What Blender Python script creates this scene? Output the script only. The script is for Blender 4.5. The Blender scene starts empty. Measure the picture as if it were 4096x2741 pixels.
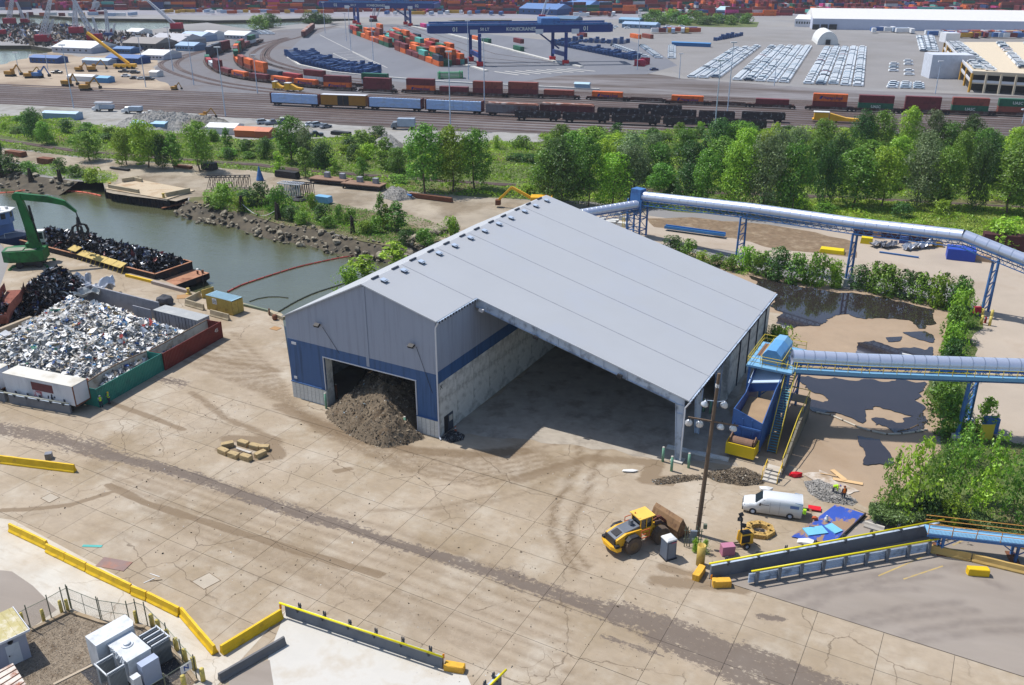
import bpy,math,random
import numpy as np
from mathutils import Vector,Matrix,noise
from mathutils.geometry import tessellate_polygon
R = random.Random(7)
SC = bpy.context.scene
C = SC.collection
# camera, sky, sun
F_PX,PITCH,CAM_H = 3600.0,23.5,55.0
cam = bpy.data.cameras.new("camera")
cam.sensor_width = 36.0
cam.lens = 36.0*F_PX/4096.0
cam.clip_start = 1.0
cam.clip_end = 6000.0
camo = bpy.data.objects.new("camera",cam)
camo.location = (0,0,CAM_H)
camo.rotation_euler = (math.radians(90 - PITCH),0,0)
C.objects.link(camo)
SC.camera = camo
SUN_EL = math.radians(59.0)
SUN_ROT = math.radians(-61.0)
world = bpy.data.worlds.new("World")
SC.world = world
world.use_nodes = True
wn = world.node_tree
wn.nodes.clear()
wo = wn.nodes.new("ShaderNodeOutputWorld")
wb = wn.nodes.new("ShaderNodeBackground")
ws = wn.nodes.new("ShaderNodeTexSky")
ws.sky_type = 'NISHITA'
ws.sun_disc = False
ws.sun_elevation = SUN_EL
ws.sun_rotation = SUN_ROT
ws.dust_density = 0.8
wb.inputs[1].default_value = 0.135
wn.links.new(ws.outputs[0],wb.inputs[0])
wn.links.new(wb.outputs[0],wo.inputs[0])
sl = bpy.data.lights.new("sun",'SUN')
sl.energy = 4.6
sl.angle = math.radians(0.5)
sl.color = (1.0,0.96,0.9)
so = bpy.data.objects.new("sun",sl)
sd = Vector((math.sin(SUN_ROT)*math.cos(SUN_EL),math.cos(SUN_ROT)*math.cos(SUN_EL),math.sin(SUN_EL)))
so.rotation_euler = sd.to_track_quat('Z','Y').to_euler()
C.objects.link(so)
SC.view_settings.view_transform = 'Standard'
SC.view_settings.look = 'None'
SC.view_settings.exposure = 0.22
SC.view_settings.gamma = 1.0
SC.view_settings.use_curve_mapping = False
SC.cycles.max_bounces = 5
SC.cycles.diffuse_bounces = 2
SC.cycles.glossy_bounces = 2
SC.cycles.transmission_bounces = 2
SC.cycles.transparent_max_bounces = 6
SC.cycles.volume_bounces = 0
SC.cycles.caustics_reflective = False
SC.cycles.caustics_refractive = False
SC.cycles.use_denoising = True
# helpers
_P = math.radians(PITCH)
_c,_s = math.cos(_P),math.sin(_P)
def G(x,y,z=0.0):
 """survey point: a spot of the photograph (full size) carried to height z in the yard"""
 u = (x - 2048)/F_PX
 v = (y - 1370.5)/F_PX
 t = (z - CAM_H)/(-_s - v*_c)
 return Vector((u*t,(_c - v*_s)*t,z))
def W(c,r,x,y,z=0.0):return G(c*1024 + x/2.288,r*685 + y/2.288,z)
def V(x,y,z=0.0):return G(x*1.7482,y*1.7482,z)
TH = math.radians(-28.9)
O0 = Vector((-29.351,108.068,0))
EB = Vector((math.cos(TH),math.sin(TH),0))
EA = Vector((-math.sin(TH),math.cos(TH),0))
def BL(b,a,z=0.0):return O0 + EB*b + EA*a + Vector((0,0,z))
def toBL(p):
 d = p - O0
 return d.dot(EB),d.dot(EA)
def lin(v):
 v = v/255.0
 return v/12.92 if v <= 0.04045 else ((v + 0.055)/1.055) ** 2.4
def K(r,g,b,k=0.74):return tuple(min(0.92,lin(q)*k) for q in (r,g,b)) + (1.0,)
_M = {}
def mat(name,c=None,rough=0.75,metal=0.0,var=0.12,vs=0.6,c2=None,c2s=0.35,c2t=0.58,c2w=0.08,bump=0.0,bs=6.0,
  spec=0.3,vc=False,rnd=0.0,world=False,trans=0.0,stretch=None,hue=0.0):
 if name in _M:return _M[name]
 m = bpy.data.materials.new(name)
 m.use_nodes = True
 nt = m.node_tree
 N,Lk = nt.nodes,nt.links
 bs_ = N["Principled BSDF"]
 bs_.inputs["Roughness"].default_value = rough
 bs_.inputs["Metallic"].default_value = metal
 bs_.inputs["Specular IOR Level"].default_value = spec
 if world:
  co = N.new("ShaderNodeNewGeometry").outputs["Position"]
 else:
  co = N.new("ShaderNodeTexCoord").outputs["Object"]
 if stretch:
  mp = N.new("ShaderNodeMapping")
  mp.inputs["Rotation"].default_value = (0,0,stretch[3])
  mp.inputs["Scale"].default_value = stretch[:3]
  vr = N.new("ShaderNodeVectorRotate"); vr.rotation_type = 'Z_AXIS'
  vr.inputs["Angle"].default_value = stretch[3]
  Lk.new(co,vr.inputs["Vector"])
  mp.inputs["Rotation"].default_value = (0,0,0)
  Lk.new(vr.outputs[0],mp.inputs[0])
  co = mp.outputs[0]
 def nz(scale,det=4.0,rgh=0.6):
  n = N.new("ShaderNodeTexNoise")
  n.inputs["Scale"].default_value = scale
  n.inputs["Detail"].default_value = det
  n.inputs["Roughness"].default_value = rgh
  Lk.new(co,n.inputs["Vector"])
  return n
 if vc:
  at = N.new("ShaderNodeAttribute"); at.attribute_name = "Col"
  cur = at.outputs["Color"]
 else:
  rg = N.new("ShaderNodeRGB"); rg.outputs[0].default_value = c if len(c) == 4 else tuple(c) + (1,)
  cur = rg.outputs[0]
 if c2 is not None:
  n2 = nz(c2s,6.0,0.65)
  mr = N.new("ShaderNodeMapRange")
  mr.inputs["From Min"].default_value = c2t - c2w
  mr.inputs["From Max"].default_value = c2t + c2w
  Lk.new(n2.outputs["Fac"],mr.inputs["Value"])
  mx = N.new("ShaderNodeMix"); mx.data_type = 'RGBA'
  Lk.new(mr.outputs[0],mx.inputs[0])
  Lk.new(cur,mx.inputs[6])
  mx.inputs[7].default_value = c2
  cur = mx.outputs[2]
 val = None
 if var > 0:
  n1 = nz(vs,5.0)
  mr = N.new("ShaderNodeMapRange")
  mr.inputs["From Min"].default_value = 0.25
  mr.inputs["From Max"].default_value = 0.75
  mr.inputs["To Min"].default_value = 1 - var
  mr.inputs["To Max"].default_value = 1 + var
  Lk.new(n1.outputs["Fac"],mr.inputs["Value"])
  val = mr.outputs[0]
 if rnd > 0 or hue > 0:
  oi = N.new("ShaderNodeObjectInfo")
  mr = N.new("ShaderNodeMapRange")
  mr.inputs["To Min"].default_value = 1 - rnd
  mr.inputs["To Max"].default_value = 1 + rnd
  Lk.new(oi.outputs["Random"],mr.inputs["Value"])
  if val is not None:
   mm = N.new("ShaderNodeMath"); mm.operation = 'MULTIPLY'
   Lk.new(val,mm.inputs[0]); Lk.new(mr.outputs[0],mm.inputs[1])
   val = mm.outputs[0]
  else:
   val = mr.outputs[0]
 if val is not None:
  hs = N.new("ShaderNodeHueSaturation")
  Lk.new(cur,hs.inputs["Color"]); Lk.new(val,hs.inputs["Value"])
  if hue > 0:
   mh = N.new("ShaderNodeMapRange")
   mh.inputs["To Min"].default_value = 0.5 - hue
   mh.inputs["To Max"].default_value = 0.5 + hue
   ml = N.new("ShaderNodeMath"); ml.operation = 'FRACT'
   mq = N.new("ShaderNodeMath"); mq.operation = 'MULTIPLY'; mq.inputs[1].default_value = 7.31
   Lk.new(oi.outputs["Random"],mq.inputs[0]); Lk.new(mq.outputs[0],ml.inputs[0])
   Lk.new(ml.outputs[0],mh.inputs["Value"]); Lk.new(mh.outputs[0],hs.inputs["Hue"])
  cur = hs.outputs[0]
 Lk.new(cur,bs_.inputs["Base Color"])
 if bump > 0:
  nb = nz(bs,3.0)
  b = N.new("ShaderNodeBump"); b.inputs["Strength"].default_value = bump; b.inputs["Distance"].default_value = 0.1
  Lk.new(nb.outputs["Fac"],b.inputs["Height"]); Lk.new(b.outputs[0],bs_.inputs["Normal"])
 if trans > 0:
  bs_.inputs["Transmission Weight"].default_value = trans
 _M[name] = m
 return m
def mixin(m,fac_builder,color):
 """lay another colour over a material's base colour, by a mask built from nodes"""
 nt = m.node_tree
 N,Lk = nt.nodes,nt.links
 b = N["Principled BSDF"]
 src = b.inputs["Base Color"].links[0].from_socket
 fac = fac_builder(N,Lk)
 mx = N.new("ShaderNodeMix"); mx.data_type = 'RGBA'
 Lk.new(fac,mx.inputs[0]); Lk.new(src,mx.inputs[6]); mx.inputs[7].default_value = color
 Lk.new(mx.outputs[2],b.inputs["Base Color"])
def n_math(N,Lk,op,a,b=None,c=None):
 n = N.new("ShaderNodeMath"); n.operation = op
 for i,q in enumerate((a,b,c)):
  if q is None:continue
  if isinstance(q,(int,float)):n.inputs[i].default_value = q
  else:Lk.new(q,n.inputs[i])
 return n.outputs[0]
def n_coord(N,Lk,rot=0.0,sc=(1,1,1)):
 co = N.new("ShaderNodeNewGeometry").outputs["Position"]
 vr = N.new("ShaderNodeVectorRotate"); vr.rotation_type = 'Z_AXIS'; vr.inputs["Angle"].default_value = rot
 Lk.new(co,vr.inputs["Vector"])
 mp = N.new("ShaderNodeMapping"); mp.inputs["Scale"].default_value = sc
 Lk.new(vr.outputs[0],mp.inputs[0])
 return mp.outputs[0]
def n_noise(N,Lk,co,s,d=5.0,r=0.6):
 n = N.new("ShaderNodeTexNoise"); n.inputs["Scale"].default_value = s; n.inputs["Detail"].default_value = d
 n.inputs["Roughness"].default_value = r
 Lk.new(co,n.inputs["Vector"])
 return n.outputs["Fac"]
def n_range(N,Lk,v,a,b,c=0.0,d=1.0):
 n = N.new("ShaderNodeMapRange")
 Lk.new(v,n.inputs[0])
 for i,q in zip((1,2,3,4),(a,b,c,d)):n.inputs[i].default_value = q
 return n.outputs[0]
def n_attr(N,name):
 a = N.new("ShaderNodeAttribute"); a.attribute_name = name
 return a.outputs["Fac"]
class MB:
 def __init__(s):s.v = []; s.f = []; s.c = []; s.cc = None
 def _p(s,pts,faces):
  k = len(s.v)
  s.v.extend([tuple(p) for p in pts])
  s.f.extend([tuple(k + i for i in f) for f in faces])
  if s.cc is not None:s.c.extend([s.cc]*len(pts))
  return s
 def col(s,c):s.cc = c; return s
 def poly(s,pts):return s._p(pts,[tuple(range(len(pts)))])
 def box(s,x,y,z,sx,sy,sz,rz=0.0,M=None,top=1.0,rx=0.0,ry=0.0):
  """centre x,y; z = bottom; sizes"""
  P = []
  for dz in (0,1):
   t = top if dz else 1.0
   for dx,dy in ((-.5,-.5),(.5,-.5),(.5,.5),(-.5,.5)):
    P.append(Vector((dx*sx*t,dy*sy*t,dz*sz)))
  if rx or ry or rz:
   q = Matrix.Rotation(rz,3,'Z') @ Matrix.Rotation(ry,3,'Y') @ Matrix.Rotation(rx,3,'X')
   P = [q @ p for p in P]
  P = [p + Vector((x,y,z)) for p in P]
  if M is not None:P = [M @ p for p in P]
  return s._p(P,[(3,2,1,0),(4,5,6,7),(0,1,5,4),(1,2,6,5),(2,3,7,6),(3,0,4,7)])
 def prism(s,pts,z0,z1):
  n = len(pts)
  P = [(p[0],p[1],z0) for p in pts] + [(p[0],p[1],z1) for p in pts]
  return s._p(P,[tuple(range(n))[::-1],tuple(range(n,2*n))] + [(i,(i + 1) % n,n + (i + 1) % n,n + i) for i in range(n)])
 def ext(s,pts,d):
  """closed 3d outline pushed along d"""
  n = len(pts)
  d = Vector(d)
  P = [Vector(p) for p in pts] + [Vector(p) + d for p in pts]
  return s._p(P,[tuple(range(n))[::-1],tuple(range(n,2*n))] + [(i,(i + 1) % n,n + (i + 1) % n,n + i) for i in range(n)])
 def cyl(s,p0,p1,r0,r1=None,n=8,cap=True):
  p0,p1 = Vector(p0),Vector(p1)
  if r1 is None:r1 = r0
  d = (p1 - p0)
  if d.length < 1e-6:return s
  d.normalize()
  a = d.orthogonal().normalized() if abs(d.z) < 0.99 else Vector((1,0,0))
  b = d.cross(a)
  P = []
  for p,r in ((p0,r0),(p1,r1)):
   for i in range(n):
    t = 2*math.pi*i/n
    P.append(p + (a*math.cos(t) + b*math.sin(t))*r)
  fs = [(i,(i + 1) % n,n + (i + 1) % n,n + i) for i in range(n)]
  if cap:fs += [tuple(range(n))[::-1],tuple(range(n,2*n))]
  return s._p(P,fs)
 def tube(s,pts,r,n=6):
  for a,b in zip(pts[:-1],pts[1:]):s.cyl(a,b,r,r,n)
  return s
 def bar(s,p0,p1,w,h=None):
  """square bar between two points"""
  h = h or w
  p0,p1 = Vector(p0),Vector(p1)
  d = (p1 - p0)
  if d.length < 1e-6:return s
  d.normalize()
  up = Vector((0,0,1)) if abs(d.z) < 0.95 else Vector((1,0,0))
  a = d.cross(up).normalized(); b = a.cross(d)
  P = []
  for p in (p0,p1):
   for i,j in ((-1,-1),(1,-1),(1,1),(-1,1)):P.append(p + a*i*w/2 + b*j*h/2)
  return s._p(P,[(3,2,1,0),(4,5,6,7),(0,1,5,4),(1,2,6,5),(2,3,7,6),(3,0,4,7)])
 def lathe(s,prof,n=12,x=0,y=0,z=0):
  P = []
  for r,h in prof:
   for i in range(n):
    t = 2*math.pi*i/n
    P.append((x + r*math.cos(t),y + r*math.sin(t),z + h))
  m = len(prof)
  fs = [(j*n + i,j*n + (i + 1) % n,(j + 1)*n + (i + 1) % n,(j + 1)*n + i) for j in range(m - 1) for i in range(n)]
  fs += [tuple(range(n))[::-1],tuple(range((m - 1)*n,m*n))]
  return s._p(P,fs)
 def ball(s,c,r,sub=1,sq=(1,1,1),jit=0.0,rr=None):
  import bmesh
  rr = rr or R
  key = sub
  if key not in _BALL:
   bm = bmesh.new(); bmesh.ops.create_icosphere(bm,subdivisions=sub,radius=1.0)
   bm.verts.ensure_lookup_table()
   _BALL[key] = ([v.co.copy() for v in bm.verts],[tuple(v.index for v in f.verts) for f in bm.faces]); bm.free()
  vs,fs = _BALL[key]
  c = Vector(c)
  P = [c + Vector((v.x*sq[0],v.y*sq[1],v.z*sq[2]))*r*(1 + rr.uniform(-jit,jit)) for v in vs]
  return s._p(P,fs)
 def mesh(s,name,m=None,smooth=False):
  me = bpy.data.meshes.new(name)
  me.from_pydata(s.v,[],s.f)
  if m is not None:me.materials.append(m)
  if s.c and len(s.c) == len(s.v):
   a = me.color_attributes.new("Col",'FLOAT_COLOR','POINT')
   a.data.foreach_set("color",np.array([q if len(q) == 4 else tuple(q) + (1,) for q in s.c],dtype=np.float32).ravel())
  if smooth:me.polygons.foreach_set("use_smooth",[True]*len(me.polygons))
  me.update()
  return me
 def out(s,name,m=None,parent=None,smooth=False,**kw):
  o = bpy.data.objects.new(name,s.mesh(name,m,smooth))
  C.objects.link(o)
  if parent is not None:o.parent = parent
  for k,v in kw.items():o[k] = v
  return o
_BALL = {}
def tag(o,label,cat,group=None):
 o["label"] = label; o["category"] = cat
 if group:o["group"] = group
 return o
def thing(name,label,cat,loc=(0,0,0),rz=0.0,group=None):
 o = bpy.data.objects.new(name,None)
 o.empty_display_size = 0.2
 C.objects.link(o); o.location = loc; o.rotation_euler = (0,0,rz)
 return tag(o,label,cat,group)
def dup(root,loc=None,rz=None,label=None,group=None,scale=None):
 r = root.copy(); C.objects.link(r)
 def rec(a,b):
  for ch in list(a.children):
   c = ch.copy(); C.objects.link(c); c.parent = b
   rec(ch,c)
 rec(root,r)
 if loc is not None:r.location = loc
 if rz is not None:r.rotation_euler = (r.rotation_euler[0],r.rotation_euler[1],rz)
 if label:r["label"] = label
 if group:r["group"] = group
 if scale is not None:r.scale = scale if hasattr(scale,"__len__") else (scale,)*3
 return r
def piece(o,parent,loc=None,rz=None,scale=None):
 """one more copy of a piece, sharing its mesh"""
 c = o.copy(); C.objects.link(c); c.parent = parent
 if loc is not None:c.location = loc
 if rz is not None:c.rotation_euler = (0,0,rz)
 if scale is not None:c.scale = scale
 return c
def struct(o):
 o["kind"] = "structure"; return o
def rough_edge(pts,amp=0.4,step=2.0,seed=0,sm=0.35):
 out = []
 n = len(pts)
 for i in range(n):
  a,b = Vector(pts[i][:2]),Vector(pts[(i + 1) % n][:2])
  k = max(1,int((b - a).length/step)); k = min(k,160)
  nrm = Vector((-(b - a).y,(b - a).x)).normalized() if (b - a).length > 0 else Vector((0,0))
  for j in range(k):
   p = a.lerp(b,j/k)
   q = noise.noise(Vector((p.x*sm/step,p.y*sm/step,seed)))*amp*2 + noise.noise(Vector((p.x*1.1/step,p.y*1.1/step,seed + 5)))*amp
   out.append((p.x + nrm.x*q,p.y + nrm.y*q))
 return out
def sheet(name,pts,z,m,holes=(),parent=None,**kw):
 loops = [[Vector((p[0],p[1],z)) for p in pts]] + [[Vector((p[0],p[1],z)) for p in h] for h in holes]
 tri = tessellate_polygon(loops)
 vs = [v for l in loops for v in l]
 me = bpy.data.meshes.new(name)
 me.from_pydata([tuple(v) for v in vs],[],[tuple(t) for t in tri])
 me.update()
 if len(me.polygons) and sum(p.normal.z for p in me.polygons) < 0:me.flip_normals()
 me.materials.append(m)
 o = bpy.data.objects.new(name,me); C.objects.link(o)
 if parent is not None:o.parent = parent
 for k,v in kw.items():o[k] = v
 return o
def inside(p,poly):
 x,y = p[0],p[1]; c = False; n = len(poly)
 j = n - 1
 for i in range(n):
  xi,yi = poly[i][0],poly[i][1]; xj,yj = poly[j][0],poly[j][1]
  if (yi > y) != (yj > y) and x < (xj - xi)*(y - yi)/(yj - yi) + xi:c = not c
  j = i
 return c
def spline(pts,step):
 """smooth path through points, resampled every step"""
 P = [Vector(p) for p in pts]
 P = [P[0]*2 - P[1]] + P + [P[-1]*2 - P[-2]]
 dense = []
 for i in range(1,len(P) - 2):
  p0,p1,p2,p3 = P[i - 1:i + 3]
  for k in range(24):
   t = k/24
   dense.append(0.5*((2*p1) + (p2 - p0)*t + (2*p0 - 5*p1 + 4*p2 - p3)*t*t + (3*p1 - p0 - 3*p2 + p3)*t ** 3))
 dense.append(P[-2])
 out = [dense[0]]; acc = 0.0
 for a,b in zip(dense[:-1],dense[1:]):
  d = (b - a).length
  while acc + d >= step and d > 0:
   a = a.lerp(b,(step - acc)/d); out.append(a); d = (b - a).length; acc = 0.0
  acc += d
 return out
def text_mesh(txt,size,m,depth=0.012,bold=False):
 cu = bpy.data.curves.new("lettering",'FONT')
 cu.body = txt; cu.size = size; cu.extrude = depth; cu.resolution_u = 2
 if bold:cu.offset = size*0.025
 cu.align_x = 'CENTER'; cu.align_y = 'CENTER'
 o = bpy.data.objects.new("lettering",cu)
 me = bpy.data.meshes.new_from_object(o)
 me.materials.append(m)
 bpy.data.objects.remove(o)
 return me
def lettering(txt,size,m,parent,loc,xdir,up=(0,0,1),name="lettering",bold=False):
 """flat letters: xdir = reading direction, up = top of letters"""
 key = (txt,size,m.name)
 if key not in _TXT:_TXT[key] = text_mesh(txt,size,m,bold=bold)
 o = bpy.data.objects.new(name,_TXT[key]); C.objects.link(o)
 x = Vector(xdir).normalized(); z = x.cross(Vector(up)).normalized(); y = z.cross(x)
 Mx = Matrix((x,y,z)).transposed().to_4x4(); Mx.translation = Vector(loc)
 o.parent = parent; o.matrix_local = Mx
 return o
_TXT = {}
# ground, water and the sheets laid on it
mWater = mat("creek_water",K(100,103,74,.58),rough=0.12,spec=0.9,var=0.1,vs=0.05,bump=0.0,world=True)
_nt = mWater.node_tree
_co = n_coord(_nt.nodes,_nt.links,0.3,(1,2.2,1))
_h = n_math(_nt.nodes,_nt.links,'ADD',n_noise(_nt.nodes,_nt.links,_co,1.6,4),n_math(_nt.nodes,_nt.links,'MULTIPLY',n_noise(_nt.nodes,_nt.links,_co,0.25,2),1.2))
_b = _nt.nodes.new("ShaderNodeBump"); _b.inputs["Strength"].default_value = 0.35; _b.inputs["Distance"].default_value = 0.12
_nt.links.new(_h,_b.inputs["Height"]); _nt.links.new(_b.outputs[0],_nt.nodes["Principled BSDF"].inputs["Normal"])
mGround = mat("terminal_ground",K(148,146,146),rough=0.95,var=0.16,vs=0.02,c2=K(150,146,142),c2s=0.012,c2t=0.55,c2w=0.1,world=True)
mBank = mat("mud_bank",K(92,84,70),rough=0.9,var=0.35,vs=0.5,bump=0.6,bs=1.2,c2=K(70,66,58),c2s=0.3,world=True)
ZW = -2.2
near_quay = [V(-60,545,0),V(0,558,0),V(200,592,0),V(330,624,0),V(435,668,0),V(560,695,0),V(645,718,0)]
west = [BL(-2.2,2),BL(-2.2,20),BL(-2.0,34)]
far_bank = [V(1040,548),V(1000,552),V(905,566),V(800,546),V(725,526),V(650,516),V(560,488),V(470,474),V(430,460)]
far_bank = [Vector((*V(q.x,q.y)[:2],0)) if False else q for q in far_bank]
dock = [V(430,452),V(381,459),V(330,452),V(240,433),V(236,418)]
left_bank = [V(180,415),V(120,408),V(60,400),V(0,392)]
creek = [Vector((-420,330,0)),Vector((-420,190,0))] + near_quay + west + far_bank + dock + left_bank + [Vector((-200,262,0))]
creek = [(p.x,p.y) for p in creek]
def ww(*a):return [tuple(W(0,0,x,y,-1.5)[:2]) for x,y in a]
basin = ww((-300,285),(0,290),(300,250),(560,240),(740,235),(900,285),(1150,300),(1400,290),(1700,240),(1900,225),(2300,290)) + \
 [tuple(W(1,0,x,y,-1.5)[:2]) for x,y in ((500,225),(900,205),(900,190),(400,185))] + ww((2300,200),(1900,205),(1500,192),(740,183),(300,150),(-300,140))
basin2 = ww((-300,440),(0,440),(280,440),(480,470),(480,510),(270,520),(260,570),(60,612),(-300,640))
basin3 = [tuple(W(1,0,x,y,-1.5)[:2]) for x,y in ((1750,205),(2000,200),(2343,200),(2343,225),(1900,222))]
EXT = [(-1500,-40),(1500,-40),(2600,2600),(-2600,2600)]
struct(sheet("ground",EXT,0.0,mGround,holes=(creek,basin,basin2,basin3)))
struct(sheet("water",[(-1500,60),(1500,60),(1500,1500),(-1500,1500)],ZW,mWater))
mConcV = mat("quay_concrete",K(168,160,142),rough=0.9,var=0.2,vs=0.5,c2=K(110,104,90),c2s=0.4)
def skirt(pts,z0,z1,m,name,out=0.0,closed=False):
 b = MB(); n = len(pts)
 nr = []
 for i in range(n):
  a,c = Vector(pts[(i - 1) % n if closed else max(0,i - 1)]),Vector(pts[(i + 1) % n if closed else min(n - 1,i + 1)])
  d = (c - a).normalized(); nr.append(Vector((d.y,-d.x)))
 for i in range(n if closed else n - 1):
  j = (i + 1) % n
  p,q = Vector(pts[i][:2]),Vector(pts[j][:2])
  p2,q2 = p + nr[i]*out,q + nr[j]*out
  b.poly([(p.x,p.y,z0),(q.x,q.y,z0),(q2.x,q2.y,z1),(p2.x,p2.y,z1)])
 return b.out(name,m)
struct(skirt([tuple(p[:2]) for p in near_quay],0,-3,mConcV,"quay_wall"))
struct(skirt([tuple(p[:2]) for p in west + far_bank],0,-3,mBank,"creek_bank",out=-5.6))
struct(skirt([tuple(p[:2]) for p in left_bank] + [(-200,262),(-420,330)],0,-3,mBank,"creek_bank",out=-9.5))
for bs_ in (basin,basin2,basin3):struct(skirt(bs_,0,-3,mBank,"basin_bank",closed=True))
def vp(*a):return [tuple(V(x,y)[:2]) for x,y in a]
def tile(c,r,*a):return [tuple(W(c,r,x,y)[:2]) for x,y in a]
RB = -TH
mDirtRoad = mat("dirt_road_surface",K(172,160,142),rough=0.95,var=0.22,vs=0.12,c2=K(142,128,108),c2s=0.09,c2t=0.52,bump=0.3,bs=1.5,world=True)
mGravel = mat("gravel_strip",K(164,162,158),rough=0.95,var=0.2,vs=0.3,c2=K(140,134,124),c2s=0.05,world=True)
mBallast = mat("rail_ballast",K(134,130,132),rough=0.95,var=0.25,vs=0.5,c2=K(96,86,82),c2s=0.04,c2t=0.5,world=True,stretch=(0.25,1.6,1,math.radians(14.5)))
mBallast2 = mat("pale_ballast",K(120,118,122),rough=0.95,var=0.15,vs=0.3,c2=K(118,112,112),c2s=0.03,world=True)
mAsph = mat("yard_asphalt",K(122,124,132),rough=0.9,var=0.1,vs=0.05,c2=K(132,134,140),c2s=0.03,world=True,stretch=(1,0.3,1,0.2))
mLot = mat("car_lot_asphalt",K(144,141,140),rough=0.9,var=0.1,vs=0.05,c2=K(136,132,129),c2s=0.02,world=True)
mSand = mat("sandy_ground",K(186,168,146),rough=0.95,var=0.22,vs=0.06,c2=K(140,122,104),c2s=0.03,c2t=0.55,world=True)
mSoil = mat("green_soil",K(98,112,58),rough=0.95,var=0.35,vs=0.15,c2=K(120,108,76),c2s=0.06,c2t=0.6,world=True)
mConcA = mat("apron_concrete",K(196,180,158),rough=0.92,var=0.12,vs=0.2,c2=K(168,148,120),c2s=0.1,c2t=0.5,world=True)
mPale = mat("pale_concrete",K(208,202,192),rough=0.9,var=0.1,vs=0.3,c2=K(186,172,152),c2s=0.12,c2t=0.6,world=True)
mMud = mat("mud_floor",K(176,154,130),rough=0.9,var=0.14,vs=0.3,c2=K(160,138,114),c2s=0.15,world=True)
mRoadR = mat("service_road",K(188,174,158),rough=0.92,var=0.12,vs=0.1,c2=K(164,148,130),c2s=0.05,world=True)
mChip = mat("wood_chip_ground",K(134,114,92),rough=1,var=0.3,vs=1.0,c2=K(160,142,118),c2s=0.3,bump=0.6,bs=3,world=True)
belt = vp((-120,262),(0,268),(110,266),(230,292),(350,300),(480,314),(560,322),(700,318),(860,308),(930,336),(1110,326),(1230,326),(1240,306),(1480,300),(1900,294),(2343,335),(2600,350),(2600,560),(2343,548),(2100,534),(1800,498),(1480,478),(1440,468),(1180,456),(1000,446),(860,430),(640,398),(500,384),(180,360),(-120,322))
road = vp((-160,322),(180,360),(500,384),(640,398),(860,430),(1000,446),(1180,456),(1480,478),(1480,560),(1200,560),(1020,552),(960,520),(900,497),(760,470),(690,455),(640,445),(470,452),(430,452),(400,462),(240,440),(238,420),(260,400),(150,382),(-160,352))
rail_belt = vp((-500,168),(0,196),(180,204),(430,210),(560,214),(700,228),(1200,172),(1290,166),(1480,168),(1560,180),(1900,205),(2343,220),(2800,235),(2800,350),(2343,322),(2000,300),(1560,312),(1230,306),(1000,300),(780,286),(480,262),(0,238),(-500,205))
curve_yard = vp((355,178),(362,150),(400,122),(470,108),(560,82),(640,68),(760,62),(830,70),(900,62),(960,100),(1200,172),(1250,200),(700,236),(500,224),(400,205))
cont_yard = vp((660,118),(690,88),(760,66),(860,58),(900,56),(1250,92),(1440,92),(1500,116),(1550,150),(1480,170),(1290,172),(1160,192),(1000,196),(860,182),(760,160),(690,142))
gantry_tracks = vp((900,62),(960,62),(1110,108),(1190,136),(1290,172),(1160,192),(1090,160),(1010,112))
lots = vp((1500,60),(1760,66),(2010,80),(2500,95),(2800,130),(2800,205),(2343,214),(1900,198),(1570,178),(1490,140),(1440,92))
sand = vp((-60,150),(0,148),(120,118),(180,130),(330,122),(365,140),(352,180),(420,205),(430,212),(200,205),(100,200),(-60,190))
farterm = vp((-900,-60),(3300,-60),(3000,30),(2400,50),(1860,36),(1400,44),(1000,40),(760,38),(500,36),(200,32),(-900,20))
mFarT = mat("far_terminal_ground",K(150,148,156),rough=0.9,var=0.12,vs=0.02,world=True)
mud = [tuple(BL(b,a)[:2]) for b,a in ((52.9,13),(52.9,60),(58,75),(78,74),(100,58),(140,34),(120,-2),(98,-2),(76,-5),(60,2),(58,8))]
mud = [tuple(BL(51.9,13)[:2])] + vp((1540,566),(1700,612),(1940,662),(2215,700),(2190,880),(2150,1010),(2200,1110),(2100,1170),(1960,1195),(1880,1150),(1790,1100))
right_road = vp((1200,470),(1480,495),(1650,512),(1900,525),(2343,570),(2700,600),(2700,1300),(2343,1240),(2230,1080),(2180,980),(2230,740),(2215,655),(1940,625),(1720,580),(1540,560),(1340,560))
green_right = vp((2010,1180),(2000,1150),(2080,1110),(2150,1030),(2160,960),(2120,900),(2190,700),(2215,650),(2235,720),(2220,960),(2290,1010),(2500,1050),(2500,1260),(2343,1220),(2130,1200))
lvl = 0
def lay(name,pts,m,z=None,amp=0.5,step=3.0):
 global lvl
 lvl += 1
 return struct(sheet(name,rough_edge(pts,amp,step,lvl) if amp else pts,0.004*lvl if z is None else z,m))
lay("far_terminal_pavement",farterm,mFarT,amp=0)
lay("sandy_ground",sand,mSand,amp=2.0,step=6)
lay("car_lot",lots,mLot,amp=0)
lay("rail_yard_ballast",rail_belt,mBallast,amp=1.0,step=5)
lay("curved_track_ballast",curve_yard,mBallast2,amp=1.0,step=5)
lay("container_yard_asphalt",cont_yard,mAsph,amp=0)
lay("gravel_strip",vp((-160,232),(0,238),(480,262),(780,286),(1000,300),(1230,306),(1245,330),(930,342),(700,325),(480,320),(230,300),(0,272),(-160,266)),mGravel,amp=0.8)
lay("grass_verge",belt,mSoil,amp=1.2)
lay("bank_soil",[tuple(p[:2]) for p in far_bank[::-1]] + [tuple(V(1060,556)[:2]),tuple(V(1100,480)[:2]),tuple(V(900,440)[:2]),tuple(V(640,430)[:2]),tuple(V(440,440)[:2])],mat("bank_soil",K(126,114,88),rough=1,var=.3,vs=.4,c2=K(96,100,60),c2s=.15,c2t=.5,world=True),amp=0.3)
lay("dirt_road",road,mDirtRoad,amp=0.8)
lay("service_road",right_road,mRoadR,amp=0.5)
lay("mud_floor",mud,mMud,amp=0.6)
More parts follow.
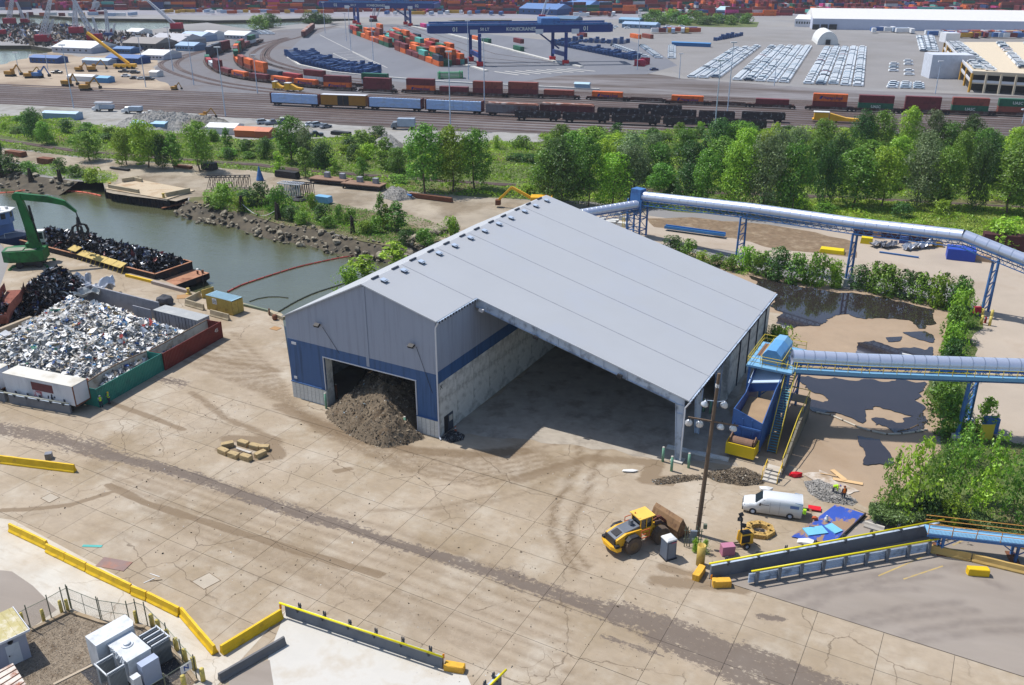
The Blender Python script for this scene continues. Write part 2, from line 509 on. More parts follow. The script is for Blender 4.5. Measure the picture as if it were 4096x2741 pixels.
lay("chip_ground",vp((1480,500),(1620,500),(1760,512),(1900,540),(1960,556),(1960,590),(1860,580),(1790,572),(1640,540),(1490,520)),mChip,amp=1.2)
lay("hedge_soil",green_right,mSoil,amp=0.8)
# the working yard: slabs, stains, cracks
mYard = mat("yard_concrete",K(182,166,145),rnd=.045,rough=0.92,var=0.09,vs=0.9,c2=K(161,143,117),c2s=0.09,c2t=0.55,c2w=0.14,world=True)
def _fine(N,Lk):
 co = n_coord(N,Lk,RB,(0.35,1.6,1))
 n = n_noise(N,Lk,co,1.4,8,0.7)
 return n_range(N,Lk,n,0.52,0.8,0,0.55)
mixin(mYard,_fine,K(146,132,114))
def _pale(N,Lk):
 co = n_coord(N,Lk,RB,(1,1,1))
 return n_math(N,Lk,'MULTIPLY',n_range(N,Lk,n_noise(N,Lk,co,0.16,6,0.65),0.5,0.75),0.75)
mixin(mYard,_pale,K(206,196,180))
def _mudm(N,Lk):
 co = n_coord(N,Lk,RB,(0.5,1,1))
 n = n_math(N,Lk,'ADD',n_attr(N,"mud"),n_math(N,Lk,'SUBTRACT',n_noise(N,Lk,co,1.3,8,0.7),0.5))
 return n_range(N,Lk,n,0.3,0.62,0,0.85)
mixin(mYard,_mudm,K(140,121,98))
def _arc(N,Lk):
 co = n_coord(N,Lk,0,(1,1,1))
 n = n_math(N,Lk,'MULTIPLY',n_attr(N,"tyre"),n_range(N,Lk,n_noise(N,Lk,co,1.6,6,0.8),0.3,0.52))
 return n_math(N,Lk,'MULTIPLY',n,0.8)
mixin(mYard,_arc,K(124,104,80))
def _dark(N,Lk):
 co = n_coord(N,Lk,RB,(0.22,1.7,1))
 n = n_math(N,Lk,'ADD',n_attr(N,"dark"),n_math(N,Lk,'MULTIPLY',n_math(N,Lk,'SUBTRACT',n_noise(N,Lk,co,1.5,9,0.72),0.5),2.4))
 co2 = n_coord(N,Lk,RB,(1,1,1))
 n = n_math(N,Lk,'ADD',n,n_math(N,Lk,'MULTIPLY',n_math(N,Lk,'SUBTRACT',n_noise(N,Lk,co2,2.2,5,0.8),0.5),3.0))
 return n_math(N,Lk,'MULTIPLY',n_range(N,Lk,n,0.5,0.78,0,0.85),n_range(N,Lk,n_attr(N,"dark"),0.02,0.2))
mixin(mYard,_dark,K(112,100,92))
def _crk(N,Lk):
 co = n_coord(N,Lk,RB,(1,1,1))
 nn = N.new("ShaderNodeTexNoise"); nn.inputs["Scale"].default_value = 0.7; nn.inputs["Detail"].default_value = 6; Lk.new(co,nn.inputs["Vector"])
 va = N.new("ShaderNodeVectorMath"); va.operation = 'MULTIPLY_ADD'
 Lk.new(nn.outputs["Color"],va.inputs[0]); va.inputs[1].default_value = (1.6,1.6,0); Lk.new(co,va.inputs[2])
 res = None
 for sc_,w in ((0.13,0.012),(0.42,0.016)):
  vo = N.new("ShaderNodeTexVoronoi"); vo.feature = 'DISTANCE_TO_EDGE'; vo.inputs["Scale"].default_value = sc_
  vo.voronoi_dimensions = '2D'
  Lk.new(va.outputs[0],vo.inputs["Vector"])
  l = n_range(N,Lk,vo.outputs["Distance"],0.0,w,1,0)
  msk = n_range(N,Lk,n_noise(N,Lk,co,0.07 if sc_ < .2 else 0.05,3),0.47 if sc_ < .2 else 0.58,0.55 if sc_ < .2 else 0.62)
  l = n_math(N,Lk,'MULTIPLY',l,msk)
  res = l if res is None else n_math(N,Lk,'MAXIMUM',res,l)
 return n_math(N,Lk,'MULTIPLY',res,0.75)
mixin(mYard,_crk,K(104,88,70))
def _spk(N,Lk):
 co = n_coord(N,Lk,RB,(1,1,1))
 n = n_noise(N,Lk,co,2.6,3,0.7)
 return n_range(N,Lk,n,0.7,0.76,0,0.6)
mixin(mYard,_spk,K(120,100,76))
def vbl(*a):return [toBL(V(x,y)) for x,y in a]
dark_lines = [(vbl((-40,975),(100,1000),(250,1042)),1.6,1.0),(vbl((250,1042),(420,1085),(600,1150),(760,1200)),1.1,1.1),
    (vbl((60,985),(240,1020)),1.0,.8),(vbl((600,1150),(760,1195),(900,1245),(1150,1318),(1230,1350)),0.9,1.1),(vbl((1150,1318),(1300,1372),(1400,1405)),1.3,1.0),
    (vbl((1230,1350),(1400,1420),(1560,1470)),0.6,.9),(vbl((1400,1400),(1560,1450),(1700,1510),(1830,1568)),1.7,1.15),(vbl((1500,1455),(1640,1520),(1740,1580)),1.4,1.1),
    (vbl((1380,1460),(1500,1500)),.5,.8),(vbl((1700,1490),(1900,1568),(2000,1600)),1.2,1.0),(vbl((1740,1412),(1790,1420)),.35,1.3),(vbl((380,870),(420,880)),1.3,.8)]
mud_lines = [(vbl((250,1112),(330,1152),(420,1180),(600,1237),(720,1275),(870,1318)),.3,1.6),(vbl((0,1170),(60,1168),(160,1158),(250,1130)),.3,1.0),
    (vbl((200,905),(330,950),(420,985)),.5,1.0),(vbl((510,1030),(570,1050),(640,1045),(620,1010),(520,1005)),1.0,.95),
    (vbl((640,930),(700,960),(800,1000),(960,1035),(1080,1040),(1200,1035)),1.3,.75),(vbl((440,900),(520,960),(640,1010)),.8,.65),(vbl((400,800),(520,830),(640,850)),1.2,.55),
    (vbl((1180,1100),(1250,1080),(1340,1050),(1500,1060)),1.2,.7),(vbl((1500,1065),(1480,1100),(1600,1105),(1740,1110)),1.1,1.1),(vbl((1520,1300),(1580,1310),(1700,1350),(1500,1330)),1.0,.8),
    (vbl((770,1080),(800,1075)),.5,1.0),(vbl((1560,1180),(1500,1250),(1560,1300)),.8,.6)]
tyre_lines = [(vbl((440 + k*30,780 - k*6),(560 + k*18,850 - k*4),(700 + k*8,960 + k*9),(900 + k*6,1050 + k*9),(1100,1078 + k*12),(1250 + k*12,1040 + k*8)),.25,.8) for k in range(-3,4)] + [(vbl((200 + k*30,1060 + k*26),(500 + k*20,1150 + k*26),(900,1270 + k*28),(1300,1420 + k*30)),.22,.55) for k in range(-2,6)] + [(vbl((1375,1010),(1365,1060),(1340,1140),(1305,1200),(1310,1260),(1345,1300)),.28,1),(vbl((1325,1000),(1325,1060),(1300,1110),(1268,1160),(1262,1215),(1290,1270),(1320,1310)),.28,1),
    (vbl((1000,1060),(1150,1050),(1300,1010)),.3,.7),(vbl((850,1170),(1000,1165),(1150,1130)),.3,.6),(vbl((1330,1060),(1200,1130),(1000,1180)),.35,.5),
    (vbl((860,1000),(960,1040),(1080,1050),(1180,1030)),.3,.8),(vbl((1080,1290),(1300,1370),(1500,1470)),.3,.4),(vbl((640,1290),(900,1400),(1200,1500)),.4,.4),(vbl((200,1200),(500,1290),(800,1390)),.4,.35)]
def seg_field(P,lines):
 out = np.zeros(len(P))
 for pts,w,k in lines:
  d = np.full(len(P),1e9)
  for a,b in zip(pts[:-1],pts[1:]):
   a = np.array(a); b = np.array(b); ab = b - a
   t = np.clip(((P - a) @ ab)/(ab @ ab),0,1)
   d = np.minimum(d,np.linalg.norm(P - (a + t[:,None]*ab),axis=1))
  w = max(w,.42)
  out = np.maximum(out,k*np.clip(1.35 - d/w,0,1))
 return out
def paint(me,kinds=("dark","mud","tyre")):
 n = len(me.vertices)
 co = np.empty(n*3); me.vertices.foreach_get("co",co); co = co.reshape(-1,3)
 d = co - np.array(O0)
 P = np.stack([d @ np.array(EB),d @ np.array(EA)],1)
 for nm,ln in (("dark",dark_lines),("mud",mud_lines),("tyre",tyre_lines)):
  if nm not in kinds:continue
  at = me.attributes.new(nm,'FLOAT','POINT')
  at.data.foreach_set("value",seg_field(P,ln).astype(np.float32))
def grid_bl(name,b0,b1,a0,a1,z,st,m,parent=None,thick=0.0):
 nb,na = max(1,int(round((b1 - b0)/st))),max(1,int(round((a1 - a0)/st)))
 vs = []; fs = []
 for j in range(na + 1):
  for i in range(nb + 1):
   vs.append(tuple(BL(b0 + (b1 - b0)*i/nb,a0 + (a1 - a0)*j/na,z)))
 for j in range(na):
  for i in range(nb):
   k = j*(nb + 1) + i; fs.append((k,k + 1,k + nb + 2,k + nb + 1))
 if thick:
  cs = [(b0,a0),(b1,a0),(b1,a1),(b0,a1)]
  k = len(vs)
  for q in (0,-thick):vs += [tuple(BL(b,a,z + q)) for b,a in cs]
  fs += [(k + i,k + 4 + i,k + 4 + (i + 1) % 4,k + (i + 1) % 4) for i in range(4)]
 me = bpy.data.meshes.new(name); me.from_pydata(vs,[],fs); me.materials.append(m); me.update()
 paint(me)
 o = bpy.data.objects.new(name,me); C.objects.link(o)
 if parent is not None:o.parent = parent
 return o
mJoint = mat("joint_filler",K(132,114,92),rough=1,var=0.3,vs=1.5,world=True)
ZY = 0.10
yard = struct(sheet("yard_pavement",[tuple(BL(*q)[:2]) for q in ((-60,-62),(62,-62),(62,-10),(93,-10),(93,-6),(52.6,-6),(52.6,2.5),(-60,2.5))],ZY - 0.045,mJoint))
bl_ = [-60,-54,-48,-42,-36,-30,-24,-18,-12,-6.4,-0.4,5.5,10.5,15.4,20.5,25.5,30,35.4,41.8,48.0,54.3,59.6,65.2,70.75,76.4,82.1,88,94,100,106]
al_ = [-52,-46.5,-41,-36,-30.8,-25.8,-20.5,-15.1,-10.05,-4.6]
def on_asphalt(b,a):return b > 62 and a > -9.9
def off_frame(b,a):
 p = BL(b,a); zc = p.y*_c + CAM_H*_s
 y = 1370 + F_PX*(CAM_H*_c - p.y*_s)/zc
 x = 2048 + F_PX*p.x/zc
 return y > 3450 or x < -450 or x > 4700
k_ = 0
low_apron = [tuple(q) for q in vbl((0,1215),(30,1190),(412,1395),(500,1490),(650,1390),(1020,1535),(1140,1600),(1140,1700),(-100,1700),(-100,1215))]
for i in range(len(bl_) - 1):
 for j in range(len(al_) - 1):
  b0,b1,a0,a1 = bl_[i],bl_[i + 1],al_[j],al_[j + 1]
  cb,ca = (b0 + b1)/2,(a0 + a1)/2
  if off_frame(cb,ca) or on_asphalt(cb,ca):continue
  g = 0.018
  grid_bl("concrete_slab",b0 + g,b1 - g,a0 + g,a1 - g,ZY + R.uniform(-0.006,0.006),0.5,mYard,yard,0.05)
apron = [tuple(BL(*q)[:2]) for q in ((-60,-4.565),(52.6,-4.565),(52.6,13),(52.9,62),(-1.8,62),(-1.8,2))] + [tuple(p[:2]) for p in near_quay[::-1][:-1]] + [tuple(BL(-90,20)[:2])]
na = sheet("yard_apron",rough_edge(apron,0.0,1.5),ZY,mYard)
import bmesh
_bm = bmesh.new()
_cells = []
_me = bpy.data.meshes.new("yard_apron")
_vs = {}; _fs = []
poly_bl = [toBL(Vector((p[0],p[1],0))) for p in apron]
bb0,bb1 = min(p[0] for p in poly_bl),max(p[0] for p in poly_bl)
st = 0.7
ap2 = [tuple(p) for p in poly_bl]
for i in range(int(-100/st),int(58/st)):
 for j in range(int(-4.565/st) - 1,int(64/st)):
  b0,a0 = i*st,-4.565 + (j + 7)*st
  c = [(b0,a0),(b0 + st,a0),(b0 + st,a0 + st),(b0,a0 + st)]
  if a0 < -4.57 or not all(inside(q,ap2) or abs(q[1] + 4.565) < 0.01 for q in c):continue
  ids = []
  for q in c:
   key = (round(q[0],3),round(q[1],3))
   if key not in _vs:_vs[key] = len(_vs)
   ids.append(_vs[key])
  _fs.append(tuple(ids))
_me.from_pydata([tuple(BL(k[0],k[1],ZY + 0.004)) for k in _vs],[],_fs); _me.materials.append(mYard); _me.update()
paint(_me)
_o = bpy.data.objects.new("yard_apron",_me); C.objects.link(_o); struct(_o)
paint(na.data); struct(na)
struct(sheet("canopy_floor",rough_edge([tuple(BL(*q)[:2]) for q in ((23.6,1),(30,4),(42,7),(52,9),(57,11),(52.3,26),(51,48),(23.4,48))],.5,1.2,9),ZY + .02,mat("canopy_floor_tone",K(182,172,158),rough=.9,var=.2,vs=.5,c2=K(150,140,128),c2s=.3,world=True)))  # greyer, mottled floor colour for the sheet under the canopy
mLow = mat("worn_concrete",K(204,192,174),rough=0.9,var=0.1,vs=0.25,c2=K(216,210,198),c2s=0.14,c2t=0.5,c2w=0.12,world=True)
mixin(mLow,_fine,K(176,158,134)); mixin(mLow,_crk,K(140,124,104))
low = struct(sheet("barrier_apron",vp((-60,1180),(30,1192),(412,1397),(500,1494),(658,1396),(652,1402),(500,1568),(380,1650),(-80,1650)),ZY + 0.010,mLow))
struct(sheet("weighbridge_slab",vp((655,1398),(1040,1530),(1068,1548),(1100,1620),(600,1660),(615,1500)),ZY + 0.014,mat("smooth_concrete",K(214,210,202),rough=0.85,var=0.07,vs=0.3,c2=K(192,180,162),c2s=0.3,c2t=0.62,c2w=0.12,world=True)))
mAsR = mat("grey_asphalt",K(154,143,132),rough=0.93,var=0.06,vs=0.6,c2=K(166,156,146),c2s=0.12,c2t=0.5,c2w=0.15,world=True,stretch=(0.25,1,1,0.3))
asr = sheet("asphalt",[tuple(BL(*q)[:2]) for q in ((62,-10.0),(62,-9.8),(58,-9.8)) ] + vp((1570,1300),(1640,1180),(1960,1200),(2040,1200),(2500,1230),(2800,1500)) + [tuple(BL(106,-10.0)[:2])],ZY + 0.006,mAsR)
struct(asr)
struct(sheet("dirt_by_van",[tuple(BL(*q)[:2]) for q in ((48,-10.3),(48.3,-4),(52.2,-4),(52.2,13.5),(60,15),(64,14))] + rough_edge(vp((1850,1100),(1900,1130),(2000,1175),(2020,1195)),0.5,1.5,3)[:-3] + [tuple(p[:2]) for p in (V(1960,1212),V(1650,1300),V(1600,1345),BL(62,-10.3))],ZY + 0.016,mYard))
bpy.context.view_layer.update()
paint(C.objects["dirt_by_van"].data)
def _sw(N,Lk):
 return n_math(N,Lk,'MULTIPLY',n_attr(N,"tyre"),n_range(N,Lk,n_noise(N,Lk,n_coord(N,Lk),0.5,4),0.35,0.6,0.2,0.5))
mixin(mAsR,_sw,K(118,108,102))
arcs = []
for x0,y0,x1,y1,x2,y2 in ((1830,1500,1950,1420,2200,1380),(1860,1510,1980,1435,2230,1400),(1930,1540,2080,1450,2343,1420),(1700,1400,1900,1340,2250,1290),(1760,1460,1900,1360,2150,1320),(1940,1330,2150,1300,2300,1350),(2000,1560,2100,1470,2400,1440),(1560,1420,1800,1370,2100,1350)):
 arcs.append((vbl((x0,y0),((x0 + x1)/2 + 5,(y0 + y1)/2 - 4),(x1,y1),((x1 + x2)/2,(y1 + y2)/2 - 8),(x2,y2)),0.5,1))
gm = []
for i in range(0):
 for j in range(0,60):pass
_b2 = bmesh.new(); _b2.from_mesh(asr.data)
for _ in range(7):
 bmesh.ops.subdivide_edges(_b2,edges=[e for e in _b2.edges if e.calc_length() > 1.0],cuts=1)
 bmesh.ops.triangulate(_b2,faces=[f for f in _b2.faces if len(f.verts) > 3])
_b2.to_mesh(asr.data); _b2.free()
_tl = tyre_lines; tyre_lines = arcs; paint(asr.data,("tyre",)); tyre_lines = _tl
# the big shed
mRoof = mat("roof_sheet",K(185,188,193),rough=0.62,metal=0.0,var=0.03,vs=0.2,c2=K(182,186,194),c2s=0.1,spec=0.4)
mClad = mat("grey_cladding",K(134,142,158,1.15),rough=0.55,var=0.03,vs=1.5,c2=K(124,131,146,1.15),c2s=.8,stretch=(2,2,.12,0))
mBlue = mat("blue_cladding",K(58,90,134,1.0),rough=0.5,var=0.05,vs=1.2,c2=K(52,82,122),c2s=.8,stretch=(2,2,.12,0))
mTrim = mat("white_trim",K(228,230,236),rough=0.5,var=0.04)
mPanel = mat("wall_concrete",K(196,196,192,1.05),rough=0.85,var=0.12,vs=0.8,c2=K(178,178,174),c2s=0.7,c2t=0.55,rnd=0.06)
mSteel = mat("galvanised_steel",K(176,190,208,1.0),rough=0.5,metal=0.15,var=0.06,c2=K(140,152,170),c2s=0.8)
mDark = mat("dark_gasket",K(74,80,92),rough=0.7)
mGreen = mat("green_bollard_paint",K(128,178,150),rough=0.6,var=0.1,c2=K(150,140,120),c2s=2,c2t=0.68)
mWhite = mat("white_paint",K(238,238,236),rough=0.5,var=0.06,c2=K(200,192,178),c2s=1.0,c2t=0.66)
mBlack = mat("black_steel",K(50,50,54),rough=0.6)
mRust = mat("rusty_steel",K(128,84,62),rough=0.9,var=0.3,vs=1.5)
shed = thing("storage_shed","large grey gabled shed with blue wall band, concrete base and one open side","building",BL(0,0,ZY),TH)
EAVE_L,RIDGE,RB_,SLOPE = 11.85,18.4,13.05,0.264
def zr(b):return RIDGE - (b - RB_)*SLOPE if b >= RB_ else RIDGE - (RB_ - b)*(RIDGE - EAVE_L)/RB_
BW = 23.3; A1 = 8.9; AL = 48.4; BR = 51.6
t = 0.22
def wallpoly(b,pts,a,th):b.ext([(p[0],a,p[1]) for p in pts],(0,th,0)); return b
g = MB(); wallpoly(g,[(0,8.58),(BW,8.58),(BW,zr(BW) - .1),(RB_,RIDGE - .1),(0,EAVE_L - .1)],0,t); g.out("grey_cladding",mClad,shed)
D0,D1,DH = 5.9,20.2,7.18
g = MB()
for pts in ([(0,2.42),(D0,2.42),(D0,8.577),(0,8.577)],[(D1,2.42),(BW,2.42),(BW,8.577),(D1,8.577)],[(D0,DH),(D1,DH),(D1,8.577),(D0,8.577)]):wallpoly(g,pts,-0.03,t)
g.out("blue_cladding",mBlue,shed)
def panels(name,along,b_or_a,u0,u1,z0,z1,n,th=0.3,rows=1,off=(0,0)):
 w = (u1 - u0)/n; hh = (z1 - z0)/rows
 key = MB()
 if along == 'b':key.box(0,0,0,w - 0.05,th,hh - 0.04)
 else:key.box(0,0,0,th,w - 0.05,hh - 0.04)
 first = None
 for j in range(rows):
  for i in range(n):
   u = u0 + (i + .5)*w
   p = (u,b_or_a,z0 + hh*j) if along == 'b' else (b_or_a,u,z0 + hh*j)
   if first is None:
    first = key.out(name,mPanel,shed); first.location = p
   else:piece(first,shed,p)
 bk = MB()
 if along == 'b':bk.box((u0 + u1)/2,b_or_a,z0,u1 - u0 - .06,th - 0.06,z1 - z0 - 0.05)
 else:bk.box(b_or_a,(u0 + u1)/2,z0,th - 0.06,u1 - u0 - .06,z1 - z0 - 0.05)
 bk.out("joint_backing",mDark,shed)
panels("concrete_panel",'b',0.1,0,D0,-0.1,2.36,9,0.28)
panels("concrete_panel",'b',0.1,D1,BW,-0.1,2.36,5,0.28)
MB().box(D0/2,-0.03,2.36,D0,0.32,0.12).out("drip_sill",mBlue,shed); MB().box((D1 + BW)/2,-0.03,2.36,BW - D1,0.32,0.12).out("drip_sill",mBlue,shed)
g = MB(); g.box((D0 + D1)/2,-0.09,DH - 0.07,D1 - D0 + .2,0.12,0.12); g.box(D0 - .02,-0.09,2.42,0.1,0.12,DH - 2.44); g.box(D1 + .02,-0.09,0,0.1,0.12,DH - .02); g.out("door_frame",mTrim,shed)
for x in (D0 - .12,D1 + .12):MB().box(x,0.9,-0.1,0.2,1.2,DH).out("door_jamb",mPanel,shed)
g = MB(); g.prism([(12.85,-.08),(13.3,-.08),(13.3,-.01),(12.85,-.01)],7.4,18.0); g.out("ridge_flap",mClad,shed)
panels("concrete_panel",'a',BW - .15,0.3,AL - .4,-0.1,7.25,12,0.3,1)
g = MB(); g.box(BW - .14,AL/2,7.25,0.3,AL - .2,1.6); g.out("blue_band",mBlue,shed)
g = MB()
for a0,a1 in ((0.1,8.0),(8.04,16),(16.04,24),(24.04,32),(32.04,40),(40.04,AL - .2)):
 g.box(BW - .15,(a0 + a1)/2,8.85,0.26,a1 - a0,zr(BW) - 9.3)
g.out("side_cladding",mClad,shed)
panels("concrete_panel",'a',0.2,0.3,AL - .3,-0.1,3.4,12,0.3)
g = MB(); g.box(0.16,AL/2,3.4,0.26,AL - .5,5.2); g.out("blue_cladding",mBlue,shed)
g = MB(); g.box(0.16,AL/2,8.6,0.24,AL - .5,EAVE_L - 8.8); g.out("grey_cladding",mClad,shed)
panels("concrete_panel",'b',AL - .3,0.3,50.9,-0.1,4.5,14,0.3)
g = MB(); g.ext([(0.2,AL - .45,4.5),(50.9,AL - .45,4.5),(50.9,AL - .45,zr(50.9) - .45),(RB_,AL - .45,RIDGE - .4),(0.2,AL - .45,EAVE_L - .3)],(0,.22,0)); g.out("grey_cladding",mClad,shed)
panels("concrete_panel",'a',50.9,27.6,AL - .4,-0.1,7.6,7,0.35)
g = MB(); g.box(50.7,27.2,-0.1,1.1,0.9,7.6); g.out("wall_pier",mPanel,shed)
g = MB()
for a in (32,36.5,41,45.5):g.box(51.15,a,0,0.14,0.2,7.4)
g.out("wall_strap",mDark,shed)
def frame(a,full):
 n = MB(); b0 = BW + .1
 if full:
  n.ext([(b0,a,zr(b0) - .22),(50.9,a,zr(50.9) - .22),(50.9,a,zr(50.9) - 1.15),(b0,a,zr(b0) - 1.3)],(0,.05,0))
  n.ext([(b0,a - .14,zr(b0) - 1.3),(50.0,a - .14,zr(50.0) - 1.12),(50.0,a - .14,zr(50) - 1.17),(b0,a - .14,zr(b0) - 1.35)],(0,.3,0))
  n.ext([(b0,a - .16,zr(b0) - .12),(51.2,a - .16,zr(51.2) - .12),(51.2,a - .16,zr(51.2) - .2),(b0,a - .16,zr(b0) - .2)],(0,.34,0))
  n.out("rafter",mSteel,shed)
  c = MB()
  c.ext([(50.05,a + .02,7.4),(50.95,a + .02,8.1),(50.95,a + .02,.2),(50.5,a + .02,.2)],(0,.04,0))
  c.ext([(50.0,a - .14,7.45),(50.07,a - .14,7.45),(50.53,a - .14,.2),(50.46,a - .14,.2)],(0,.34,0))
  c.ext([(50.95,a - .14,8.15),(51.02,a - .14,8.15),(51.02,a - .14,.2),(50.95,a - .14,.2)],(0,.34,0))
  c.box(50.5,a + .03,7.32,1.0,.3,.05); c.box(50.62,a + .03,6.2,.75,.28,.04)
  c.out("column",mSteel,shed)
frame(A1 + .06,True)
for a in (16.1,24.2):frame(a,True)
g = MB()
for i in range(6):g.box(34.9 + i*3.0 - 6,A1 + .03,zr(34.9 + i*3 - 6) - 1.28,0.07,.2,1.04)
g.out("stiffener",mSteel,shed)
g = MB(); g.box(50.75,A1 + .1,-0.1,1.5,1.3,.3); g.out("column_footing",mPale,shed)
seams = [0,8.05,16.1,24.2,32.2,40.4,AL]
for i in range(6):
 a0,a1 = seams[i] + (-.25 if i == 0 else .03),seams[i + 1] + (.3 if i == 5 else -.03)
 if i == 0:segs = [((RB_,a0),(BW + .35,a0),(BW + .35,a1),(RB_,a1))]
 elif i == 1:segs = [((RB_,a0),(BW + .35,a0),(BW + .35,A1 - .12),(BR,A1 - .12),(BR,a1),(RB_,a1))]
 else:segs = [((RB_,a0),(BR,a0),(BR,a1),(RB_,a1))]
 for s_ in segs:
  g = MB(); n = len(s_)
  P = [(b,a,zr(b)) for b,a in s_] + [(b,a,zr(b) - .12) for b,a in s_]
  g._p(P,[tuple(range(n)),tuple(range(n,2*n))[::-1]] + [(i_,n + i_,n + (i_ + 1) % n,(i_ + 1) % n) for i_ in range(n)])
  g.out("roof_panel",mRoof,shed)
 g = MB(); P = [(b,a,zr(b) + dz) for dz in (0,-.12) for b,a in ((-.3,a0),(RB_,a0),(RB_,a1),(-.3,a1))]
 g._p(P,[(0,1,2,3),(7,6,5,4),(0,4,5,1),(1,5,6,2),(2,6,7,3),(3,7,4,0)]); g.out("roof_panel",mRoof,shed)
mSeam = mat("seam_strip",K(134,139,150),rough=0.8,var=0.3,vs=1.2)  # darker strip colour for the joints between roof panels
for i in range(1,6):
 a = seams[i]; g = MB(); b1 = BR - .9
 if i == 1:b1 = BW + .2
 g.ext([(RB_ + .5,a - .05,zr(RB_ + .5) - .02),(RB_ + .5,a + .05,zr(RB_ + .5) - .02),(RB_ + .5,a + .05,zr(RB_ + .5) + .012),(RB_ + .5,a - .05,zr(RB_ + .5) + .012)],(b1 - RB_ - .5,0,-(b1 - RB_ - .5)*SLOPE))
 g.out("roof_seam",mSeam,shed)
mSoff = mat("fascia_trim",K(214,218,224),rough=0.5)
g = MB()
for b0,b1,a in ((BW + .36,BR,A1 - .17),(RB_,BW + .35,-.3),(-.3,RB_,-.3)):
 g.ext([(b0,a,zr(b0) - .14),(b0,a,zr(b0) + .015),(b1,a,zr(b1) + .015),(b1,a,zr(b1) - .14)],(0,.045,0))
g.out("verge_trim",mSoff,shed)
vent = None
for k,a in enumerate((2.5,6.7,10.6,14.7,18.6,22.7,26.6,30.7,34.4,38.7,42.4,46.2)):
 if vent is None:
  vent = thing("roof_vent","","vent"); del vent["label"]; del vent["category"]
  q = MB().box(0,0,-.15,.6,.6,.4).out("vent_throat",mDark); q.parent = vent
  q = MB().box(0,0,.22,.8,.8,.08,ry=.26).out("vent_cap",mSteel); q.parent = vent
  vent.parent = shed; vent.location = (RB_ + 1.35,a,zr(RB_ + 1.35)); v0 = vent
 else:
  v = dup(v0,(RB_ + 1.35,a,zr(RB_ + 1.35))); v.parent = shed
 o_ = MB().box(RB_ + .12,a - .2,RIDGE - .02,.22,1.35,.17).out("ridge_baffle",mDark,shed)
g = MB(); g.box(BR + .12,(A1 + AL)/2,zr(BR) - .22,.2,AL - A1 + .3,.16); g.box(BW + .46,A1/2 - .1,zr(BW) - .3,.2,A1,.16); g.out("gutter",mSteel,shed)
g = MB()
a = A1
while a < AL:g.box(BR + .26,a,zr(BR) - .3,.1,.12,.26); a += .62
a = 0
while a < A1 - .3:g.box(BW + .6,a,zr(BW) - .36,.1,.12,.26); a += .62
g.out("gutter_clips",mBlack,shed,kind="stuff")
g = MB(); g.tube([(BW + .45,-.1,zr(BW) - .3),(BW + .1,-.12,zr(BW) - 1.0),(BW + .1,-.12,.35),(BW + .5,-.4,.1)],.1,8); g.out("downpipe",mTrim,shed)
g = MB(); g.tube([(BR + .12,A1 - .1,zr(BR) - .2),(51.2,A1 - .1,7.2),(51.15,A1 - .1,.3)],.1,8); g.out("downpipe",mTrim,shed)
for b,z in ((5.7,11.7),(20.1,11.9)):
 g = MB(); g.box(b,-.45,z - .15,.75,.5,.3,rx=.5); g.box(b + .1,-.2,z - .1,.1,.4,.1); g.out("floodlight",mBlack,shed)
g = MB()
for b,z,b2,z2 in ((6.3,11.4,8.6,8.2),(20.6,11.7,22.6,6.0)):g.cyl((b,-.14,z),(b2,-.05,z2),.03,.03,5)
g.out("light_cable",mDark,shed)
for b,z in ((32,12.1),(43.1,9.5),(24.4,14.2)):
 g = MB(); g.box(b,A1 - .35,z - .25,.6,.3,.4,ry=.26); g.box(b,A1 - .12,z - .1,.1,.3,.1); g.out("floodlight",mBlack if b > 30 else mTrim,shed)
for b,z,w_,h_ in ((1.1,7.9,.8,.35),(.8,2.9,.5,.35)):
 g = MB(); g.box(b,-.08,z,w_,.04,h_); g.out("wall_sign",mTrim,shed)
g = MB(); g.box(BW + .035,2.6,0,.07,1.15,2.35); o = g.out("side_door",mDark,shed); o["label"] = "open grey side door with a small window"
g = MB(); g.box(BW + .1,2.6,1.3,.06,.7,.75); g.out("door_window",mPale,o)
g = MB(); g.box(BW + .02,1.6,0,.05,.8,2.35); g.out("door_opening",mBlack,shed)
lettering("X",.9,mBlack,shed,(BW + .015,.8,6.6),(0,1,0))
bol = None
for i,(b,a,lab,m_) in enumerate(((6.1,-.6,"green bollard at the left edge of the pile in the shed door",mGreen),(18.9,-.9,"green bollard standing in the right flank of the brown pile",mGreen),(49.3,8.0,"green bollard left of the canopy column",mGreen),
  (50.9,6.5,"green bollard in front of the canopy column footing",mGreen),(52.4,8.1,"green bollard right of the canopy column",mGreen),(49.6,22.4,"left of two green bollards in shade by the wall pier",mGreen),(50.5,22.3,"right of two green bollards in shade by the wall pier",mGreen),(5.6,2.2,"rusty bollard just inside the shed door",mRust))):
 h = 2.2 if i < 2 else 1.9 if i < 7 else 2.2
 p = BL(b,a,ZY)
 o = thing("bollard",lab,"bollard",p,0,"bollards around the shed")
 MB().cyl((0,0,0),(0,0,h),.16,.16,12).out("post",m_,o,True)
 MB().lathe([(.165,0),(.14,.06),(.05,.1)],12,0,0,h).out("cap",mPale,o,True)
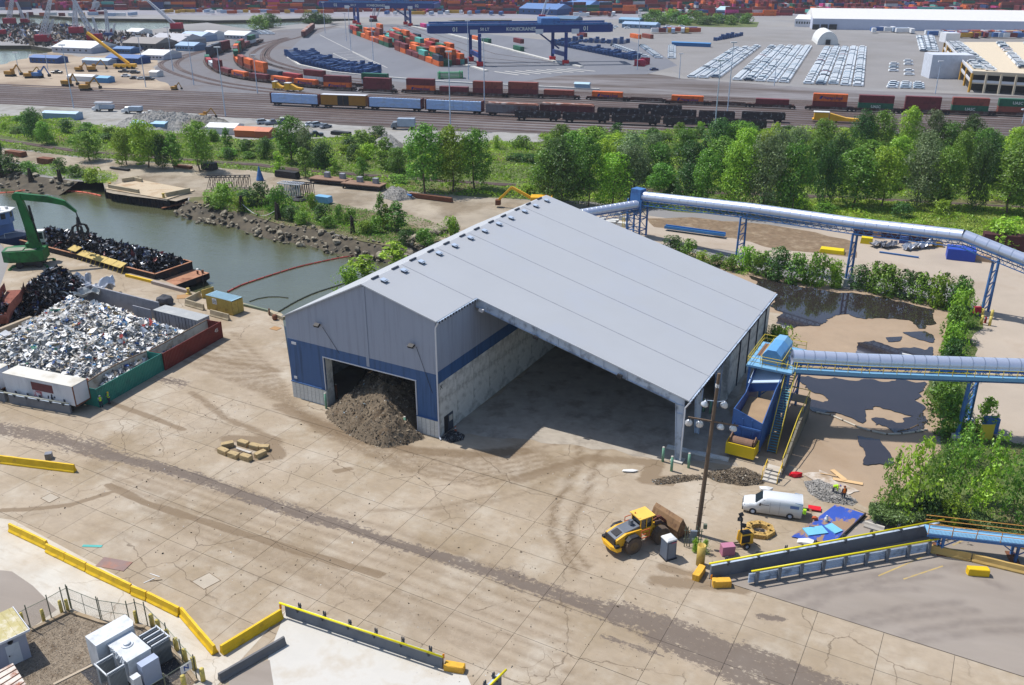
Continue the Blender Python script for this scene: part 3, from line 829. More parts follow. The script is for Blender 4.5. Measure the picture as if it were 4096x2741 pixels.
# loose stuff: shards, mounds, rocks
RG = np.random.default_rng(11)
def unit(v):return v/np.maximum(1e-9,np.linalg.norm(v,axis=1,keepdims=True))
def shard_mesh(name,P,size,cols,m,aspect=0.6,bend=0.35,nrm=None,jitter=1.0):
 n = len(P)
 N_ = unit(RG.normal(size=(n,3))) if nrm is None else unit(nrm + jitter*RG.normal(size=(n,3)))
 U = unit(np.cross(N_,RG.normal(size=(n,3))))
 Wv = np.cross(N_,U)
 s = size[:,None] if hasattr(size,"__len__") else np.full((n,1),size)
 s = s*RG.uniform(.6,1.4,(n,1)); a = s*aspect*RG.uniform(.6,1.4,(n,1)); b = s*bend*RG.uniform(-1,1,(n,1))
 V_ = np.stack([P - U*s,P - Wv*a + N_*b,P + U*s,P + Wv*a + N_*b],1).reshape(-1,3)
 me = bpy.data.meshes.new(name)
 me.vertices.add(4*n); me.vertices.foreach_set("co",V_.ravel())
 me.loops.add(6*n)
 idx = (np.arange(n)[:,None]*4 + np.array([0,1,2,0,2,3])[None]).ravel()
 me.loops.foreach_set("vertex_index",idx.astype(np.int32))
 me.polygons.add(2*n)
 me.polygons.foreach_set("loop_start",(np.arange(2*n)*3).astype(np.int32))
 if cols is not None:
  at = me.color_attributes.new("Col",'FLOAT_COLOR','POINT')
  cc = np.concatenate([np.repeat(cols,4,0),np.ones((4*n,1))],1)
  at.data.foreach_set("color",cc.astype(np.float32).ravel())
 me.materials.append(m); me.update(calc_edges=True)
 return me
def place(me,name=None,parent=None,**kw):
 o = bpy.data.objects.new(name or me.name,me); C.objects.link(o)
 if parent is not None:o.parent = parent
 for k,v in kw.items():o[k] = v
 return o
def edge_dist(P,poly):
 """distance inside a polygon for points (n,2); negative outside"""
 A = np.array([q[:2] for q in poly]); B = np.roll(A,-1,0)
 d = np.full(len(P),1e9); ins = np.zeros(len(P),bool)
 for a,b in zip(A,B):
  ab = b - a; t = np.clip(((P - a) @ ab)/max(1e-9,ab @ ab),0,1)
  d = np.minimum(d,np.linalg.norm(P - (a + t[:,None]*ab),axis=1))
  if a[1] != b[1]:
   c = ((a[1] > P[:,1]) != (b[1] > P[:,1])) & (P[:,0] < (b[0] - a[0])*(P[:,1] - a[1])/(b[1] - a[1]) + a[0])
   ins ^= c
 return np.where(ins,d,-d)
def nfield(P,sc,seed=0.0):
 return np.array([noise.noise(Vector((x*sc,y*sc,seed))) for x,y in P])
def mound(name,poly,H,k,z0,step,m,amp=0.25,seed=1.0,parent=None,power=1.0,extra=None,**kw):
 poly = [tuple(q[:2]) for q in poly]
 x0,x1 = min(p[0] for p in poly),max(p[0] for p in poly); y0,y1 = min(p[1] for p in poly),max(p[1] for p in poly)
 nx,ny = int((x1 - x0)/step) + 2,int((y1 - y0)/step) + 2
 X,Y = np.meshgrid(x0 + np.arange(nx)*step,y0 + np.arange(ny)*step)
 P = np.stack([X.ravel(),Y.ravel()],1)
 d = edge_dist(P,poly)
 h = H*(1 - np.exp(-np.maximum(d,0)/k)) ** power
 nn = nfield(P,0.35,seed) + .6*nfield(P,1.1,seed + 3) + .35*nfield(P,2.7,seed + 9)
 h = h*(1 + amp*nn) + np.where(d > 0,0.12*nn,0)
 if extra is not None:h = h + np.where(d > 0,extra(P),0)
 keep = d > -step*.9
 zz = z0 + np.where(d > 0,np.maximum(h,.01),-.03)
 ids = -np.ones(len(P),int); ids[keep] = np.arange(keep.sum())
 vs = [(P[i,0],P[i,1],zz[i]) for i in np.nonzero(keep)[0]]
 fs = []
 for j in range(ny - 1):
  for i in range(nx - 1):
   q = [ids[j*nx + i],ids[j*nx + i + 1],ids[(j + 1)*nx + i + 1],ids[(j + 1)*nx + i]]
   if min(q) >= 0:fs.append(tuple(q))
 me = bpy.data.meshes.new(name); me.from_pydata(vs,[],fs); me.materials.append(m); me.update()
 o = place(me,name,parent,**kw)
 def hat(Q):
  dd = edge_dist(Q,poly)
  hh = H*(1 - np.exp(-np.maximum(dd,0)/k)) ** power
  n2 = nfield(Q,0.35,seed) + .6*nfield(Q,1.1,seed + 3) + .35*nfield(Q,2.7,seed + 9)
  hh = hh*(1 + amp*n2) + .12*n2
  if extra is not None:hh = hh + extra(Q)
  return z0 + np.maximum(hh,.01),dd
 return o,hat,(x0,x1,y0,y1)
def scatter(hat,bb,n,dmin=0.1):
 P = np.stack([RG.uniform(bb[0],bb[1],n),RG.uniform(bb[2],bb[3],n)],1)
 z,d = hat(P)
 k = d > dmin
 return np.concatenate([P[k],z[k,None]],1)
def pal(cols,w,n,jit=0.12):
 w = np.array(w,float); w /= w.sum()
 c = np.array([q[:3] for q in cols])[RG.choice(len(cols),n,p=w)]
 return np.clip(c*RG.uniform(1 - jit*2.2,1 + jit,(n,1)),0.01,0.95)
mVC = mat("mixed_litter",(1,1,1),rough=0.65,vc=True,var=0.12,vs=3.0,spec=0.4)
mScrapM = mat("crushed_metal",(1,1,1),rough=0.32,metal=0.55,vc=True,var=0.25,vs=3.0,spec=0.5)
mTrashB = mat("trash_bed",K(196,190,182),rough=0.95,var=0.4,vs=1.5)
mScrapB = mat("scrap_bed",K(58,56,58),rough=0.9,var=0.5,vs=1.5)
mMulch = mat("brown_mulch",K(122,108,90),rough=1,var=0.35,vs=1.5,c2=K(100,84,66),c2s=0.8,bump=0.8,bs=4)
TP = (K(224,222,216,.98),K(206,203,196,.9),K(236,236,236,1),K(158,152,142),K(120,112,104),K(64,62,66),K(84,150,200),K(40,100,180),K(180,60,54),K(226,190,80),K(60,130,110),K(204,180,140))
TW = (50,28,44,10,4,3,5,4,1.5,1.2,1.2,5)
SP = (K(46,46,50),K(80,82,90),K(150,156,166),K(220,224,230),K(110,44,44),K(40,60,110),K(96,74,60))
SW_ = (34,24,14,9,4,4,8)
MP = (K(132,116,96),K(104,90,74),K(160,144,120),K(80,70,58),K(220,214,200),K(150,170,180))
MW = (30,28,18,20,2.2,.6)
ob = tile(0,2,(100,170),(300,240),(850,345),(1300,110)) + [tuple(W(0,2,1370,90,.5)[:2])] + tile(0,1,(1790,1430),(1500,1405),(1380,1370),(1290,1300),(1330,1280)) + [tuple(q[:2]) for q in (Vector((-66,137)),Vector((-71.5,139)),Vector((-76,136)),Vector((-75,130)),Vector((-76.5,122)),Vector((-80,113)))]
ob = [(-79.5,111.8),(-68.5,109.3),(-56.9,109.6),(-54.4,107.6),(-52.0,113.8),(-50.2,118.4),(-47.6,126.2),(-48.6,127.6),(-57.2,131.5),(-62.5,136.5),(-70.0,139.6),(-75.5,137.5),(-75.6,130.5),(-77.6,124.0),(-81,116)]
to,that,tb = mound("trash_pile",ob,5.0,4.2,ZY,0.45,mTrashB,amp=0.3,seed=3.1)
tag(to,"big mound of shredded white and blue plastic waste inside the ring of containers","trash pile")
P_ = scatter(that,tb,70000,0.05)
q = shard_mesh("litter",P_ + RG.normal(size=P_.shape)*.09,RG.choice([.1,.2,.35,.65],len(P_),p=[.3,.38,.22,.1]),pal(TP,TW,len(P_),.1),mVC,nrm=np.tile([0,0,1.0],(len(P_),1)),jitter=.5)
place(q,"litter",to,kind="stuff")
so1,sh,sb = mound("scrap_pile",[(-82,137),(-74.8,137.8),(-71.5,141.5),(-73,147),(-77,151.5),(-82,150),(-84,143)],4.6,2.2,ZY,.5,mScrapB,.35,5.0)
tag(so1,"black and silver scrap metal heap between the green crane and the plastic waste","scrap pile")
P_ = scatter(sh,sb,12000,.05)
place(shard_mesh("scrap",P_ + RG.normal(size=P_.shape)*.2,RG.choice([.2,.4,.7],len(P_)),pal(SP,SW_,len(P_),.3),mScrapM,.35),"scrap",so1,kind="stuff")
so2,sh,sb = mound("scrap_pile",[(-93,127),(-84.5,125),(-80,130),(-79.5,136),(-84.5,143),(-93,146),(-97,138)],3.4,2.4,ZY,.5,mScrapB,.35,8.0)
tag(so2,"scrap heap with bright blue sheets at the left edge behind the concrete bay wall","scrap pile")
P_ = scatter(sh,sb,12000,.05)
place(shard_mesh("scrap",P_ + RG.normal(size=P_.shape)*.2,RG.choice([.2,.4,.7],len(P_)),pal(SP + (K(60,110,190),K(190,190,186)),SW_ + (10,14),len(P_),.3),mScrapM,.35),"scrap",so2,kind="stuff")
def crumple(name,label,c,sx,sy,h,m,seed,cat="metal sheet",rz=0.4):
 g = MB(); n = 12; vs = []
 for j in range(n + 1):
  for i in range(n + 1):
   u,v = i/n - .5,j/n - .5
   z = h*(.5 + noise.noise(Vector((u*4,v*4,seed)))) + .3*abs(noise.noise(Vector((u*11,v*11,seed))))*h
   vs.append(Vector((u*sx + .3*noise.noise(Vector((v*9,seed,2))),v*sy + .3*noise.noise(Vector((u*9,seed,5))),z)))
 q = Matrix.Rotation(rz,3,'Z')
 g._p([q @ p + Vector(c) for p in vs],[(j*(n + 1) + i,j*(n + 1) + i + 1,(j + 1)*(n + 1) + i + 1,(j + 1)*(n + 1) + i) for j in range(n) for i in range(n)])
 return tag(g.out(name,m),label,cat)
mFoil = mat("crumpled_foil",K(214,218,226),rough=0.35,metal=0.3,var=0.15,vs=1)
crumple("crumpled_sheet","rolled silver sheet lying behind the plastic mound",(-72.2,146.6,.6),6.5,3.2,2.2,mFoil,1.0)
crumple("crumpled_sheet","crumpled silver foil bundle beside the tilted orange sheet",(-76.0,149.8,.5),3.4,4.2,2.2,mFoil,2.0)
crumple("crumpled_sheet","long flat crumpled pale sheet lying along the top of the plastic mound",(-72.3,141.5,2.0),6.5,1.8,1.2,mat("dull_foil",K(196,200,200),rough=.5,metal=.2),4.0,rz=.1)
crumple("crumpled_sheet","tilted orange metal sheet standing in the scrap heap",(-76.6,146.2,1.0),1.9,4.2,2.6,mat("orange_scrap",K(206,136,50),rough=.6,c2=K(120,80,40),c2s=1),6.0)
def skewbox(name,label,cat,p0,p1,w,h,z0,m,tilt=.35):
 a,b = Vector((p0[0],p0[1],0)),Vector((p1[0],p1[1],0)); d = (b - a); L_ = d.length; d.normalize(); n_ = Vector((-d.y,d.x,0))
 o = thing(name,label,cat,(0,0,0))
 N_ = 16
 for side in (0,1):
  g = MB()
  for i in range(N_):
   t0,t1 = i/N_,(i + 1)/N_
   def pt(t,zz):return a + d*L_*t + n_*(w*side + .25*math.sin(t*7 + side*2)) + Vector((0,0,z0 + t*L_*tilt + zz + .15*math.sin(t*5)))
   g.poly([pt(t0,0),pt(t1,0),pt(t1,h),pt(t0,h)])
  g.out("side_wall",m,o)
 g = MB()
 for i in range(48):
  t0,t1 = i/48,(i + 1)/48
  def pf(t,s,up):return a + d*L_*t + n_*w*s + Vector((0,0,z0 + t*L_*tilt + up + .15*math.sin(t*5)))
  u0,u1 = (0,.1) if i % 2 else (.1,0)
  g.poly([pf(t0,0,u0),pf(t1,0,u1),pf(t1,1,u1),pf(t0,1,u0)])
 g.out("ribbed_floor",m,o)
 g = MB(); g.poly([a + Vector((0,0,z0)),a + n_*w + Vector((0,0,z0)),a + n_*w + Vector((0,0,z0 + h)),a + Vector((0,0,z0 + h))]); g.out("end_wall",m,o)
 return o
skewbox("crushed_container","crushed red-brown container lying open and tilted on the scrap at the left","container",(-79.2,131.0),(-81.2,141.5),3.0,1.5,1.3,mat("brown_steel",K(168,104,88),rough=.8,var=.2,vs=1,c2=K(120,70,56),c2s=.6),.18)
g = MB(); g.box(-80.5,129.0,2.0,1.5,.9,1.6,rz=.5,rx=.5); tag(g.out("metal_cabinet",mat("cabinet_blue",K(84,122,180),rough=.5)),"blue grey metal cabinet tipped over below the crushed container","cabinet")
# containers of the compound
def wall_corr(g,p0,p1,z0,z1,th=.05,pitch=.28,depth=.05,sag=None):
 """corrugated sheet between two points"""
 a,b = Vector(p0),Vector(p1); d = b - a; L_ = d.length; d.normalize(); n_ = Vector((d.y,-d.x,0))
 k = max(4,int(L_/pitch)*4); pts = []
 for i in range(k + 1):
  t = i/k; o_ = depth if (i % 4) in (1,2) else 0
  pts.append((a + d*L_*t + n_*o_,t))
 for (p,t),(q,t2) in zip(pts[:-1],pts[1:]):
  s0,s1 = (sag(t),sag(t2)) if sag else (0,0)
  g.poly([(p.x,p.y,z0),(q.x,q.y,z0),(q.x,q.y,z1 - s1),(p.x,p.y,z1 - s0)])
def open_container(label,p0,p1,w,h,mo,mi,name="open_container",endhi=0.0,bow=0.0,sagk=0.0):
 a,b = Vector((p0[0],p0[1],0)),Vector((p1[0],p1[1],0)); d = (b - a).normalized(); n_ = Vector((-d.y,d.x,0)); L_ = (b - a).length
 o = thing(name,label,"container",(0,0,0))
 sg = (lambda t:sagk*math.sin(math.pi*t))
 g = MB(); wall_corr(g,a,b,ZY,ZY + h); g.out("side_wall",mo,o)
 g = MB(); wall_corr(g,a + n_*.09,b + n_*.09,ZY,ZY + h - .05); g.out("inner_lining",mi,o)
 g = MB(); n2 = 16
 for i in range(n2):
  t0,t1 = i/n2,(i + 1)/n2
  f = lambda t:a + d*L_*t + n_*(w + bow*math.sin(math.pi*t))
  p,q = f(t0),f(t1)
  g.ext([(p.x,p.y,ZY),(q.x,q.y,ZY),(q.x,q.y,ZY + h - sg(t1)),(p.x,p.y,ZY + h - sg(t0))],n_*.08)
 g.out("far_wall",mi,o)
 g = MB()
 for i in range(n2):
  t0,t1 = i/n2,(i + 1)/n2
  p,q = f(t0) + n_*.05,f(t1) + n_*.05
  g.bar((p.x,p.y,ZY + h - sg(t0)),(q.x,q.y,ZY + h - sg(t1)),.14)
 g.out("top_rail",mat("rail_grime",K(122,104,88),rough=.9,var=.3),o)
 g = MB(); g.bar(a + Vector((0,0,ZY + h)),b + Vector((0,0,ZY + h)),.1); g.out("top_rail",mo,o)
 for nm,e,s_ in (("end_wall",a,1),("end_doors",b,-1)):
  g = MB(); p,q = e,e + n_*w
  g.ext([(p.x,p.y,ZY),(q.x,q.y,ZY),(q.x,q.y,ZY + h),(p.x,p.y,ZY + h)],d*.08*s_); g.out(nm,mo,o)
 g = MB()
 for e in (a,b,a + n_*w,b + n_*w):g.box(e.x,e.y,ZY,.17,.17,h + .03,rz=math.atan2(d.y,d.x))
 g.out("corner_posts",mo,o,kind="stuff")
 g = MB(); c_ = (a + b)/2 + n_*w/2; g.box(c_.x,c_.y,ZY,L_ - .2,w - .2,.15,rz=math.atan2(d.y,d.x)); g.out("floor",mi,o)
 return o
mInner = mat("dirty_white_lining",K(196,194,186),rough=.8,var=.15,c2=K(150,140,126),c2s=.5)
mCG = mat("sea_green_paint",K(52,138,124),rough=.55,var=.1,vs=.6,c2=K(44,116,108),c2s=.5,rnd=.0)
mCR = mat("oxide_red_paint",K(128,52,46),rough=.6,var=.14,vs=.8,c2=K(104,44,40),c2s=.4)
open_container("open topped sea green container with bowed white inner wall, two workers beside it",(-54.15,104.95),(-49.75,116.25),2.44,2.62,mCG,mInner,bow=.7,sagk=.0)
rc = open_container("open topped dark red container with torn end at the far corner of the waste bay",(-49.45,116.3),(-44.85,128.2),2.44,2.62,mCR,mInner,sagk=.0)
lettering("45",.8,mWhite,rc,(-45.0 + .4*.36 - .25,127.0 - .3,1.9),(.36,.93,0))
ro,rh,rb = mound("rubbish_heap",[(-48.5,119.5),(-46.3,124.8),(-48.3,125.6),(-50.4,120.2)],1.5,.8,ZY,.35,mScrapB,.3,4)
tag(ro,"heap of rags lying inside the open red container","rubbish")
P_ = scatter(rh,rb,2500,.05); place(shard_mesh("rags",P_,.22,pal((K(90,36,40),K(60,40,44),K(200,196,190),K(120,70,60)),(5,4,2,2),len(P_)),mVC),"rags",ro,kind="stuff")
mTrl = mat("trailer_white",K(222,226,234),rough=.5,var=.08,vs=.5,c2=K(190,196,206),c2s=.35,c2t=.6,stretch=(1,1,.3,0))
mTrR = mat("trailer_roof",K(226,222,212),rough=.7,var=.06,c2=K(196,188,172),c2s=.3)
def trailer(label,x,y,rz,L_,advert):
 o = thing("box_trailer",label,"trailer",(x,y,ZY),rz,"white trailers walling the waste bay")
 MB().box(L_/2,1.22,1.15,L_,2.5,2.75).out("body",mTrl,o)
 MB().box(L_/2,1.22,3.9,L_ + .04,2.54,.06).out("roof",mTrR,o)
 MB().box(L_/2,1.22,.95,L_,1.0,.2).out("chassis",mBlack,o)
 MB().box(L_ + .02,1.22,1.25,.05,2.3,2.55).out("rear_door",mTrl,o)
 g = MB(); g.box(L_ + .05,.0,1.15,.1,.12,2.75); g.box(L_ + .05,2.44,1.15,.1,.12,2.75); g.box(L_ + .05,1.22,1.1,.1,2.5,.14); g.out("rear_frame",mRust,o)
 for xx in (L_ - 1.4,L_ - 2.7):
  for yy in (.25,2.2):MB().cyl((xx,yy - .15,.5),(xx,yy + .15,.5),.5,.5,14).out("wheel",mBlack,o)
 g = MB()
 for xx in range(1,int(L_),1):g.box(xx,-.035,1.2,.05,.01,2.6)
 g.out("side_ribs",mTrl,o,kind="stuff")
 if advert:
  MB().box(6.6,-.045,2.35,3.6,.02,1.15).out("faded_advert",mat("advert_maroon",K(112,62,66),rough=.7,var=.3,vs=2),o)
  MB().box(5.6,-.045,1.45,1.5,.02,.85).out("faded_advert",mat("advert_red",K(170,88,96),rough=.7,var=.3,vs=3,c2=K(220,222,230),c2s=1.6,c2t=.5),o)
  for i,s_ in enumerate((.6,.9,.4)):MB().box(7.3 + i*.55,-.045,1.5 + .1*i,.22,.02,s_*.7,ry=.3).out("peeled_patch",mat("peel_dark",K(70,70,80),rough=.8),o)
 return o
P0_ = Vector((-67.3,107.3)); trailer("white box trailer with torn dark red advert on its side and rusty rear corner",-67.2,107.2,math.radians(-20.6),11.8,True)
trailer("white trailer at the left edge, end on to the advert trailer",-78.4,110.4,math.radians(-17),10.4,False)
o = thing("site_container","grey flat roofed steel box cabin at the back of the waste bay","container",(-52.2,131.8,ZY),math.radians(-28))
mGry = mat("cabin_grey",K(158,160,168),rough=.6,var=.08,c2=K(130,132,140),c2s=.4)
MB().box(0,.1,0,9.6,2.4,2.62).out("body",mGry,o)
MB().box(0,.1,2.62,9.7,2.5,.08).out("roof",mat("cabin_roof",K(176,178,178),rough=.6,var=.1,c2=K(196,196,192),c2s=.5),o)
ft = MB().box(0,0,0,.06,.05,2.6).out("panel_joint",mDark,o); ft.location = (-4.4,-1.12,0)
for i in range(1,13):piece(ft,o,(-4.4 + i*.72,-1.12,0))
MB().box(-.6,-1.13,.3,1.1,.05,2.0).out("hatch",mGry,o)
def seg_wall(name,label,cat,pts,h,th,m,z0=None,n_each=2.4,piece_name="wall_block",cap=None):
 """a wall of blocks along points, each block an object"""
 z0 = ZY if z0 is None else z0
 o = thing(name,label,cat,(0,0,0))
 for a,b in zip(pts[:-1],pts[1:]):
  a,b = Vector((a[0],a[1])),Vector((b[0],b[1])); L_ = (b - a).length; k = max(1,round(L_/n_each)); w = L_/k
  rz = math.atan2((b - a).y,(b - a).x)
  base = None
  for i in range(k):
   p = a.lerp(b,(i + .5)/k)
   if base is None:
    base = MB().box(0,0,0,w - .03,th,h).out(piece_name,m,o); base.location = (p.x,p.y,z0); base.rotation_euler = (0,0,rz)
   else:piece(base,o,(p.x,p.y,z0))
 return o
seg_wall("bay_wall","long grey steel wall closing the back of the waste bay","wall",[(-71.0,143.2),(-56.9,135.4)],3.1,.25,mGry,n_each=5,piece_name="wall_panel")
seg_wall("bay_wall","short slanted grey steel flap at the far end of the waste bay","wall",[(-72.6,141.4),(-71.0,143.4)],3.2,.2,mGry,n_each=3,piece_name="wall_panel")
seg_wall("bay_wall","grey sheet wall with a white top pipe left of the grey cabin","wall",[(-60.8,134.6),(-57.2,132.6)],2.9,.15,mGry,n_each=4,piece_name="wall_panel")
seg_wall("bay_wall","thick concrete bay wall at the left edge with trash spilling over it","wall",[(-79.8,119),(-76.9,124.6),(-74.6,129.6)],3.0,.6,mConcA,n_each=3)
g = MB(); g.cyl((-58.3,131.2,1.9),(-49.3,127.3,1.3),.1,.1,6); tag(g.out("steel_pipe",mSteel),"steel pipe lying across the plastic mound in front of the grey cabin","pipe")
def guard(name,label,p0,p1,h,n,pipe_m,wall_m,inset=.0,z0=None,pipe_h=None,side=1,posts=True,over=.4,group=None):
 z0 = ZY if z0 is None else z0
 a,b = Vector((p0[0],p0[1],0)),Vector((p1[0],p1[1],0)); d = (b - a).normalized(); L_ = (b - a).length; n_ = Vector((-d.y,d.x,0))*side
 o = thing(name,label,"barrier",(a.x,a.y,z0),math.atan2(d.y,d.x),group)
 MB().box(L_/2,0,0,L_,.28,h).out("wall_panel",wall_m,o)
 MB().box(L_/2,0,h,L_,.3,.03).out("top_plate",mSteel,o)
 ph = pipe_h or h + .35
 MB().cyl((-over,-.32*side,ph),(L_ + over*.5,-.32*side,ph),.1,.1,10).out("pipe_rail",pipe_m,o,True)
 br = None
 for i in range(n):
  x = (i + .5)*L_/n
  if br is None:
   g = MB(); g.box(0,.18*side,h - .45,.08,.1,1.0); g.box(.18,.18*side,h - .45,.08,.1,1.0); g.box(.09,0,h + .1,.16,.7,.12); g.box(.09,-.2*side,h - .2,.12,.12,.5)
   br = g.out("bracket",mDark,o); br.location = (x,0,0)
  else:piece(br,o,(x,0,0))
 return o
mPipeG = mat("pipe_grey",K(170,172,160),rough=.5)
mGW = mat("grey_panel_wall",K(126,130,138),rough=.7,var=.07,c2=K(112,116,124),c2s=.5)
guard("pipe_rail_barrier","grey panel barrier with pipe rail in front of the advert trailer",(-66.4,106.2),(-57.0,103.15),1.3,5,mPipeG,mGW)
guard("pipe_rail_barrier","grey panel barrier with pipe rail cut by the left edge of the photo",(-76.6,109.4),(-67.2,106.6),1.3,5,mPipeG,mGW)
# yellow spill container and blocks on the quay
o = thing("shipping_container","yellow twenty foot container with pale blue ribbed roof and white sign on the quay","container",(-50.95,140.25,ZY),math.radians(-30.5))
mYel = mat("yellow_paint_dull",K(206,178,92),rough=.6,var=.12,vs=1,c2=K(160,132,74),c2s=.7,c2t=.62)
g = MB(); wall_corr(g,(0,0,0),(6.0,0,0),0,2.55,depth=.06); wall_corr(g,(6.0,2.44,0),(0,2.44,0),0,2.55); g.box(.03,1.22,0,.06,2.4,2.55); g.box(3,1.22,.02,5.9,2.3,.12); g.out("body",mYel,o)
g = MB(); g.box(6.03,.62,.1,.06,1.15,2.3); g.out("door",mYel,o); g = MB(); g.box(6.03,1.82,.1,.06,1.15,2.3); g.out("door",mYel,o)
g = MB()
for i in range(28):g.box(.25 + i*.2,1.22,2.55,.1,2.3,.05)
g.box(3,1.22,2.5,6,2.42,.06); g.out("roof",mat("roof_blue",K(168,204,220),rough=.6,var=.1),o)
MB().box(2.1,-.1,1.35,1.0,.04,.95).out("sign_board",mWhite,o)
for i,tx in enumerate(("OIL","EQUIPMENT","KEEP CLEAR")):lettering(tx,.2 if i == 0 else .15,mBlack,o,(2.1,-.13,2.1 - i*.26),(1,0,0))
def jersey(label,p0,p1,m,h=.85,w=.6,group=None,name="concrete_barrier",feet=True,z0=None):
 z0 = ZY if z0 is None else z0
 a,b = Vector((p0[0],p0[1])),Vector((p1[0],p1[1])); d = b - a; L_ = d.length
 o = thing(name,label,"barrier",(a.x,a.y,z0),math.atan2(d.y,d.x),group)
 g = MB(); prof = [(-w/2,0.07 if feet else 0),(-w/2,.16),(-w*.3,.36),(-w*.17,h),(w*.17,h),(w*.3,.36),(w/2,.16),(w/2,.07 if feet else 0)]
 rr = random.Random(int(abs(a.x*37 + a.y*11)))
 k = max(2,int(L_/.7)); rows = []
 for i in range(k + 1):
  rows.append([(L_*i/k + (0 if 0 < i < k else 0),y + rr.uniform(-.012,.012),z + (rr.uniform(-.02,.012) if z > .3 else 0)) for y,z in prof])
 n = len(prof); P = [p for r_ in rows for p in r_]
 fs = [(i*n + j,i*n + (j + 1) % n,(i + 1)*n + (j + 1) % n,(i + 1)*n + j) for i in range(k) for j in range(n)]
 fs += [tuple(range(n)),tuple(range(k*n,(k + 1)*n))[::-1]]
 g._p(P,fs); g.out("concrete_body",m,o)
 if feet:
  g = MB()
  nf = max(2,int(L_/1.3));
  for i in range(nf):g.box((i + .5)*L_/nf,0,0,L_/nf - .28,w,.08)
  g.out("feet",m,o,kind="stuff")
 return o
mCB = mat("barrier_concrete",K(190,176,148),rough=.9,var=.1,c2=K(160,146,120),c2s=.6)
jersey("concrete barrier in front of the yellow quay container",(-49.4,137.3),(-45.8,135.2),mCB,h=1.1)
jersey("concrete barrier left of the yellow quay container, broad side to the yard",(-55.1,142.1),(-51.3,139.7),mCB,h=1.1)
jersey("concrete barrier standing end on behind its neighbour near the quay edge",(-55.2,142.4),(-53.9,146.0),mCB,h=1.1)
g = MB(); g.box(-52.6,146.2,ZY,2.4,.15,1.5,rz=.9); tag(g.out("steel_plate",mYel),"yellow steel plate standing behind the quay barriers","plate")
o = thing("dock_light","small lamp on a bent post at the quay edge beside the yellow container","lamp",(-53.6,147.5,ZY))
MB().tube([(0,0,0),(0,0,3.8),(-.1,0,4.4),(-.5,0,4.6)],.05,6).out("pole",mBlack,o); MB().ball((-.7,0,4.55),.28,1,(1,1,.6)).out("lamp_head",mWhite,o)
g = MB(); g.ball((-58.9,142.5,.8),1.3,2,(1.1,.8,.8),.2); tag(g.out("net_bundle",mat("net_grey",K(90,92,98),rough=.9,var=.3,vs=3,bump=.6)),"rolled dark net bundle lying behind the grey bay wall","net")
tag(MB().box(-56.8,146.2,ZY + .01,2.4,2.0,.05,rz=.25).out("plywood_board",mat("ply",K(180,140,96),rough=.9)),"plywood board lying flat on the quay beside the net bundle","board")
mKerb = mat("green_kerb",K(128,140,120),rough=.9,var=.2)
def beam(name,label,cat,p0,p1,w,h,m,z0=None,group=None):
 a,b = Vector((p0[0],p0[1],ZY if z0 is None else z0)),Vector((p1[0],p1[1],ZY if z0 is None else z0))
 g = MB(); g.bar(a + Vector((0,0,h/2)),b + Vector((0,0,h/2)),w,h); return tag(g.out(name,m),label,cat,group)
mYB = mat("safety_yellow",K(244,200,30),rough=.6,var=.12,vs=1.2,c2=K(190,150,60),c2s=.8,c2t=.68)
beam("quay_kerb","weathered green timber kerb on the quay edge right of the yellow container","kerb",W(0,1,2235,1225,.3),W(1,1,120,1280,.3),.35,.4,mKerb)
beam("quay_kerb","short stone kerb block at the quay edge, left one of two","kerb",W(1,1,125,1295,.3),W(1,1,190,1325,.3),.7,.6,mCB)
beam("quay_kerb","short stone kerb block at the quay edge, nearest the shed","kerb",W(1,1,200,1325,.3),W(1,1,262,1352,.3),.7,.6,mCB)
beam("steel_beam","yellow topped steel beam along the quay beside the barge bow","beam",W(0,1,1150,945,.5),W(0,1,1395,1005,.5),.35,.5,mYB)
beam("steel_beam","long rusty steel beam with pale top along the quay edge","beam",W(0,1,1395,1010,.5),W(0,1,1730,1100,.5),.6,.6,mat("beam_pale",K(176,162,152),rough=.7,var=.2))
g = MB(); p = W(0,1,1725,1125,ZY); g.lathe([(.5,0),(.5,.15),(.2,.2),(.2,.9),(.35,1.0),(.3,1.1)],10,p.x,p.y,ZY); tag(g.out("mooring_post",mYel),"rusty yellow mooring post at the end of the quay beam","bollard")
tag(MB().box(-37.5,131.8,ZY + .01,1.5,1.2,.05,rz=-.5).out("plywood_board",mat("ply")),"plywood sheet lying on the ground near the shed's left corner","board")
g = MB(); p = W(1,1,175,1360,ZY); g.lathe([(.3,0),(.45,.25),(.45,.7),(.25,.9)],10,p.x,p.y,ZY); tag(g.out("buoy",mRust,None,True),"rusty round float standing by the quay near the shed","buoy")
g = MB(); p = W(1,1,125,1320,ZY); g.box(p.x,p.y,ZY,.2,.2,1.2); tag(g.out("steel_stub",mRust),"rusty steel stub post at the quay corner by the shed","post")
o = thing("loading_ramp","row of slanted yellow plates on props along the quay edge beside the barge","ramp",(0,0,0))
ra,rb_ = Vector((-86.6,168.0)),Vector((-72.4,158.1)); n = 6
for i in range(n):
 p,q = ra.lerp(rb_,i/n),ra.lerp(rb_,(i + .96)/n); h0 = 2.2 if i < 1 else 1.7; nn = Vector((.57,.82))*1.5
 g = MB(); g.ext([(p.x,p.y,h0 - .5),(q.x,q.y,h0 - .5),(q.x + nn.x,q.y + nn.y,h0),(p.x + nn.x,p.y + nn.y,h0)],(0,0,.08)); g.out("yellow_plate",mYel,o)
g = MB()
for i in range(n*2 + 1):
 p = ra.lerp(rb_,i/(n*2)); g.bar((p.x,p.y,ZY),(p.x + .4,p.y + .6,1.4),.12)
g.out("props",mYel,o,kind="stuff")
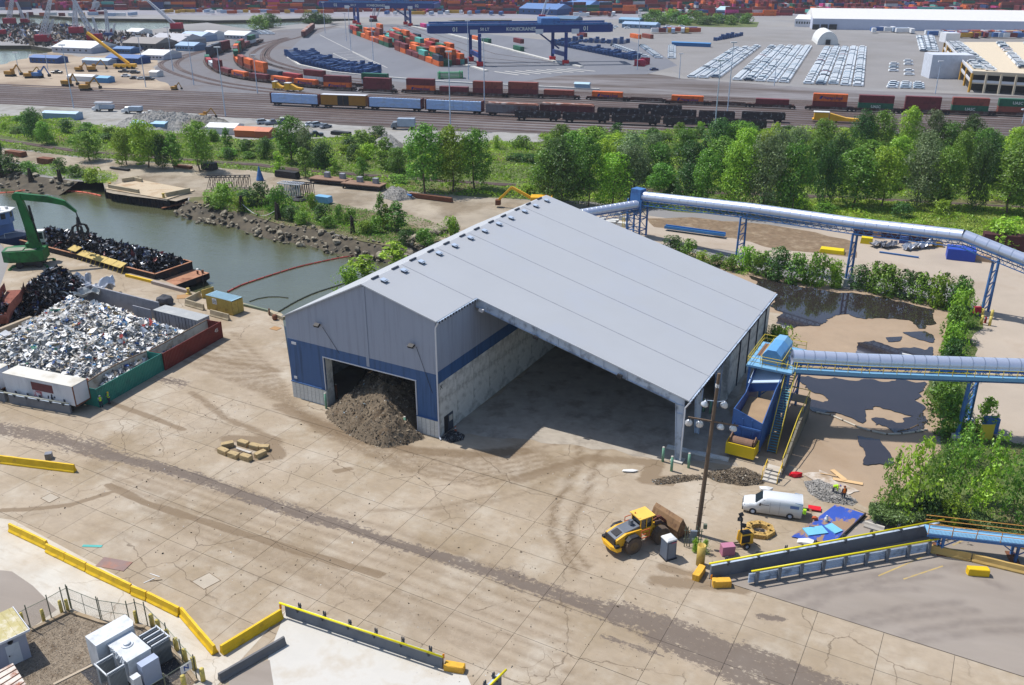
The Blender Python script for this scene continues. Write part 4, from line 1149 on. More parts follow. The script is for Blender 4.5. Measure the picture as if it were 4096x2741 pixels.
# barge, tug, floating booms
mHull = mat("barge_hull",K(46,44,48),rough=.8,var=.3,c2=K(96,66,50),c2s=.5,c2t=.6)
mDeck = mat("rust_deck",K(184,134,104),rough=.9,var=.25,vs=.6,c2=K(140,92,68),c2s=.4)
bg = thing("scrap_barge","long dark steel barge loaded with crushed black scrap, moored at the quay","barge",(-65.0,155.0,ZW),math.radians(149))
g = MB()
L_ = 41.0; Wd = 8.6
sec = [(-3.2,.9),(-3.6,2.0),(0,2.0),(L_,2.0),(L_,0),(-2.2,-.2)]
def hull(y0,y1,z0,z1,x0,x1,gg):gg.box((x0 + x1)/2,(y0 + y1)/2,z0,x1 - x0,y1 - y0,z1 - z0)
g.ext([(-4.4,0,1.8),(-4.4,0,.8),(-2.6,0,-.4),(L_,0,-.4),(L_,0,1.8)],(0,-Wd,0)); g.out("hull",mHull,bg)
MB().box(-2.2,-Wd/2,1.8,4.4,Wd,.04).out("bow_deck",mDeck,bg)
g = MB()
for y in (.0,-Wd):g.box(L_/2,y + (.1 if y < 0 else -.1),1.83,L_,.2,1.5)
g.out("side_coaming",mHull,bg)
for x in (.1,L_ - .1):MB().box(x,-Wd/2,1.83,.2,Wd - .4,1.5).out("end_coaming",mHull,bg)
g = MB(); g.box(L_/2,-.1,3.34,L_,.4,.06); g.box(L_/2,-Wd + .1,3.34,L_,.4,.06); g.box(0,-Wd/2,3.34,.4,Wd,.06); g.out("coaming_lip",mDeck,bg)
g = MB()
for x,y in ((-3.6,-Wd + .8),(-3.1,-Wd + 1.6)):g.cyl((x,y,1.8),(x,y,2.5),.16,.2,8)
g.out("bitt",mRust,bg)
bp = bg.matrix_basis
Mb = Matrix.Translation((-65.0,155.0,0)) @ Matrix.Rotation(math.radians(149),4,'Z')
cor = [Mb @ Vector((x,y,0)) for x,y in ((.4,-.4),(L_ - .4,-.4),(L_ - .4,-Wd + .4),(.4,-Wd + .4))]
bo,bh,bb = mound("barge_scrap",[(p.x,p.y) for p in cor],2.9,1.6,ZW + 2.2,.5,mScrapB,.3,12)
tag(bo,"load of crushed black, silver and red car scrap heaped in the barge","scrap")
P_ = scatter(bh,bb,60000,.05)
d_ = RG.normal(size=P_.shape)*.2
place(shard_mesh("scrap",P_ + d_,RG.choice([.25,.45,.8],len(P_),p=[.4,.4,.2]),pal(SP,SW_,len(P_),.3),mScrapM,.45,.3,np.tile([0,0,.7],(len(P_),1)),.8),"scrap",bo,kind="stuff")
def boom_line(label,pts,rad,m,group,z=ZW):
 o = thing("floating_boom",label,"boom",(0,0,0),0,group)
 sp = spline([Vector((p[0],p[1],z + .05)) for p in pts],1.9)
 for a,b in zip(sp[:-1],sp[1:]):
  g = MB(); a2,b2 = a.lerp(b,.06),a.lerp(b,.94); g.cyl(a2,b2,rad,rad,6); g.out("float_segment",m,o)
 g = MB(); g.tube(sp,.06,4); g.out("boom_rope",mBlack,o)
mBoomO = mat("boom_orange",K(232,110,84),rough=.6,var=.15,rnd=.15); mBoomR = mat("boom_red",K(170,74,66),rough=.7,var=.2,rnd=.2); mBoomK = mat("boom_dark",K(78,84,80),rough=.8)
wz = lambda c,r,L_:[W(c,r,x,y,ZW) for x,y in L_]
boom_line("orange floating boom curving from the left edge to the concrete dock",wz(0,1,[(-300,210),(0,200),(120,195),(250,175),(430,172),(600,182),(760,195),(870,215),(950,235)]),.24,mBoomO,"oil booms in the creek")
boom_line("red floating boom crossing the creek from the yellow container to the rocks",wz(0,1,[(2080,1110),(2200,1050)]) + wz(1,1,[(0,1000),(200,935),(400,875),(600,830),(800,790),(1000,765),(1200,718),(1270,695)]),.2,mBoomR,"oil booms in the creek")
boom_line("dark floating boom close along the quay next to the shed",wz(1,1,[(205,1290),(330,1215),(470,1145),(600,1095),(700,1065),(900,1000)]),.16,mBoomK,"oil booms in the creek")
boom_line("faint dark boom loop in the water below the red boom",wz(1,1,[(-60,1195),(50,1160),(180,1150),(300,1162),(370,1178)]),.1,mBoomK,"oil booms in the creek")
mTB = mat("tug_blue",K(120,150,206),rough=.45,var=.06); mTW = mat("tug_white",K(232,232,230),rough=.45); mTN = mat("tug_navy",K(44,62,104),rough=.6,var=.1); mGl = mat("dark_glass",K(44,54,62),rough=.12,spec=.7,var=0)
tg = thing("tug_boat","blue and white tug with wheelhouse windows behind the barge at the left edge","boat",(-109.3,185.5,ZW),math.radians(-16))
g = MB(); out_ = [(-14,-3.4),(2,-3.6),(5.0,-2.6),(6.6,0),(5.0,2.6),(2,3.6),(-14,3.4)]; g.prism(out_,-.4,1.9); g.out("hull",mTN,tg)
g = MB(); g.prism([(x*.98,y*.97) for x,y in out_],1.9,2.0); g.out("deck",mat("tug_deck",K(110,116,130),rough=.8),tg)
MB().box(-3,0,2.0,9,5.0,2.4).out("deckhouse",mTB,tg)
g = MB(); g.prism([(-2,-2.1),(2.4,-2.2),(3.4,0),(2.4,2.2),(-2,2.1)],4.4,7.0); g.out("wheelhouse",mTB,tg)
g = MB(); g.prism([(-2.6,-2.6),(2.9,-2.6),(4.0,0),(2.9,2.6),(-2.6,2.6)],7.0,7.2); g.out("roof",mTW,tg)
wd = MB().box(0,0,0,.9,.06,1.1).out("window",mGl,tg); wd.location = (-1.2,-2.19,5.6); piece(wd,tg,(.1,-2.19,5.6)); piece(wd,tg,(1.5,-2.2,5.6))
for y,rz in ((-1.1,math.radians(65)),(1.1,math.radians(115))):piece(wd,tg,(2.95,y,5.6),rz)
g = MB(); g.tube([(-2.0,0,7.2),(-2.0,0,14.5)],.13,6); g.bar((-2.9,0,9.2),(-1.1,0,9.2),.1); g.bar((-2.0,-.9,10.6),(-2.0,.9,10.6),.08); g.out("mast",mBlack,tg)
g = MB(); g.box(1.0,0,8.3,1.7,.25,.15); g.cyl((1,0,7.2),(1,0,8.3),.1); g.out("radar",mTW,tg)
for x,y in ((.2,.9),(1.9,-.9),(2.1,1.1)):MB().ball((x,y,7.5),.38,1).out("dome",mTW,tg)
g = MB(); g.cyl((-5,0,4.4),(-5,0,7.4),.8,.7,12); g.out("funnel",mBlack,tg)
g = MB(); g.tube([(4,-2.8,2),(4,-2.8,3.0),(6.2,0,3.0),(4,2.8,3.0),(4,2.8,2)],.05,5); g.out("bow_rail",mTW,tg)
fd = MB().lathe([(.55,-.2),(.6,0),(.55,.2)],10).out("fender",mBlack,tg); fd.rotation_euler = (math.pi/2,0,0)
fd.location = (0,-3.75,1.4)
for x in (-3,-6,-9):q = piece(fd,tg,(x,-3.7,1.4)); q.rotation_euler = (math.pi/2,0,0)
# green material handler
mCrG = mat("crane_green",K(34,118,58),rough=.5,var=.18,vs=.7,c2=K(26,78,42),c2s=.5,c2t=.55)
cr = thing("material_handler","tall green scrap handler crane with raised boom and open claw on the quay","crane",(-91.4,163.2,ZY),math.radians(12))
g = MB(); g.box(0,0,.45,4.6,3.0,.7); g.out("undercarriage",mBlack,cr)
for x,y in ((-1.7,-1.6),(1.7,-1.6),(-1.7,1.6),(1.7,1.6)):
 MB().cyl((x,y - .3,.65),(x,y + .3,.65),.65,.65,14).out("wheel",mBlack,cr)
for sx,sy in ((-1,-1),(1,-1),(1,1),(-1,1)):
 g = MB(); g.bar((sx*1.9,sy*1.0,.7),(sx*3.3,sy*2.4,.35),.25); g.cyl((sx*3.3,sy*2.4,0),(sx*3.3,sy*2.4,.3),.35,.3,8); g.out("outrigger",mCrG,cr)
g = MB(); g.prism([(-4.4,-1.4),(-3.0,-2.2),(2.9,-2.0),(2.9,2.0),(-3.0,2.2),(-4.4,1.4)],1.3,3.4); g.out("upperworks",mCrG,cr)
g = MB(); g.box(-2.2,-.6,3.42,3.0,2.2,.12); g.box(.6,-1.2,3.42,2.0,1.0,.1); g.out("engine_cover",mat("cover_pale",K(150,152,134),rough=.7),cr)
MB().box(.2,1.2,3.5,1.6,1.6,.7).out("cab_riser",mCrG,cr)
g = MB(); g.box(1.6,2.9,3.8,1.7,1.6,2.2); g.out("cab",mWhite,cr); g = MB(); g.box(2.47,2.9,4.3,.04,1.3,1.5); g.box(1.6,2.07,4.5,1.3,.04,1.2); g.out("cab_glass",mGl,cr)
def boxbeam(gg,p0,p1,w0,w1,h0,h1):
 p0,p1 = Vector(p0),Vector(p1); d = (p1 - p0).normalized(); side = Vector((0,1,0)); up = side.cross(d).normalized()
 P = []
 for p,w,h in ((p0,w0,h0),(p1,w1,h1)):
  for i,j in ((-1,-1),(1,-1),(1,1),(-1,1)):P.append(p + side*i*w/2 + up*j*h/2)
 gg._p(P,[(3,2,1,0),(4,5,6,7),(0,1,5,4),(1,2,6,5),(2,3,7,6),(3,0,4,7)])
g = MB(); boxbeam(g,(1.4,0,2.6),(.9,0,8.5),1.2,1.1,1.9,1.5); boxbeam(g,(.9,0,8.5),(.15,0,13.4),1.1,1.0,1.5,1.0); g.out("boom",mCrG,cr)
g = MB(); boxbeam(g,(-.2,0,13.5),(5.0,0,12.6),.8,.7,1.2,1.2); boxbeam(g,(4.9,0,12.65),(7.9,0,11.7),.7,.6,1.2,.9); boxbeam(g,(7.8,0,11.75),(9.6,0,9.9),.6,.4,.8,.4); g.out("stick",mCrG,cr)
g = MB(); g.cyl((-.05,-.6,13.4),(-.05,.6,13.4),.75,.75,12); g.out("boom_pin",mCrG,cr)
g = MB(); g.cyl((2.2,0,4.5),(1.8,0,8.6),.14); g.cyl((1.8,0,8.6),(1.6,0,11.6),.22); g.out("hydraulic_ram",mBlack,cr)
g = MB(); g.tube([(9.5,0,9.9),(9.6,0,9.3),(9.6,0,8.9)],.12,6); g.lathe([(.2,0),(.5,.3),(.35,1.2),(.28,1.9)],10,9.6,0,7.0); g.out("grab_head",mBlack,cr)
for k in range(4):
 t = k*math.pi/2 + .5; g = MB()
 pts = [(.35,7.5),(1.15,7.2),(1.45,6.2),(1.25,5.2),(.75,4.6)]
 pp = [Vector((9.6 + r_*math.cos(t),r_*math.sin(t),z_)) for r_,z_ in pts]
 for (a,b,w) in zip(pp[:-1],pp[1:],(.3,.4,.4,.28)):g.bar(a,b,w)
 g.out("grab_tine",mBlack,cr)
# trees and scrub
def leaf_mat(name):
 m = bpy.data.materials.new(name); m.use_nodes = True; nt = m.node_tree; N,Lk = nt.nodes,nt.links; N.clear()
 out = N.new("ShaderNodeOutputMaterial"); at = N.new("ShaderNodeAttribute"); at.attribute_name = "Col"
 oi = N.new("ShaderNodeObjectInfo"); hs = N.new("ShaderNodeHueSaturation")
 a = N.new("ShaderNodeMapRange"); a.inputs[3].default_value = .95; a.inputs[4].default_value = 1.75; Lk.new(oi.outputs["Random"],a.inputs[0]); Lk.new(a.outputs[0],hs.inputs["Value"])
 b = n_math(N,Lk,'FRACT',n_math(N,Lk,'MULTIPLY',oi.outputs["Random"],7.7)); c = n_range(N,Lk,b,0,1,.478,.515); Lk.new(c,hs.inputs["Hue"])
 Lk.new(at.outputs["Color"],hs.inputs["Color"])
 d = N.new("ShaderNodeBsdfDiffuse"); t = N.new("ShaderNodeBsdfTranslucent"); g = N.new("ShaderNodeBsdfGlossy"); g.inputs["Roughness"].default_value = .45
 g.inputs["Color"].default_value = (.7,.75,.7,1)
 Lk.new(hs.outputs[0],d.inputs[0])
 h2 = N.new("ShaderNodeHueSaturation"); h2.inputs["Value"].default_value = 1.25; h2.inputs["Hue"].default_value = .49; Lk.new(hs.outputs[0],h2.inputs["Color"]); Lk.new(h2.outputs[0],t.inputs[0])
 m1 = N.new("ShaderNodeMixShader"); m1.inputs[0].default_value = .32; Lk.new(d.outputs[0],m1.inputs[1]); Lk.new(t.outputs[0],m1.inputs[2])
 m2 = N.new("ShaderNodeMixShader"); m2.inputs[0].default_value = .035; Lk.new(m1.outputs[0],m2.inputs[1]); Lk.new(g.outputs[0],m2.inputs[2])
 Lk.new(m2.outputs[0],out.inputs[0])
 return m
mLeaf = leaf_mat("leaves")
mBark = mat("bark",K(120,104,86),rough=.95,var=.3,vs=2)
GREENS = {"mid":(K(96,140,44),K(78,120,40),K(122,162,58)),"yel":(K(134,172,46),K(110,150,42),K(154,188,66)),"dark":(K(66,104,44),K(52,86,38),K(84,122,50)),"grey":(K(110,132,84),K(90,112,70),K(132,152,104))}
def crown(h,w,lobes,n,ls,tone,seed,low=.25,droop=.0,name="crown"):
 rg = np.random.default_rng(seed); P = []; Nn = []
 for k in range(lobes):
  f = (k + .5)/lobes
  z = h*(low + (1 - low)*f ** .8); prof = math.sin(math.pi*min(.98,(.22 + .72*f))) ** .7
  rad = w*.5*prof*rg.uniform(.35,.75); t = rg.uniform(0,6.28)
  c = np.array([math.cos(t)*rad,math.sin(t)*rad,z])
  r_ = w*rg.uniform(.2,.34)*(.55 + .6*prof); m_ = int(n/lobes)
  d = unit(rg.normal(size=(m_,3))); d[:,2] = d[:,2]*.85 + .12
  q = rg.uniform(.55,1.05,(m_,1)) ** .6
  s_ = max(3,m_ // 9); cen = unit(rg.normal(size=(s_,3))); idx = rg.integers(0,s_,m_)
  d = unit(cen[idx] + .42*d)
  P.append(c + d*q*r_*np.array([1,1,1.05])); Nn.append(d + np.array([0,0,.5]))
 P = np.concatenate(P); Nn = np.concatenate(Nn); P[:,2] = np.maximum(P[:,2],.15)
 g = np.array([q[:3] for q in GREENS[tone]]); col = g[rg.choice(3,len(P),p=[.5,.3,.2])]*rg.uniform(.75,1.2,(len(P),1))
 global RG
 old = RG; RG = rg
 me = shard_mesh(name,P,ls,col,mLeaf,.55,.25,unit(Nn),.55); RG = old
 return me
def trunk(h,w,seed):
 rr = random.Random(seed); g = MB(); p = Vector((0,0,-.1)); r = max(.05,h*.016)
 for i in range(4):
  q = p + Vector((rr.uniform(-.03,.03)*h,rr.uniform(-.03,.03)*h,h*.2)); g.cyl(p,q,r,r*.72,7);
  if i > 0:
   for k in range(2):
    t = rr.uniform(0,6.28); e = q + Vector((math.cos(t)*w*.32,math.sin(t)*w*.32,h*.15)); g.cyl(q,e,r*.45,r*.15,5)
  p = q; r *= .72
 return g.mesh("trunk",mBark)
TREES = {}
for k,(h,w,lb,n,ls,tn,low) in {"poplar":(16,8,26,5200,.26,"mid",.16),"poplar2":(16,9,24,5200,.27,"yel",.14),"wide":(12,11,26,5600,.27,"dark",.2),"wide2":(12,10,22,5000,.26,"mid",.15),"slim":(12,4.2,18,2600,.22,"mid",.12),"grey":(13,10,22,5000,.25,"grey",.18),
  "bush":(3.6,4.4,12,1900,.17,"mid",.05),"bush2":(3.2,4.6,11,1900,.17,"yel",.02),"bush3":(3.8,4.0,12,1900,.16,"dark",.03),"loose":(7,6.5,24,1150,.22,"mid",.1),"loose2":(7,6,20,1050,.22,"yel",.08),"sapling":(5.0,2.6,13,1500,.15,"yel",.05)}.items():
 TREES[k] = (crown(h,w,lb,n,ls,tn,len(TREES) + 40,low),trunk(h,w,len(TREES)),h,w)
def tree(kind,x,y,h,w,label,group=None,z=0.0,cat=None,name=None):
 me,tr,h0,w0 = TREES[kind]
 bush = kind.startswith("bush")
 o = thing(name or ("bush" if bush else "tree"),label,cat or ("bush" if bush else "tree"),(x,y,z),R.uniform(0,6.28),group)
 a = place(me,"foliage" if bush else "crown",o); b = place(tr,"stem" if bush else "trunk",o)
 o.scale = (w/w0,w/w0,h/h0)
 return o
def vtree(kind,vx,vb,vt,vw,label,group=None,name=None):
 """tree from the spot of its foot and the height its top reaches above it"""
 p = V(vx,vb); zc = p.y*_c + CAM_H*_s
 v0 = (vb*1.7482 - 1370.5)/F_PX; v1 = (vt*1.7482 - 1370.5)/F_PX
 h = zc*(v0 - v1)/(_c - v1*_s)
 return tree(kind,p.x,p.y,h,vw*1.7482*zc/F_PX,label,group,name=name)
ORD = ["first","second","third","fourth","fifth","sixth","seventh","eighth","ninth","tenth","eleventh","twelfth","thirteenth","fourteenth","fifteenth","sixteenth","seventeenth","eighteenth","nineteenth","twentieth"]
TENS = {2:"twent",3:"thirt",4:"fort",5:"fift",6:"sixt",7:"sevent",8:"eight",9:"ninet"}
def ordn(i):return ORD[i] if i < 20 else ("hundred-and-" + ordn(i - 100)) if i > 99 else TENS[(i + 1) // 10] + "ieth" if (i + 1) % 10 == 0 and i < 99 else "hundredth" if i == 99 else TENS[(i + 1) // 10] + "y-" + ORD[i % 10]
for a in (("poplar",972,442,293,84,"left one of three tall trees standing together on the grass"),("poplar2",1036,438,300,80,"middle one of three tall trees standing together on the grass"),("poplar",1086,434,304,74,"right one of three tall trees standing together on the grass"),
  ("poplar",668,372,272,66,"tall tree left of the parked truck yard, highest in the left belt"),("grey",706,376,300,50,"thinner grey green tree just right of the highest left tree"),("wide",742,384,332,56,"low dark tree right of the thin grey green tree"),
  ("poplar",458,392,284,66,"tall bushy tree near the orange roof at the left"),("slim",400,388,308,38,"slender light tree between two bushier trees at the left"),("poplar2",340,384,282,70,"broad tall tree left of the slender one"),("wide",372,386,318,44,"dark narrow tree tucked behind the broad tall one"),
  ("poplar2",290,378,300,56,"bright green tree at the left beside the track"),("poplar",205,368,306,58,"tree standing on the near side of the green track at left"),("wide",84,318,257,52,"dark round tree beside the long grey roof at far left"),("wide2",108,330,284,44,"low tree right of the dark round tree at far left"),
  ("slim",520,346,296,26,"thin half bare tree in front of the white tarp"),("sapling",640,400,352,30,"small tree beside the blue cone"),("slim",700,408,342,36,"young tree behind the white truss"),("slim",884,388,318,44,"pointed tree left of the three tall trees"),("wide2",915,398,344,60,"low grey green tree touching the three tall trees"),
  ("slim",830,412,362,30,"young tree right of the rusty platforms"),("sapling",765,405,366,26,"small tree behind the rusty platform"),("wide",610,362,320,40,"low dark tree at the edge of the gravel by the parked cars"),
  ("slim",872,522,446,28,"upright young tree on the rocky creek bank, left of a pair"),("slim",908,530,466,44,"wider young tree on the rocky creek bank, right of a pair"),("sapling",888,526,472,26,"low sapling between the pair of bank trees"),
  ("wide",2,372,328,30,"dark tree cut by the left edge beside the road")):vtree(*a)
rows = (("back",0,[(1352,372,300),(1420,360,296),(1490,356,298),(1560,356,300),(1640,352,290),(1700,350,282),(1765,350,288),(1830,352,300),(1890,352,286),(1960,350,268),(2010,350,250),(2066,352,248),(2120,352,250),(2170,356,275),(2214,356,262),(2250,368,300),(2330,380,300)],70),
  ("middle",1,[(1262,420,335),(1318,420,315),(1376,415,322),(1440,410,320),(1500,410,326),(1570,408,320),(1640,412,312),(1712,412,306),(1780,412,310),(1850,414,318),(1920,412,316),(1985,410,312),(2055,412,306),(2125,412,312),(2195,416,306),(2262,424,320),(2340,440,296)],78),
  ("front",2,[(1248,462,352),(1288,470,338),(1340,474,316),(1392,470,350),(1448,464,340),(1512,452,372),(1565,466,380),(1622,476,350),(1682,488,330),(1742,492,336),(1812,498,340),(1880,500,350),(1946,500,352),(2016,500,344),(2090,500,350),(2160,502,352),(2228,508,350),(2300,516,336),(2352,520,322)],80))
kinds = ["poplar","wide2","poplar2","wide","grey"]
for nm,ri,lst,ww in rows:
 for i,(x,b,t) in enumerate(lst):
  k = kinds[(i*2 + ri*3) % 5]
  word = {"poplar":"tall","poplar2":"bright yellow green","wide":"dark spreading","wide2":"broad","grey":"greyish green"}[k]
  vtree(k,x + R.uniform(-12,12),b - (26 if ri == 2 and x > 1850 else 0),t + R.uniform(-8,16),ww*R.uniform(.75,1.25),"%s tree in the %s row of the wood, %s from its left end" % (word,nm,ordn(i)),"trees of the wood beyond the conveyor")
i = 0
for x,b,t,w,k in ((1538,578,548,44,"bush3"),(1572,590,556,40,"bush"),(1606,600,580,36,"bush2"),(1640,608,586,40,"bush"),(1672,618,590,38,"bush"),(1706,622,576,44,"bush2"),(1742,630,584,48,"bush"),(1780,640,580,50,"bush3"),(1822,648,592,48,"bush"),(1862,654,592,50,"bush"),(1900,656,606,42,"bush2"),
  (1965,662,618,40,"bush3"),(1998,668,612,50,"bush"),(2034,676,618,50,"bush"),(2072,682,630,46,"bush3"),(2108,690,636,50,"bush"),(2146,700,640,54,"bush2"),(2186,712,646,52,"bush")):
 i += 1; vtree(k,x,b,t - 2,w*1.2,"hedge bush behind the flooded yard, %s from the left" % ordn(i - 1),"hedge bushes along the flooded yard")
i = 0
for x,b,t,w,k in ((2196,745,664,70,"bush2"),(2182,780,700,66,"bush"),(2176,818,740,70,"bush2"),(2170,860,780,66,"bush3"),(2164,905,860,70,"bush3"),(2158,945,870,90,"bush"),(2170,990,905,90,"bush")):
 i += 1; vtree(k,x,b,t + 10,w*.9,"bush in the right hedge of the flooded yard, %s from the far end" % ordn(i - 1),"bushes of the side hedge")
for a in (("loose2",2082,1190,1018,105,"tree with open crown left of the lower right thicket"),("loose",2030,1170,1058,66,"thin leaning tree at the left of the lower right thicket"),("loose",2140,1170,1040,80,"dark tree in the middle of the lower right thicket"),("loose",2190,1140,995,90,"tree behind the thicket beside the conveyor leg"),("loose2",2262,1150,1005,90,"grey green tree near the right edge"),
  ("loose",2310,1200,1060,90,"tree at the right edge above the blue footbridge"),("loose2",2240,1190,1085,75,"low tree above the blue footbridge"),("sapling",2252,985,915,50,"young tree right of the big conveyor leg"),("bush3",2110,1190,1135,80,"dark bush at the foot of the lower right thicket"),("bush2",2170,1200,1145,70,"bright bush at the foot of the lower right thicket"),("loose",2200,1060,1000,60,"bush below the conveyor leg"),
  ("bush2",1790,812,756,60,"bush at the far right corner of the shed"),("bush",1762,800,752,40,"second small bush against the shed's right wall"),("bush2",2300,560,508,110,"bright bush at the right edge beyond the conveyor"),
  ("sapling",830,648,590,70,"bright bush between shed wall and water, nearer one"),("sapling",900,612,560,66,"bright bush between shed wall and water, farther one"),("bush2",795,672,622,60,"low bush against the shed wall by the water"),("bush2",1030,540,503,44,"bush beside the tilted orange board at the shed's corner"),
  ("bush3",600,470,424,50,"dark bush on the creek bank left of the big one"),("bush",640,490,434,56,"big rounded bush on the creek bank"),("bush3",566,470,440,50,"dark bush beside the old posts on the bank"),("bush2",710,480,448,34,"bright small bush by the old tyre"),("bush3",740,502,472,44,"olive bush among the rocks"),("bush",800,508,482,34,"bush among rocks right of the post in the creek"),("bush",776,512,474,26,"small upright bush on the rocks"),("bush3",924,560,532,30,"low bush at the water's edge near the shed"),("bush",974,560,528,44,"low bush on the rock slope near the shed"),("bush",858,532,500,40,"low bush below the pair of bank trees"),("bush2",520,460,424,60,"grassy bush right of the concrete dock"),
  ("bush",500,476,446,50,"bush above the first stones right of the dock"),("bush2",545,484,456,44,"bright bush above the stones"),("bush3",668,502,476,50,"dark bush just above the water line"),("bush",690,512,486,40,"mid green bush just above the water line"),("bush2",830,536,512,44,"bright bush above the stones below the bank trees"),("bush",750,520,496,36,"round bush on the middle of the stone bank"),("bush3",22,396,360,50,"dark bush on the left bank"),("bush",70,398,372,40,"bush above the left bank stones"),("bush3",140,395,366,34,"bush beside the rusty skip"),("bush2",220,415,388,50,"grassy bush left of the concrete dock"),("bush",176,404,380,40,"bush between skip and dock"),
  ("bush",830,340,304,56,"scrubby bush beside the gravel heap"),("bush3",800,344,318,40,"scrubby bush left of the gravel heap"),("bush2",1590,1262,1236,24,"weeds at the foot of the wooden pole"),("bush2",1614,1268,1240,18,"weeds behind the yellow gate post")):vtree(*a)
belt_np = np.array([q[:2] for q in belt])
trackG = [V(-120,312),V(0,321),V(175,346),V(260,353),V(487,372),V(586,377),V(648,386),V(843,402),V(976,412),V(1171,424),V(1299,431),V(1529,438),V(1900,452),V(2400,480)]
trk = np.array([[p.x,p.y] for p in trackG])
def dline(P,L_):
 d = np.full(len(P),1e9)
 for a,b in zip(L_[:-1],L_[1:]):
  ab = b - a; t = np.clip(((P - a) @ ab)/(ab @ ab),0,1); d = np.minimum(d,np.linalg.norm(P - (a + t[:,None]*ab),axis=1))
 return d
Q = np.stack([RG.uniform(-215,190,2600),RG.uniform(195,345,2600)],1)
k = (edge_dist(Q,belt) > 3) & (dline(Q,trk) > 4.5); Q = Q[k][:215]
Q = Q[np.argsort(Q[:,0]/Q[:,1])]; BC = {}
for i,q in enumerate(Q):
 kd = ("bush","bush2","bush3")[i % 3]; h = R.uniform(1.5,4.0)
 nm = "left of the three tall trees" if q[0] < -40 else "before the wood" if q[0] < 25 else "among the wood"
 lab = "%s %s bush in the green belt, %s" % ("low" if h < 2.4 else "tall" if h > 3.3 else "middling",{"bush":"mid green","bush2":"yellow green","bush3":"dark green"}[kd],nm)
 BC[lab] = BC.get(lab,-1) + 1
 tree(kd,q[0],q[1],h,R.uniform(3.0,6.5),lab.replace(" in the green belt","") + ", %s from left" % ordn(BC[lab]),"bushes: " + lab[:60])
def cover(name,poly,n,hmax,ls,tones,seed,avoid=None,label=None):
 x0,y0 = min(q[0] for q in poly),min(q[1] for q in poly); x1,y1 = max(q[0] for q in poly),max(q[1] for q in poly)
 P = np.stack([RG.uniform(max(x0,-260),min(x1,260),n),RG.uniform(y0,y1,n)],1)
 m_ = edge_dist(P,poly) > -.3
 if avoid is not None:m_ &= dline(P,avoid) > 2.4
 m_ &= np.abs(P[:,0]) < P[:,1]*.68 + 12
 P = P[m_]
 a = nfield(P,.035,seed); b = nfield(P,.16,seed + 4)
 h = hmax*np.clip(.35 + .9*b + .5*a,.04,1.3)
 z = h*RG.uniform(.45,1.0,len(P))
 T = np.array([q[:3] for q in tones]); ix = np.clip(((a*.9 + b*.8 + RG.normal(size=len(P))*.22)*2.2 + len(T)/2),0,len(T) - 1).astype(int)
 col = T[ix]*RG.uniform(.75,1.25,(len(P),1))
 me = shard_mesh(name,np.concatenate([P,z[:,None]],1),ls,col,mLeaf,.35,.3,np.tile([0,0,.8],(len(P),1)),.9)
 return place(me,name,kind="stuff")
tn = (K(70,106,36),K(88,128,38),K(108,156,40),K(124,170,46),K(146,176,62))
cover("undergrowth",belt,300000,1.7,.34,tn,2.0,trk)
cover("undergrowth",vp((1700,470),(1900,455),(2343,480),(2500,500),(2500,570),(2343,548),(2100,534),(1800,498)),70000,.8,.24,(K(128,146,58),K(146,160,66),K(160,170,74),K(112,136,54)),7.0)
cover("weeds",green_right,60000,1.0,.16,(K(80,110,52),K(104,134,60),K(66,92,48)),9.0)
cover("reeds",vp((1990,1205),(1995,1170),(2040,1160),(2130,1180),(2343,1215),(2343,1235),(2130,1205),(2060,1215)),22000,1.9,.2,(K(96,124,70),K(80,108,64),K(120,146,84)),3.0)
cover("bank_grass",vp((470,470),(465,440),(560,440),(640,452),(700,466),(740,486),(860,498),(930,512),(950,540),(890,548),(800,532),(700,508),(600,482),(520,474)),26000,.8,.2,tn,5.0)
cover("bank_grass",vp((470,476),(560,486),(650,514),(725,522),(800,542),(905,562),(1000,550),(1040,530),(960,500),(860,486),(760,466),(690,446),(560,434),(470,436)),30000,.9,.2,tn[:3] + (K(120,108,70),),15.0)
cover("bank_grass",vp((0,378),(120,376),(180,390),(270,402),(262,420),(240,424),(180,412),(60,396),(0,388)),16000,.8,.2,tn,6.0)
# rocks of the creek bank, old piles
mStone = mat("bank_stone",K(168,158,138),rough=.92,var=.25,vs=1.2,c2=K(86,80,66),c2s=.8,c2t=.5,rnd=.4,bump=.5,bs=3)
stones = []
for s_ in range(7):
 rr = random.Random(s_); g = MB(); g.ball((0,0,0),1,2 if s_ < 3 else 1,(1,.75,.55),.12,rr); g.v = [(x + .25*noise.noise(Vector((x,y,z + s_*5))*1.6),y + .25*noise.noise(Vector((x,y + 9,z))*1.6),z) for x,y,z in g.v]; stones.append(g.mesh("stone",mStone))
def rocks(name,path,n,off0,off1,zt,r0,r1):
 par = bpy.data.objects.new(name,None); C.objects.link(par); struct(par)
 P = [Vector((p[0],p[1])) for p in path]; seg = [(b - a).length for a,b in zip(P[:-1],P[1:])]; tot = sum(seg)
 for i in range(n):
  t = R.uniform(0,tot); j = 0
  while t > seg[j]:t -= seg[j]; j += 1
  d = (P[j + 1] - P[j]).normalized(); nn = Vector((-d.y,d.x)); w = R.random(); q = P[j] + d*t + nn*(off0 + (off1 - off0)*w)
  o = place(stones[i % 7],"stone",par); s = R.uniform(r0,r1)*(1 if R.random() < .8 else 1.7)
  o.location = (q.x,q.y,zt + (ZW - zt)*max(0,w*1.1 - .1) + s*.2); o.scale = (s,s,s*R.uniform(.7,1.1)); o.rotation_euler = (R.uniform(-.5,.5),R.uniform(-.5,.5),R.uniform(0,6.28))
rocks("rock_bank",[tuple(p[:2]) for p in far_bank],230,-.8,5.4,.15,.22,.7)
rocks("rock_slope",vp((1060,520),(1020,540),(985,552),(950,560),(915,562)),110,-2.5,3.0,.5,.3,.9)
